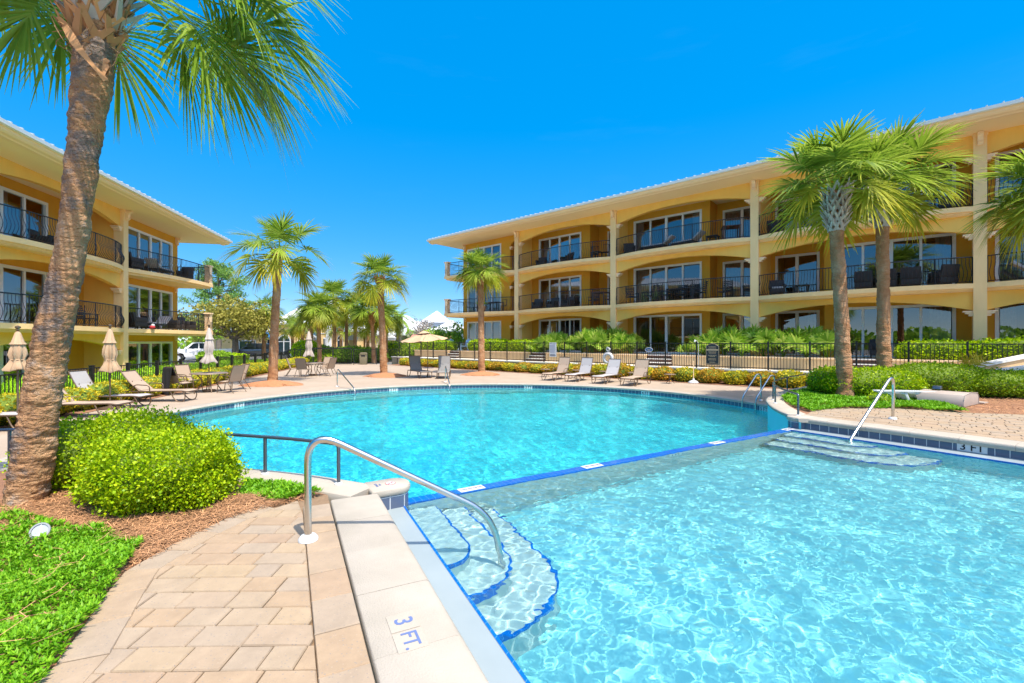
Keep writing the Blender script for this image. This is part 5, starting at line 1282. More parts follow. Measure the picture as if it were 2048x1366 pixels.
# garden spotlight in the near ground cover
M_greyp=mat('grey_plastic',(.26,.275,.29),.4); M_lens=mat('frosted_lens',(.36,.40,.44),.15)
x,y=gp(86,1070,.42); t=thing('garden_spotlight','small white bullet spotlight sunk in the near green ground cover','garden light',(x,y,.40),R(25))
mb=MB(); mb.lathe([(.001,-.07),(.05,-.065),(.078,-.03),(.085,.06),(.088,.075)],20); o=mb.build('housing',M_greyp,t,smooth=True); o.rotation_euler=(R(62),0,0); o.location=(0,0,.07); t.scale=(.62,.62,.62)
mb=MB(); mb.lathe([(.088,.075),(.098,.075),(.098,.09),(.08,.09)],20); q=mb.build('rim',M_greyp,o,smooth=True); mb=MB(); mb.lathe([(.001,.078),(.08,.078)],20); mb.build('lens',M_lens,o); mb=MB(); mb.box(-.004,.004,-.075,.075,.080,.084); mb.box(-.045,.045,-.05,-.044,.08,.084); mb.build('divider',M_signw,o)
MB().tube([(0,0,-.05),(0,0,.06)],.02,8).build('stake',M_black,t)
# path light on the fence side
x=onfence(1384,0); t=thing('path_light','slender white gooseneck path light left of the dark arched sign','garden light',(*RW(x,-2.6),.6),RA); MB().tube(catmull([(0,0,0),(0,0,1.05),(-.06,0,1.32),(-.16,0,1.35)],6),.010,6).build('stem',M_plastic,t,smooth=True); MB().lathe([(.001,1.40),(.02,1.385),(.055,1.28)],12,(-.17,0,0)).build('lamp_shade',M_plastic,t,smooth=True)
# covered pool lift
x,y=at(1895,11.0),11.0; t=thing('covered_pool_lift','low tan grey vinyl cover over a box behind the right ground cover','cover',(x,y,.4),R(32))
mb=MB(); P=[(-.56,0),(.54,0),(.52,.20),(.44,.27),(-.05,.31),(-.46,.27),(-.54,.16)]; mb.prof(P,-.42,.42,'y'); mb.build('cover',M_cover,t,bevel=.014); mb=MB(); [mb.tube([(p[0]*1.005,s*.422,p[1]+.004) for p in P[1:]],.008,5) for s in (-1,1)]; mb.build('piping',M_cover,t); mb=MB(); mb.prof([(-.1,.335),(.06,.335),(.03,.42),(-.06,.42)],.1,.26,'y'); mb.build('buckle',M_dksteel,t,bevel=.02); mb=MB(); mb.box(.63,.95,-.5,.45,.0,.03); mb.build('skirt',M_cover,t)
x,y=at(1822,11.1),11.1; t=thing('pool_lift_frame','folded white plastic lift frame lying beside the tan grey cover','pool lift',(x,y,.42),R(-8))
mb=MB(); mb.box(-.62,.62,-.02,.03,.24,.275); mb.box(-.62,.6,.36,.41,.22,.255); mb.build('rail',M_plastic,t,bevel=.006)
for k in range(4): mb=MB(); mb.prof([(-.55+.32*k,.235),(-.40+.32*k,.235),(-.32+.32*k,.02),(-.38+.32*k,.02),(-.46+.32*k,.19),(-.55+.32*k,.19)],-.0,.38,'y'); mb.build('step',M_plastic,t,bevel=.008)
MB().tube(catmull([(.5,0,.2),(.7,-.1,.22),(.82,-.2,.02)],6),.028,8).build('hose',M_dksteel,t,smooth=True)
# ------------------------------------------------------------------ balcony furniture
def put(fr,A,z): return lambda x,y,k,: (*fr(x,y),z+FH*k)
def arm_chair(m,cush=None):
    def f(t):
        b=MB(); b.box(-.33,.33,-.33,.33,.12,.36); b.build('seat',m,t,bevel=.03); b=MB(); b.prof([(-.33,.36),(-.22,.36),(-.34,.86),(-.44,.84)],-.33,.33,'y'); b.build('backrest',m,t,bevel=.03)
        for s in (-1,1): b=MB(); b.prof([(-.32,.36),(.32,.36),(.32,.58),(-.30,.62)],min(s*.26,s*.35),max(s*.26,s*.35),'y'); b.build('arm',m,t,bevel=.03)
        for sx in (-.28,.28):
            for sy in (-.28,.28): MB().box(sx-.025,sx+.025,sy-.025,sy+.025,0,.12).build('leg',m,t)
        if cush: b=MB(); b.box(-.25,.3,-.25,.25,.365,.46); b.build('cushion',cush,t,bevel=.04)
    return f
def slat_chair(m):
    def f(t):
        b=MB(); b.box(-.25,.27,-.26,.26,.41,.45); b.build('seat',m,t)
        b=MB()
        for k in range(6): b.box(-.30-.02*k,-.275-.02*k,-.25,.25,.50+.1*k,.56+.1*k)
        b.build('backrest',m,t)
        for s in (-.27,.27):
            for x0,x1,h in ((.22,.25,.64),(-.27,-.3,1.08)): MB().tube([(x0,s,0),(x1,s,h)],.025,4).build('leg',m,t)
            b=MB(); b.box(-.32,.3,s-.035,s+.035,.64,.67); b.build('arm',m,t)
    return f
def wire_chair(m):
    def f(t):
        MB().lathe([(.001,.44),(.23,.44),(.24,.42),(.001,.41)],14).build('seat',m,t,smooth=True)
        b=MB()
        for k in range(7): a=R(115+130*k/6); b.tube([(.22*math.cos(a),.22*math.sin(a),.43),(.30*math.cos(a),.28*math.sin(a),.9)],.012,4)
        b.tube([(.30*math.cos(R(a)),.28*math.sin(R(a)),.9) for a in range(115,246,10)],.016,5); b.build('backrest',m,t)
        for k in range(4): a=R(45+90*k); MB().tube([(.18*math.cos(a),.18*math.sin(a),.42),(.24*math.cos(a),.24*math.sin(a),0)],.014,4).build('leg',m,t)
    return f
def table_(m,w_,d_,h_):
    def f(t):
        b=MB(); b.box(-w_/2,w_/2,-d_/2,d_/2,h_-.04,h_); b.build('table_top',m,t,bevel=.008)
        for sx in (-1,1):
            for sy in (-1,1): MB().box(sx*(w_/2-.06)-.03,sx*(w_/2-.06)+.03,sy*(d_/2-.06)-.03,sy*(d_/2-.06)+.03,0,h_-.041).build('leg',m,t)
    return f
def chaise(m,cush):
    def f(t):
        b=MB(); b.box(-.4,.95,-.32,.32,.24,.31); b.build('frame',m,t); b=MB(); b.prof([(-.4,.315),(.95,.315),(.95,.39),(-.35,.39),(-.85,.80),(-.92,.73)],-.29,.29,'y'); b.build('cushion',cush,t,bevel=.02)
        for sx in (-.35,.9):
            for sy in (-.27,.27): MB().box(sx-.025,sx+.025,sy-.025,sy+.025,0,.24).build('leg',m,t)
    return f
def planter(t):
    MB().lathe([(.001,0),(.15,0),(.25,.25),(.27,.42),(.24,.43),(.001,.38)],16).build('pot',M_terra,t,smooth=True)
    V,F=fan_plant(9,8,.28,.35,.4,8); o=npmesh('fronds',V,F,M_tree,t); o.location=(0,0,.4)
protos={}
def furn(kind,fn,label,cat,side,x,y,k,rz,group=None):
    fr,A,z=(RW,RA,RO[2]) if side=='R' else (LW,LA,LO[2]); loc=(*fr(x,y),z+FH*k+.001)
    if kind not in protos:
        t=thing(kind,label,cat,loc,A+rz,group or cat+'s on the balconies'); fn(t); protos[kind]=t; return t
    return copy_tree(protos[kind],loc,A+rz,label)
W_=arm_chair(M_wicker); BLK=slat_chair(M_blackf); RD=slat_chair(M_wood); GC=arm_chair(M_wicker,M_cushion); WI=wire_chair(M_blackf); TB=table_(M_blackf,1.5,.85,.74); TS=table_(M_wood,.9,.9,.9); TC=table_(M_blackf,.6,.6,.45); CH=chaise(M_blackf,M_cushion)
out=-PI/2
L="right building's %s balcony, %s"
F_R=[('wire_chair',WI,'black wire chair','chair',-9.7,.5,2,PI*.6,'top','first arch, right end'),('wire_chair',WI,'black wire chair','chair',-8.9,.4,2,PI*.9,'top','first arch, beside the column'),('low_table',TC,'small black table','table',-9.3,.0,2,0,'top','first arch, between the wire chairs'),
 ('wicker_armchair',W_,'dark wicker armchair','chair',-14.3,.6,2,-1.2,'top','first arch, left end'),('wicker_armchair',W_,'dark wicker armchair','chair',-12.0,.5,2,-1.9,'top','first arch, middle'),
 ('wicker_armchair',W_,'dark wicker armchair','chair',-14.6,.5,1,-1.2,'middle','first arch, left end'),('wicker_armchair',W_,'dark wicker armchair','chair',-13.3,.6,1,-1.5,'middle','first arch, left of the window centre'),('wicker_armchair',W_,'dark wicker armchair','chair',-12.0,.6,1,-1.7,'middle','first arch, right of the window centre'),('wood_slat_chair',RD,'red slat chair','chair',-9.9,.6,1,-1.4,'middle','first arch, left of the square table'),('wood_slat_chair',RD,'red slat chair','chair',-8.6,.6,1,-1.8,'middle','first arch, at the column'),('high_table',TS,'square dark table','table',-9.2,.4,1,0,'middle','first arch, between the red chairs'),
 ('wicker_armchair',W_,'dark wicker armchair','chair',-7.2,.4,2,-1.0,'top','second arch, left end'),('chaise',CH,'grey chaise','chaise',-5.2,.2,2,PI,'top','second arch, under the wide window'),('chaise',CH,'grey chaise','chaise',-3.5,.3,2,PI*.95,'top','second arch, right of the wide window'),('high_table',TS,'square dark table','table',-1.4,.8,2,.4,'top','second arch, at the right end'),('low_table',TC,'small black table','table',-2.2,.4,2,0,'top','second arch, left of the square table'),
 ('slat_chair',BLK,'black slat chair','chair',-6.9,.2,1,-.6,'middle','second arch, leftmost'),('slat_chair',BLK,'black slat chair','chair',-5.9,.2,1,-2.4,'middle','second arch, second from the left'),('dining_table',TB,'long black table','table',-3.9,.3,1,0,'middle','second arch, among slat chairs'),('slat_chair',BLK,'black slat chair','chair',-4.9,.3,1,0,'middle','second arch, left of long table'),('slat_chair',BLK,'black slat chair','chair',-4.2,1.0,1,out,'middle','second arch, behind table at left'),('slat_chair',BLK,'black slat chair','chair',-3.5,1.0,1,out,'middle','second arch, behind table at right'),('slat_chair',BLK,'black slat chair','chair',-2.9,.3,1,PI,'middle','second arch, right of long table'),('slat_chair',BLK,'black slat chair','chair',-1.7,.8,1,out-.2,'middle','second arch, before the narrow window, left'),('slat_chair',BLK,'black slat chair','chair',-.5,.8,1,PI+.3,'middle','second arch, rightmost, at the column'),
 ('wicker_armchair',W_,'dark wicker armchair','chair',.9,.3,2,-1.1,'top','third arch, left end'),('cushioned_armchair',GC,'grey cushioned armchair','chair',3.6,.4,2,-1.6,'top','third arch, before the wide window'),('dining_table',TB,'long black table','table',6.2,.3,2,0,'top','third arch, right end'),('wicker_armchair',W_,'dark wicker armchair','chair',5.3,.3,2,-.4,'top','third arch, left of the long table'),('wicker_armchair',W_,'dark wicker armchair','chair',7.2,.3,2,PI,'top','third arch, right of the long table'),
 ('cushioned_armchair',GC,'grey cushioned armchair','chair',.9,.5,1,-1.3,'middle','third arch, left end'),('low_table',TC,'small black table','table',2.0,.3,1,0,'middle','third arch, right of the cushioned armchair'),('cushioned_armchair',GC,'grey cushioned armchair','chair',4.4,.35,1,PI/2,'middle','third arch, between the twin palm trunks'),('cushioned_armchair',GC,'grey cushioned armchair','chair',5.2,.3,1,PI/2,'middle','third arch, first right of twin palms'),('cushioned_armchair',GC,'grey cushioned armchair','chair',6.0,.3,1,PI/2,'middle','third arch, second right of twin palms'),('cushioned_armchair',GC,'grey cushioned armchair','chair',7.0,.35,1,PI*.7,'middle','third arch, near the right column'),('dining_table',TB,'long black table','table',5.6,.95,1,0,'middle','third arch, behind the grey cushioned armchairs'),
 ('chaise',CH,'grey chaise','chaise',9.8,.3,1,0,'middle','fourth arch at the right edge'),('wicker_armchair',W_,'dark wicker armchair','chair',7.0,.9,0,-1.5,'ground floor','third arch, near the right column'),('wicker_armchair',W_,'dark wicker armchair','chair',4.9,.8,0,-1.5,'ground floor','third arch, before the wide window'),
 ('low_table',TC,'small black table','table',-20.0,-.3,1,0,'middle','end bay, left of the palm crown'),('wire_chair',WI,'black wire chair','chair',-20.8,-.5,1,0,'middle','end bay, far left'),('wire_chair',WI,'black wire chair','chair',-17.5,.0,1,PI,'middle','end bay, right part'),('dining_table',TB,'long black table','table',-18.4,-.2,1,0,'middle','end bay, right of the palm trunk')]
for (kn,fn,d,c,x,y,k,rz,fl_,wh) in F_R: furn(kn,fn,d+' on the '+(L%(fl_,wh) if fl_!='ground floor' else "right building's ground terrace, "+wh),c,'R',x,y,k,rz)
t=thing('planter','terracotta pot plant on the middle end balcony of the right building','plant pot',(*RW(-21.0+2.0,-.75),RO[2]+FH+.001)); planter(t)
L="left building's %s balcony, %s"
F_L=[('wicker_armchair',W_,'dark wicker armchair','chair',-3.9,.6,2,-1.4,'top','left of the foreground palm'),('wicker_armchair',W_,'dark wicker armchair','chair',-2.9,.6,2,-1.8,'top','next to the foreground palm trunk'),('cushioned_armchair',GC,'grey cushioned armchair','chair',.8,.0,2,-.4,'top','end bay, beside the column'),('chaise',CH,'grey chaise','chaise',2.6,-.3,2,0,'top','end bay, middle'),('wicker_armchair',W_,'dark wicker armchair','chair',5.0,-.5,2,PI,'top','end bay, far end'),
 ('slat_chair',BLK,'black slat chair','chair',-1.9,.9,1,out,'middle','right of the foreground palm, left one'),('slat_chair',BLK,'black slat chair','chair',-1.0,.9,1,out,'middle','right of the foreground palm, right one'),('cushioned_armchair',GC,'grey cushioned armchair','chair',.9,-.1,1,-.4,'middle','end bay, at the column'),('chaise',CH,'grey chaise','chaise',2.4,-.3,1,PI,'middle','end bay, before the windows'),('wicker_armchair',W_,'dark wicker armchair','chair',4.2,-.4,1,-1.5,'middle','end bay, second from the far end'),('wicker_armchair',W_,'dark wicker armchair','chair',5.3,-.5,1,-1.7,'middle','end bay, far end')]
for (kn,fn,d,c,x,y,k,rz,fl_,wh) in F_L: furn(kn,fn,d+' on the '+L%(fl_,wh),c,'L',x,y,k,rz)
t=thing('toy','small red and white toy on the middle end balcony of the left building','toy',(*LW(1.3,-.62),LO[2]+FH+.001)); MB().sphere((0,0,.1),(.16,.1,.1),10,6).build('body',M_red,t,smooth=True); MB().sphere((.0,.05,.2),.09,8,6).build('head',M_plastic,t,smooth=True)
for i,(x,y,wh) in enumerate(((-22.9,-.95,'left of the big hedge, facing the pool'),(-20.55,-1.05,'between two hedges near the right building end'))):
    t=thing('adirondack_chair','pale blue slatted garden chair '+wh,'chair',(*RW(x,y),ZT),RA-PI/2+.3,'pale blue garden chairs')
    b=MB(); 
    for k in range(5): b.prof([(-.25,.28),(-.22,.28),(-.42,.98-.05*abs(k-2)),(-.45,.98-.05*abs(k-2))],-.27+.11*k,-.18+.11*k,'y')
    b.build('backrest',M_adir,t); b=MB(); b.prof([(-.25,.27),(.35,.38),(.35,.42),(-.25,.31)],-.27,.27,'y'); b.build('seat',M_adir,t)
    for s in (-.3,.3):
        b=MB(); b.box(-.3,.42,s-.06,s+.06,.55,.58); b.build('arm',M_adir,t); MB().box(.3,.36,s-.03,s+.03,0,.55).build('leg',M_adir,t); MB().tube([(.3,s*.9,.36),(-.55,s*.9,.03)],.03,4).build('leg',M_adir,t)
# ------------------------------------------------------------------ palms
def frond(az, el, pet, Rb, segs, g, bend=.55, cost=.45, droop=.5, amax=2.0, w0=1.0, hub=0.5):
    "one costapalmate fan leaf, from the crown's heart; returns V,F(quads)"
    H=np.array([math.cos(az),math.sin(az),0.]); Z=np.array([0,0,1.]); S=np.array([-math.sin(az),math.cos(az),0.])
    pts=[];tan=[]; p=np.zeros(3)+H*.08; th=el; n1,n2=6,6
    for k in range(n1+n2+1):
        t=H*math.cos(th)+Z*math.sin(th); pts.append(p.copy()); tan.append(t)
        if k<n1: p=p+t*pet/n1; th-=bend*.35/n1
        else: p=p+t*cost*Rb/n2; th-=bend/n2+(hub*min(1.,max(.25,1.25-el)) if k==n1 else 0)
    V=[];F=[];o=0
    # petiole
    for k in range(n1+1):
        w=.022*(1.2-.6*k/n1)*(Rb/.9); u=np.cross(S,tan[k]); V+=[pts[k]-S*w,pts[k]+u*w*.5,pts[k]+S*w]
    for k in range(n1): F+=[[3*k,3*k+3,3*k+4,3*k+1],[3*k+1,3*k+4,3*k+5,3*k+2]]
    o=len(V)
    j=np.arange(segs); q=(j-(segs-1)/2)/((segs-1)/2); a=q*amax
    uu=(1-np.abs(q))*n2+n1; k0=np.clip(uu.astype(int),0,n1+n2-1); fr=(uu-k0)[:,None]
    P=np.array(pts); T=np.array(tan); at_=P[k0]*(1-fr)+P[k0+1]*fr; Tt=T[k0]*(1-fr)+T[k0+1]*fr; U=np.cross(np.repeat(S[None],segs,0),Tt)
    d=Tt*np.cos(a)[:,None]+S*np.sin(a)[:,None]; d=d-U*(.22*np.sin(a)**2)[:,None]*-1*(-1); d+=g.normal(0,.05,(segs,3)); d/=np.linalg.norm(d,axis=1,keepdims=True)
    sd=np.cross(d,U); sd/=np.linalg.norm(sd,axis=1,keepdims=True)+1e-9
    L=Rb*(.72+.28*np.cos(a*.7))*g.uniform(.86,1.08,segs); wid=Rb*2*amax/segs*.27*w0
    dr=droop*g.uniform(.5,1.4,segs)
    fold=U
    for r_,ww,dd in ((0.0,.35,0),(.38,1.,.05),(.68,.62,.30),(1.0,.06,.85)):
        c=at_+d*(L*r_)[:,None]; c[:,2]-=dr*dd*L*.6; c-=d*(dr*dd*L*.25)[:,None]
        V=np.concatenate([np.array(V).reshape(-1,3),c-sd*wid*ww,c+sd*wid*ww])
    Fq=[]
    for r_ in range(3):
        b=o+r_*2*segs; Fq.append(np.stack([b+j,b+segs+j,b+3*segs+j,b+2*segs+j],-1))
    return V,np.concatenate([np.array(F)]+Fq)
def crown_mesh(seed,n,pet,Rb,segs,elmax=1.45,elmin=-.7,droop=.5,bend=.6,specs=None,amax=2.0,cost=.45,w0=1.,hub=.75):
    g=np.random.default_rng(seed); Vs=[];Fs=[];Ts=[];o=0
    L=[]
    for i in range(n):
        f=i/(n-1); el=elmax+(elmin-elmax)*f**.85+g.normal(0,.09); L.append((i*2.39996+g.normal(0,.22),el,pet*g.uniform(.8,1.15)*(.85+.15*min(1,f*2.2)),Rb*g.uniform(.88,1.1)*(.92+.08*min(1,f*3)),f))
    for s in (specs or []): L.append((*s,.5))
    for az,el,p_,r_,f in L:
        V,F=frond(az,el,p_,r_,segs,g,bend*g.uniform(.7,1.3),cost,droop*(.7+.6*f),amax,w0,hub); Vs.append(V);Fs.append(F+o);o+=len(V)
        old=max(0,(f-.62)/.38)**1.2*g.uniform(.2,1.); r=np.linalg.norm(V,axis=1); tipf=np.clip((r-p_)/(r_),0,1.3)
        Ts.append(np.clip(old*(.55+.75*tipf**2)+(.12*tipf**3),0,1))
    return np.concatenate(Vs),np.concatenate(Fs),np.concatenate(Ts)
def trunk_mesh(name,path,rad,m,parent,seed=0,n=18,step=.035,rough=.03,ring=.11,chunky=0):
    P=catmull(path,10); rr=np.interp(np.linspace(0,1,len(P)),np.linspace(0,1,len(rad)),rad); L=sum((b-a).length for a,b in zip(P,P[1:])); m_=max(12,int(L/step))
    cum=[0]
    for a,b in zip(P,P[1:]): cum.append(cum[-1]+(b-a).length)
    g=np.random.default_rng(seed); ph=g.uniform(0,6.28,6); V=[];F=[]; NZ=None
    if chunky:
        NZ=np.zeros((m_+1,n))
        for ka,ks,am in ((2,1,.5),(3,5,.8),(8,14,1.),(16,30,.7),(28,48,.4)):
            G=g.normal(0,1,(int(L*ks)+3,ka)); yi=np.linspace(0,G.shape[0]-1.001,m_+1); xi=np.linspace(0,ka,n,endpoint=False); y0=yi.astype(int); x0=xi.astype(int); fy=(yi-y0)[:,None]; fx=(xi-x0)[None]; x1=(x0+1)%ka
            NZ+=am*((G[y0][:,x0]*(1-fx)+G[y0][:,x1]*fx)*(1-fy)+(G[y0+1][:,x0]*(1-fx)+G[y0+1][:,x1]*fx)*fy)
        NZ*=chunky
    for i in range(m_+1):
        s=cum[-1]*i/m_; k=min(max(int(np.searchsorted(cum,s))-1,0),len(P)-2); f=(s-cum[k])/(cum[k+1]-cum[k]+1e-9); c=P[k].lerp(P[k+1],f); r_=rr[k]*(1-f)+rr[k+1]*f
        rj=((s/ring)%1.0)
        for q in range(n):
            a=2*PI*q/n; w_=1+(NZ[i,q] if NZ is not None else 0)+rough*(math.sin(3*a+ph[0]+s*2.1)+.7*math.sin(5*a-ph[1]+s*4.7)+.6*math.sin(2*a+ph[2]-s*7.3))+rough*.9*(rj-.5)+g.normal(0,rough*.35)
            V.append((c.x+r_*w_*math.cos(a),c.y+r_*w_*math.sin(a),c.z))
    for i in range(m_):
        for q in range(n): a=i*n+q;b=i*n+(q+1)%n; F.append((a,b,b+n,a+n))
    return npmesh(name,V,F,m,parent,smooth=True)
def boots(name,base,h,r0,r1,m,parent,seed=0,rows=9,per=9,L=.34,w_=.075,lean=.45,axis=None):
    g=np.random.default_rng(seed); mb=MB()
    ax=Vector(axis or (0,0,1)).normalized()
    for i in range(rows):
        f=i/(rows-1); r_=r0+(r1-r0)*f
        for k in range(per):
            a=2*PI*(k+.5*(i%2))/per+g.normal(0,.08); c,s=math.cos(a),math.sin(a); o=Vector(base)+ax*h*f+Vector((c*r_*.86,s*r_*.86,0))
            for sd in (-1,1):
                d=Vector((c*lean,s*lean,1)).normalized()*L*g.uniform(.75,1.2); t_=Vector((-s,c,0)); d=d+t_*sd*L*.42; n_=Vector((c,s,.2)).normalized()*.016
                p=o-t_*sd*.05; q=o+d; wv=t_*w_*.5
                mb.add([p-wv-n_,p+wv-n_,p+wv+n_,p-wv+n_,q-wv*.55-n_*.4,q+wv*.55-n_*.4,q+wv*.55+n_*.4,q-wv*.55+n_*.4],[(0,3,2,1),(4,5,6,7),(0,1,5,4),(1,2,6,5),(2,3,7,6),(3,0,4,7)])
    return mb.build(name,m,parent)
CR_=[]
for sd,n_,el0,dr_,bn_ in ((11,26,-.30,.32,.35),(12,34,-.45,.32,.35),(13,17,-.35,.34,.40),(14,30,-.22,.34,.32)):
    V,F,T=crown_mesh(sd,n_,.82,.95,40,elmin=el0,droop=dr_,bend=bn_,w0=1.05,cost=.4,amax=2.1,hub=.5); CR_.append(npmesh('crown',V,F,M_palm,None,tint=T))
for o in CR_: COL.objects.unlink(o)
def palm(label,x,y,z0,h,r,k,sc_=1.,group='palms',bootsec=0,lean=(0,0),rz=0,bm=None,flat=1.,fine=0):
    t=thing('palm_tree',label,'palm tree',(x,y,z0),0,group); lx,ly=lean
    trunk_mesh('trunk',[(0,0,-.06),(lx*.3,ly*.3,h*.35),(lx*.7,ly*.7,h*.7),(lx,ly,h)],[r*1.12,r*.98,r*.9,r*.92,r*(1.25 if bootsec else 1.05)],M_trunk,t,int(abs(x)*10),26 if fine else 14,.025 if fine else .07,.03,.11,fine)
    c=link(bpy.data.objects.new('crown',CR_[k].data)); c.parent=t; c.location=(lx,ly,h); c.rotation_euler=(0,0,rz); c.scale=(sc_,sc_,sc_*flat)
    if bootsec: boots('leaf_boots',(lx*.85,ly*.85,h-bootsec-.1),bootsec,r*1.05,r*1.45,bm or M_boot,t,int(abs(x)*7),max(5,int(bootsec*9)),9)
    else: boots('leaf_boots',(lx,ly,h-.25),.35,r*.95,r*1.1,M_bootb,t,int(abs(x)*7),4,8,.3,.06,.6)
    return t
gD='palms standing on the pool deck'
x,y=gp(545,768); palm('tall palm with a wide loose crown at the left of the round pool',x,y,.05,5.70,.185,2,1.26,gD,0,(.25,0),.4,fine=.035)
x,y=gp(768,751); palm('palm with a full round crown left of centre, before the black gate',x,y,.05,5.25,.19,0,1.02,gD,0,(-.22,0),1.1,fine=.035)
x,y=gp(963,748); palm('palm with a dense round crown standing before the end of the right building',x,y,.05,5.85,.19,1,.98,gD,0,(-.05,0),2.4,fine=.035)
g='twin palms of the right planting bed'
palm('nearer twin palm, left trunk, with grey crosshatched leaf boots under a big green crown',at(1690,12.2),12.2,.4,5.5,.175,3,1.08,g,.95,(-.28,0),.2,fine=.04)
palm('farther twin palm, right trunk, with grey crosshatched leaf boots',at(1768,13.4),13.4,.4,5.95,.17,3,1.14,g,1.0,(-.05,.0),2.0,fine=.04)
palm('palm at the right edge showing only the left half of its crown',at(2125,12.3),12.3,.4,5.4,.19,1,1.1,'palms',.9,(0,0),1.5)
# background palms: px, base distance, trunk height, crown
for lab,px,Y,h,k,s_,bs,lean in (('palm with boots left of the far gate, crown touching its neighbour at right',640,39.5,4.6,1,1.05,.9,-.2),('palm just behind the far fence, right neighbour of the booted palm by the gate',668,45,6.0,0,1.2,0,.1),
   ('palm leaning right of the litter bin, with brown boots under a yellow-green crown',748,40,4.4,1,1.12,.9,-.2),('slim palm behind the fence, left of the litter bin',709,46,5.2,2,1.15,0,.15),('small palm behind the farther parasol, beside the yellow gate pillar',622,48,4.4,2,1.0,0,.1),
   ('small palm before the left arched window of the clubhouse',585,54,3.4,2,1.0,0,0),('thin palm between the arched window and the farther parasol',603,52,3.7,2,1.0,0,.2),('palm with drooping leaves left of the tall second palm, in the car park',528,46,4.9,2,1.15,.6,0),
   ('short palm before the clubhouse entrance',682,56,3.2,2,.95,0,0),('dark short palm in front of the clubhouse right wing',735,50,3.4,2,1.0,0,.1),('yellow-green palm tucked behind the centre deck palm',772,43,4.0,1,1.0,.6,.0),('middle palm between the booted palm and the litter bin palm',693,48,4.9,0,1.0,0,0)):
    palm(lab,at(px,Y),Y,0,h,.19,k,s_*1.22,'palms beyond the far fence',bs,(lean,0),random.uniform(0,6),M_bootb)
# date palm with feather leaves
def date_palm(label,x,y,h):
    t=thing('date_palm',label,'palm tree',(x,y,0)); trunk_mesh('trunk',[(0,0,-.05),(0,0,h*.5),(0,0,h)],[.3,.26,.28],M_bark,t,3,12,.1); Vs=[];Fs=[];o=0; g=np.random.default_rng(8)
    for i in range(34):
        az=i*2.4+g.normal(0,.2); el=1.4-1.9*(i/33)**.9; H=np.array([math.cos(az),math.sin(az),0]);Z=np.array([0,0,1.]);S=np.array([-math.sin(az),math.cos(az),0]); p=H*.1; th=el
        for k in range(18):
            tt=H*math.cos(th)+Z*math.sin(th); q=p+tt*.12
            for sd in (-1,1):
                for e in (0,.5):
                    b=p+tt*.12*e; d=tt*.7+S*sd*.75+Z*-.08; d/=np.linalg.norm(d); l=.42*math.sin(PI*min(1,(k+2)/20))**.6+.05; s=tt*.022; tp=b+d*l; Vs.append(np.array([b-s,b+s,tp+s*.2,tp-s*.2])); Fs.append(np.arange(4)[None]+o); o+=4
            w=S*.018; Vs.append(np.array([p-w,p+w,q+w,q-w])); Fs.append(np.arange(4)[None]+o); o+=4
            p=q; th-=.075+.02*(k>8)
    c=npmesh('crown',np.concatenate(Vs),np.concatenate(Fs),M_tree,t); c.location=(0,0,h); boots('leaf_boots',(0,0,h-.7),.7,.28,.42,M_bootb,t,4,6,9); return t
date_palm('date palm with arching feather leaves before the white roofed houses',at(797,52),52,4.4)
# the big foreground palm
Yp=4.3
def pp(px,py): return (at(px,Yp)-at(50,Yp),0,1.9-(py-683)*Yp/910.2-.38)
t=thing('palm_tree','huge leaning palm trunk in the left foreground, its crown cut by the top edge','palm tree',(at(50,Yp),Yp,.38),0)
path=[(-.06,0,-.1)]+[pp(*q) for q in ((52,990),(97,720),(122,600),(141,500),(163,330),(180,200),(190,100),(197,0))]
trunk_mesh('trunk',path,[.178,.162,.142,.132,.122,.112,.118,.140,.155,.17],M_trunkn,t,21,72,.010,.028,.075,.042)
hx,hy,hz=pp(203,-52)
specs=[]
for az,el,p_,r_ in ((-.05,-.12,1.0,1.0),(.22,-.28,1.0,1.0),(-.12,-.42,.85,.95),(.12,.12,1.05,1.0),(.38,.02,1.05,1.0),(.05,.4,1.0,.95),(.5,-.3,.85,.9),(-.02,-.6,.7,.85),(PI-.2,.30,.95,.95),(PI+.35,.35,1.0,.95),(PI-.6,.25,.9,.95),(PI+.55,.3,.95,.9),(PI+.1,.12,.8,.85),(PI,.2,1.,.95),(2.2,.15,1.,.95),(1.4,.25,1.,.95),(.9,.05,1.,.95),(PI-.35,.1,.8,.85)): specs.append((az,el,p_,r_))
V,F,T=crown_mesh(31,12,.85,.9,62,elmax=1.45,elmin=.75,droop=.42,bend=.5,specs=specs,amax=1.85,cost=.5,w0=1.05,hub=.2)
c=npmesh('crown',V,F,M_palmn,t,tint=T*.55); c.location=(hx,hy,hz)
bx,by,bz=pp(187,105); boots('leaf_boots',(bx,by,bz),.85,.145,.20,M_bootb,t,5,7,8,.26,.09,.5,(.08,0,1))
bx,by,bz=pp(192,60); boots('leaf_boots',(bx,by,bz),.75,.17,.24,M_boot,t,6,5,7,.34,.075,.7,(.08,0,1))
mb=MB(); g_=np.random.default_rng(2)
for k in range(60):
    a=g_.uniform(0,2*PI); z0=g_.uniform(pp(0,140)[2],pp(0,20)[2]); c0=pp(188,100); r_=.15
    p=Vector((c0[0]+r_*math.cos(a),c0[1]+r_*math.sin(a),z0)); q=p+Vector((math.cos(a)*g_.uniform(.03,.2),math.sin(a)*g_.uniform(.03,.2),g_.uniform(-.18,.2))); mb.tube(catmull([p,p.lerp(q,.5)+Vector((g_.normal(0,.03),g_.normal(0,.03),g_.normal(0,.03))),q],4),.0035,3)
mb.build('dry_fibres',M_straw,t)
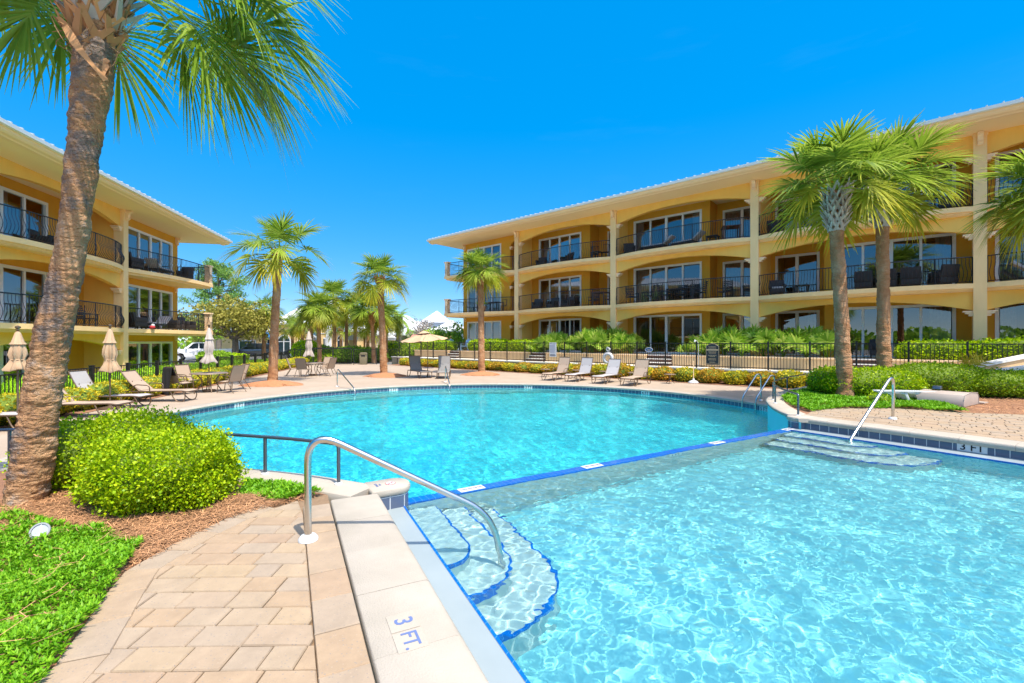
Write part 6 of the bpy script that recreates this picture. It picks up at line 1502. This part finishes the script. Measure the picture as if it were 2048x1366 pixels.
# hanging dead sheath
p0=Vector(pp(172,82)); p0.y-=.20; p1=Vector(pp(245,182)); p1.y-=.17; mb=MB(); C=catmull([p0,p0.lerp(p1,.5)+Vector((.0,-.05,.0)),p1],6); 
for i,q in enumerate(C): w_=.03+.012*math.sin(i*.5); mb.v+=[(q.x-w_*.6,q.y-.012,q.z-w_*.6),(q.x+w_*.6,q.y,q.z+w_*.6)]
for i in range(len(C)-1): mb.f.append((2*i,2*i+1,2*i+3,2*i+2))
for k in range(6):
    a=Vector(pp(240,138))+Vector((0,-.16,0)); d=Vector((math.cos(-1.6+.28*k)*.05,-.02*(k%2),math.sin(-1.6+.28*k)*.16-.02)); n_=Vector((.028,0,.006)); mb.add([a-n_*.5,a+n_*.5,a+d*.7+n_,a+d,a+d*.7-n_],[(0,1,2,3,4)])
mb.build('dead_sheath',M_bootb,t)
# ------------------------------------------------------------------ broadleaf trees and pines
def crown_clumps(name,parent,clumps,per,size,m,seed,asp=.4):
    g=np.random.default_rng(seed); Ps=[];Ns=[]
    for (c,r_) in clumps:
        n=int(per*r_*r_); d=g.normal(0,1,(n,3)); d/=np.linalg.norm(d,axis=1,keepdims=True); rr=r_*(g.random(n)**.35)[:,None]*(1+.25*np.sin(d[:,:1]*5+c[0])*np.sin(d[:,1:2]*4+c[1])); Ps.append(np.array(c)+d*rr*np.array([1,1,.75])); Ns.append(d)
    V,F=leaves(np.concatenate(Ps),np.concatenate(Ns),size,.9,asp,.15); return npmesh(name,V,F,m,parent)
def tree(label,name,x,y,h,r_,ch,m,seed,n=14,size=.22,per=170,trunk_r=.16,low=.45,z0=0,cat='tree',group=None,lean=0.):
    t=thing(name,label,cat,(x,y,z0),0,group); g=np.random.default_rng(seed); cl=[]; br=MB()
    br.tube(catmull([(0,0,-.1),(.03,.02,h*low*.6),(lean*.4,0,h*low)],5),[trunk_r*(1.15-.4*i/10) for i in range(11)],9)
    for i in range(n):
        a=i*2.4+g.normal(0,.3); f=(i+.5)/n; rr=r_*math.sqrt(f)*g.uniform(.75,1.05); zz=h*low+ch*g.uniform(.1,1)*math.sqrt(max(.08,1-(rr/r_)**2*.8)); c=(lean+rr*math.cos(a)*.8,rr*math.sin(a)*.8,zz); cl.append((c,r_*g.uniform(.28,.46)))
        s=Vector((lean*.3,0,h*low*.85)); br.tube(catmull([s,s.lerp(Vector(c),.5)+Vector((0,0,.15*h*.2)),Vector(c)],4),[trunk_r*.5*(1-.8*k/8) for k in range(9)],5)
    br.build('trunk',M_bark,t,smooth=True); crown_clumps('crown',t,cl,per,size,m,seed); return t
tree('wide olive-green live oak with grey bare patches behind the left building, in the car park','live_oak',at(470,44),44,5.0,4.3,3.4,M_oak,1,20,.24,150,.30,.50)
def pine(label,x,y,h,seed,r_=4.2):
    t=thing('pine_tree',label,'tree',(x,y,0)); g=np.random.default_rng(seed); br=MB(); br.tube([(0,0,-.1),(.1,0,h*.5),(-.1,.1,h)],[.34,.25,.07],9); cl=[]
    for i in range(26):
        z=h*(.45+.55*i/25); a=i*2.4; L=r_*(1-.75*((z/h-.45)/.55)**1.3)*g.uniform(.55,1.05)*(.75 if z<h*.5 else 1); s=Vector((0,0,z-.3)); e=Vector((math.cos(a)*L,math.sin(a)*L,z+L*.22)); br.tube(catmull([s,s.lerp(e,.6)-Vector((0,0,.1*L)),e],4),[.09*(1-.75*k/8) for k in range(9)],5)
        for f in (.55,.8,1.): cl.append((tuple(s.lerp(e,f)+Vector((g.normal(0,.2),g.normal(0,.2),.15))),g.uniform(.55,.95)*(.7+.3*f)))
    br.build('trunk',M_bark,t,smooth=True); crown_clumps('crown',t,cl,260,.30,M_pine,seed,.16); return t
pine('tall pine with clumped needles rising behind the end of the left building',at(437,56),56,11.2,4,4.6)
tree('bright green rounded tree under the pine, beside the left building corner','broadleaf_tree',at(395,50),50,4.8,2.8,2.6,M_tree,6,12,.24,150,.15,.5)
tree('dark green tree between the oak and the car park palm','broadleaf_tree',at(505,58),58,6.0,3.0,2.6,M_pine,7,10,.26,120,.16,.5)
tree('bright lime green tree at the corner of the right building','broadleaf_tree',at(905,41),41,4.2,2.1,2.6,M_tree,8,16,.18,260,.13,.28)
tree('grey bare twigged tree before the white houses','bare_tree',at(843,62),62,4.6,2.3,2.6,M_greytree,9,12,.2,150,.13,.45)
tree('green tree left of the grey twigged tree','broadleaf_tree',at(818,66),66,4.2,2.4,2.4,M_tree,10,12,.22,150,.13,.3)
tree('green tree right of the grey twigged tree','broadleaf_tree',at(872,60),60,3.9,2.4,2.2,M_tree,14,12,.22,150,.13,.3)
tree('yellow-green tree behind the date palm','broadleaf_tree',at(778,64),64,4.6,2.2,2.6,M_oak,12,12,.22,150,.13,.3)
tree('dark round shrub tree by the right building corner','broadleaf_tree',at(908,38.5),38.5,2.4,1.25,1.2,M_bushd,13,10,.14,300,.09,.2,.4)
tree('green tree in the gap left of the date palm','broadleaf_tree',at(760,68),68,4.4,2.3,2.4,M_tree,15,12,.22,150,.13,.3)
tree('dark green tree behind the clubhouse right wing','broadleaf_tree',at(725,75),75,5.2,2.8,2.6,M_pine,16,12,.24,140,.13,.4)
tree('green tree behind the red tiled roof','broadleaf_tree',at(895,62),62,3.6,2.2,2.0,M_tree,17,12,.22,150,.13,.3)
for i,(px,Y,w_,h_,m,lab) in enumerate(((650,41.5,1.7,1.5,M_tree,'round green shrub behind the fence left of the far gate'),(700,42,2.0,1.4,M_tree,'round green shrub behind the far gate'),(612,41,1.3,1.9,M_hedge,'tall bright shrub behind the farther parasol'),(740,42,1.6,1.3,M_tree,'green shrub right of the litter bin behind the fence'),(640,40.2,1.2,.9,M_hedge,'low bright shrub at the foot of the booted palm by the gate'),(428,37,1.3,1.15,M_tree,'round green shrub before the white pickup'),(800,45,2.2,1.9,M_hedge,'clipped hedge behind the fence right of the gate pillar'),(470,40,1.2,.8,M_hedge,'small green shrub under the live oak'))):
    shrub('round_shrub',lab,'shrub',(at(px,Y),Y,0),[((0,0,0),(w_,w_*.7,h_/1.92),2600,2.3,70+i,.09)],.17,m,jitter=.09,group='shrubs beyond the far fence')
# ------------------------------------------------------------------ vehicles
def wheel(t,x,y,r_=.39,w_=.24):
    o=MB(); o.lathe([(r_*.62,-w_/2),(r_*.95,-w_/2),(r_,-w_*.3),(r_,w_*.3),(r_*.95,w_/2),(r_*.62,w_/2)],20); q=o.build('tyre',M_tyre,None,smooth=True)
    e=link(bpy.data.objects.new('wheel',q.data)); bpy.data.objects.remove(q); e.parent=t; e.location=(x,y,r_); e.rotation_euler=(PI/2,0,0)
    h=MB(); h.lathe([(.001,w_*.42),(r_*.2,w_*.44),(r_*.55,w_*.36),(r_*.63,w_*.45)],16); h.lathe([(.001,-w_*.42),(r_*.2,-w_*.44),(r_*.55,-w_*.36),(r_*.63,-w_*.45)],16); h.build('rim',M_lamp,e,smooth=True)
def car(label,name,loc,rz,prof,glass,W,wb,m,pickup=False,cat='car'):
    t=thing(name,label,cat,(*loc,0),rz); b=MB(); b.prof(prof,-W/2,W/2,'y'); o=b.build('body',m,t,bevel=.06)
    c=MB(); c.prof(glass[0],-W/2+.10,W/2-.10,'y'); c.build('cabin',m,t,bevel=.05)
    for nm,P in glass[1]:
        for s in (-1,1): g_=MB(); g_.prof(P,min(s*(W/2-.115),s*(W/2-.09)),max(s*(W/2-.115),s*(W/2-.09)),'y'); g_.build('side_window',M_cargl,t)
    (a,b_),(c_,d)=glass[2]; g_=MB(); g_.add([(a+.012,-W/2+.2,b_),(a+.012,W/2-.2,b_),(c_+.012,W/2-.25,d),(c_+.012,-W/2+.25,d)],[(0,1,2,3)]); g_.build('windscreen',M_cargl,t)
    for x in wb:
        for s in (-1,1): wheel(t,x,s*(W/2-.11))
    fx=max(p[0] for p in prof); z0=glass[3]
    g_=MB(); g_.box(fx-.02,fx+.015,-W*.30,W*.30,z0-.14,z0+.12); gg=g_.build('grille',M_black,t,bevel=.02)
    for s in (-1,1): g_=MB(); g_.box(fx-.10,fx+.012,min(s*W*.32,s*W*.47),max(s*W*.32,s*W*.47),z0,z0+.13); g_.build('headlight',M_lamp,t,bevel=.02)
    g_=MB(); g_.box(fx-.05,fx+.06,-W*.47,W*.47,z0-.42,z0-.22); g_.build('bumper',M_card,t,bevel=.03)
    for s in (-1,1): g_=MB(); g_.box(glass[2][0][0]-.35,glass[2][0][0]-.2,s*(W/2+.08)-.1,s*(W/2+.08)+.1,glass[2][0][1]+.02,glass[2][0][1]+.2); g_.build('mirror',m,t,bevel=.03)
    return t
car('white pickup truck parked behind the left fence, nose toward the left building','pickup_truck',(at(403,43.5),43.5),R(-152),
    [(2.7,.45),(2.72,.98),(2.55,1.12),(1.2,1.2),(-2.65,1.2),(-2.7,.55),(-2.2,.45),(-2.1,.75),(-1.75,.88),(-1.3,.75),(-1.2,.45),(1.2,.45),(1.3,.75),(1.7,.88),(2.1,.75),(2.2,.45)],
    ([(1.35,1.15),(.65,1.78),(.45,1.83),(-.75,1.82),(-1.05,1.15)],[('a',[(.98,1.24),(.55,1.70),(.15,1.74),(.15,1.24)]),('b',[(.07,1.24),(.07,1.74),(-.62,1.73),(-.85,1.24)])],((1.33,1.19),(.67,1.76)),.88),1.9,(-1.7,1.75),M_carw,cat='truck')
car('dark grey sport utility car parked beneath the car park palm','parked_car',(at(507,46.5),46.5),R(-150),
    [(2.3,.4),(2.35,.9),(2.1,1.05),(1.1,1.15),(-2.25,1.15),(-2.35,.5),(-1.8,.4),(-1.7,.7),(-1.4,.8),(-1.05,.7),(-.95,.4),(1.0,.4),(1.1,.7),(1.45,.8),(1.8,.7),(1.9,.4)],
    ([(1.25,1.1),(.5,1.66),(.2,1.72),(-1.8,1.7),(-2.25,1.1)],[('a',[(.9,1.18),(.42,1.58),(-.1,1.62),(-.1,1.18)]),('b',[(-.18,1.18),(-.18,1.62),(-1.65,1.58),(-1.95,1.18)])],((1.23,1.13),(.52,1.64)),.82),1.85,(-1.4,1.45),M_card)
car('dark car parked farther back, left of the yellow gate pillar','parked_car',(at(612,53),53),R(-160),
    [(2.2,.35),(2.25,.78),(2.0,.92),(1.0,1.0),(-2.15,1.0),(-2.25,.45),(-1.7,.35),(-1.6,.65),(-1.3,.75),(-.95,.65),(-.85,.35),(.95,.35),(1.05,.65),(1.35,.75),(1.7,.65),(1.8,.35)],
    ([(1.1,.95),(.4,1.42),(.1,1.46),(-1.1,1.45),(-1.8,.95)],[('a',[(.75,1.02),(.35,1.36),(-.1,1.39),(-.1,1.02)]),('b',[(-.18,1.02),(-.18,1.39),(-1.0,1.36),(-1.4,1.02)])],((1.08,.98),(.42,1.40)),.7),1.8,(-1.3,1.4),M_card)
# ------------------------------------------------------------------ clubhouse, pillars, far houses
def hip(mb,x0,x1,y0,y1,z,h,ov=.4):
    x0-=ov;x1+=ov;y0-=ov;y1+=ov; d=min(x1-x0,y1-y0)/2; a=(x0+d,(y0+y1)/2) if x1-x0>=y1-y0 else ((x0+x1)/2,y0+d); b=(x1-d,(y0+y1)/2) if x1-x0>=y1-y0 else ((x0+x1)/2,y1-d)
    mb.add([(x0,y0,z),(x1,y0,z),(x1,y1,z),(x0,y1,z),(*a,z+h),(*b,z+h),(x0,y0,z-.18),(x1,y0,z-.18),(x1,y1,z-.18),(x0,y1,z-.18)],
       ([(0,1,5,4),(1,2,5),(2,3,4,5),(3,0,4)] if x1-x0>=y1-y0 else [(0,1,4),(1,2,5,4),(2,3,5),(3,0,4,5)])+[(0,6,7,1),(1,7,8,2),(2,8,9,3),(3,9,6,0),(6,9,8,7)])
    return mb
CB=thing('clubhouse','low yellow clubhouse with white hip roofs and blue awnings beyond the car park','building',(at(610,60),60,0))
def cx(px): return at(px,60)-at(610,60)
wl=MB(); wl.box(cx(418),cx(562),0,9,0,3.05); wl.box(cx(562.3),cx(618),-1.2,10,0,4.1); wl.box(cx(618.3),cx(668),-.4,10,0,4.75); wl.box(cx(668.3),cx(712),.3,9,0,3.2); wl.build('wall',M_club,CB)
wl=MB(); wl.box(cx(716),cx(788),3,10,0,2.75); wl.build('wall',M_gwall,CB)
rf=MB(); hip(rf,cx(418),cx(562),0,9,3.25,1.6); hip(rf,cx(562.3),cx(618),-1.2,10,4.3,2.1); hip(rf,cx(618.3),cx(700),-.4,10,4.95,3.0); hip(rf,cx(668.3),cx(712),.3,9,3.38,1.2); hip(rf,cx(716),cx(788),3,10,2.93,1.5); rf.build('roof',M_wroof,CB)
mb=MB(); mb.box(cx(618.3)-.1,cx(668)+.1,-.55,-.38,4.2,4.76); mb.box(cx(656),cx(666),-.6,-.42,0,4.2); mb.box(cx(640),cx(654),-.46,-.40,2.9,3.0); mb.build('trim',M_wroof,CB)
def pane(nm,x0,x1,y,z0,z1,arch=0):
    f=MB(); P=[(x0,z0),(x1,z0),(x1,z1)]+([((x0+x1)/2+(x1-x0)/2*math.cos(a),z1+arch*math.sin(a)) for a in np.linspace(.2,PI-.2,9)] if arch else [])+[(x0,z1)]
    c=((x0+x1)/2,(z0+z1)/2); f.prof([(c[0]+(p[0]-c[0])*1.14,c[1]+(p[1]-c[1])*1.10) for p in P],y-.06,y-.02,'y'); o=f.build(nm,M_wroof,CB); g_=MB(); g_.prof(P,y-.09,y-.061,'y'); g_.build('pane',M_cargl,o)
    b=MB(); b.box((x0+x1)/2-.05,(x0+x1)/2+.05,y-.12,y-.091,z0,z1+arch*.95); b.box(x0,x1,y-.119,y-.0915,z1-.05,z1+.03); b.build('mullion',M_wroof,o)
for a,b,c,d,e,f in ((480,510,0,.3,2.0,0),(536,548,0,.1,2.2,0),(566,589,-1.2,.1,1.9,.75),(606,616,-1.2,.1,2.0,.0),(628,640,-.4,.05,2.2,0),(650,657,-.4,.05,2.3,0),(674,684,.3,.1,2.1,.5),(692,704,.3,.1,2.0,.5),(752,768,3,.8,1.9,0)): pane('window',cx(a),cx(b),c,d,e,f)
for a,b,y in ((534,547,0),(623,638,-.4)):
    m_=MB(); x0,x1=cx(a),cx(b); n=10
    for i in range(n+1):
        q=PI/2*i/n; m_.v+=[(x0,y-1.0*math.sin(q),2.3+.85*math.cos(q)),(x1,y-1.0*math.sin(q),2.3+.85*math.cos(q))]
    for i in range(n): m_.f.append((2*i,2*i+1,2*i+3,2*i+2))
    m_.f.append(tuple(2*i for i in range(n+1))); m_.f.append(tuple(2*i+1 for i in range(n+1))); m_.build('awning',M_awn,CB)
for px,Y,lab in ((626,49,'yellow gate pillar with white cap beside the farther pale parasol'),(706,50,'yellow gate pillar with white cap left of the litter bin'),(782,49,'yellow gate pillar with white cap right of the centre palm trunk')):
    o=thing('gate_pillar',lab,'pillar',(at(px,Y),Y,0),0,'yellow gate pillars'); MB().box(-.33,.33,-.33,.33,0,2.05).build('shaft',M_club,o); c=MB(); c.box(-.4,.4,-.4,.4,2.051,2.25); c.box(-.46,.46,-.46,.46,2.251,2.36); c.prof([(-.42,2.361),(.42,2.361),(0,2.62)],-.4,.4,'y'); c.build('cap',M_wroof,o)
def house(label,px0,px1,Y,ez,h,m=M_pgrey,d=9,z0=0):
    o=thing('house',label,'house',(at((px0+px1)/2,Y),Y,0),0,'white roofed houses far behind'); L=at(px1,Y)-at(px0,Y); w_=MB(); w_.box(-L/2,L/2,0,d,0,ez-.2); w_.build('wall',m,o); r_=MB(); hip(r_,-L/2,L/2,0,d,ez,h,.7); r_.build('roof',M_wroof,o)
    for k in range(max(1,int(L/4))): f=MB(); xx=-L/2+(k+.5)*L/max(1,int(L/4)); f.box(xx-.5,xx+.5,-.06,-.01,ez-2.4,ez-.9); q=f.build('window',M_wroof,o); g_=MB(); g_.box(xx-.42,xx+.42,-.09,-.061,ez-2.32,ez-.98); g_.build('pane',M_cargl,q)
house('white roofed house with pale grey walls partly behind the date palm',782,824,92,5.0,2.4)
house('tallest far house, white pyramid roof over blue-grey walls',848,892,100,6.2,2.6,d=6)
house('low white roofed house between the date palm and the tallest house',812,850,84,3.9,1.9,d=6)
house('white roofed house directly left of the right building, before the tallest house',872,925,80,3.9,1.9)
house('small white gabled roof below the tallest far house',846,866,76,3.0,1.4,d=4)
o=thing('red_roofed_wall','long low red tiled roof seen behind the open tan parasol','building',(at(865,56),56,0)); L=at(900,56)-at(818,56); MB().box(-L/2,L/2,0,3,0,1.9).build('wall',M_club,o); r_=MB(); r_.add([(-L/2-.3,-.6,1.95),(L/2+.3,-.6,1.95),(L/2+.3,1.5,2.75),(-L/2-.3,1.5,2.75),(-L/2-.3,3.6,1.95),(L/2+.3,3.6,1.95)],[(0,1,2,3),(3,2,5,4)]); r_.build('roof',M_redroof,o)
# far belt of trees closing the horizon
Vs=[];Fs=[];o_=0; g=np.random.default_rng(77)
P=[];Nn=[]
for k in range(290):
    a=R(g.uniform(20,160) if k<150 else g.uniform(160,380)); r_=g.uniform(115,150) if k<150 else g.uniform(48,70); c=np.array([r_*math.cos(a),r_*math.sin(a),g.uniform(.5,2.6)]); s_=g.uniform(2,3.6); d=g.normal(0,1,(140,3)); d/=np.linalg.norm(d,axis=1,keepdims=True); P.append(c+d*s_*np.array([1.4,1.4,.75])); Nn.append(d)
V,F=leaves(np.concatenate(P),np.concatenate(Nn),.9,.8,.45); o=npmesh('tree_belt',V,F,M_tree); tag(o,'far belt of green trees along the horizon','trees',None,'stuff')
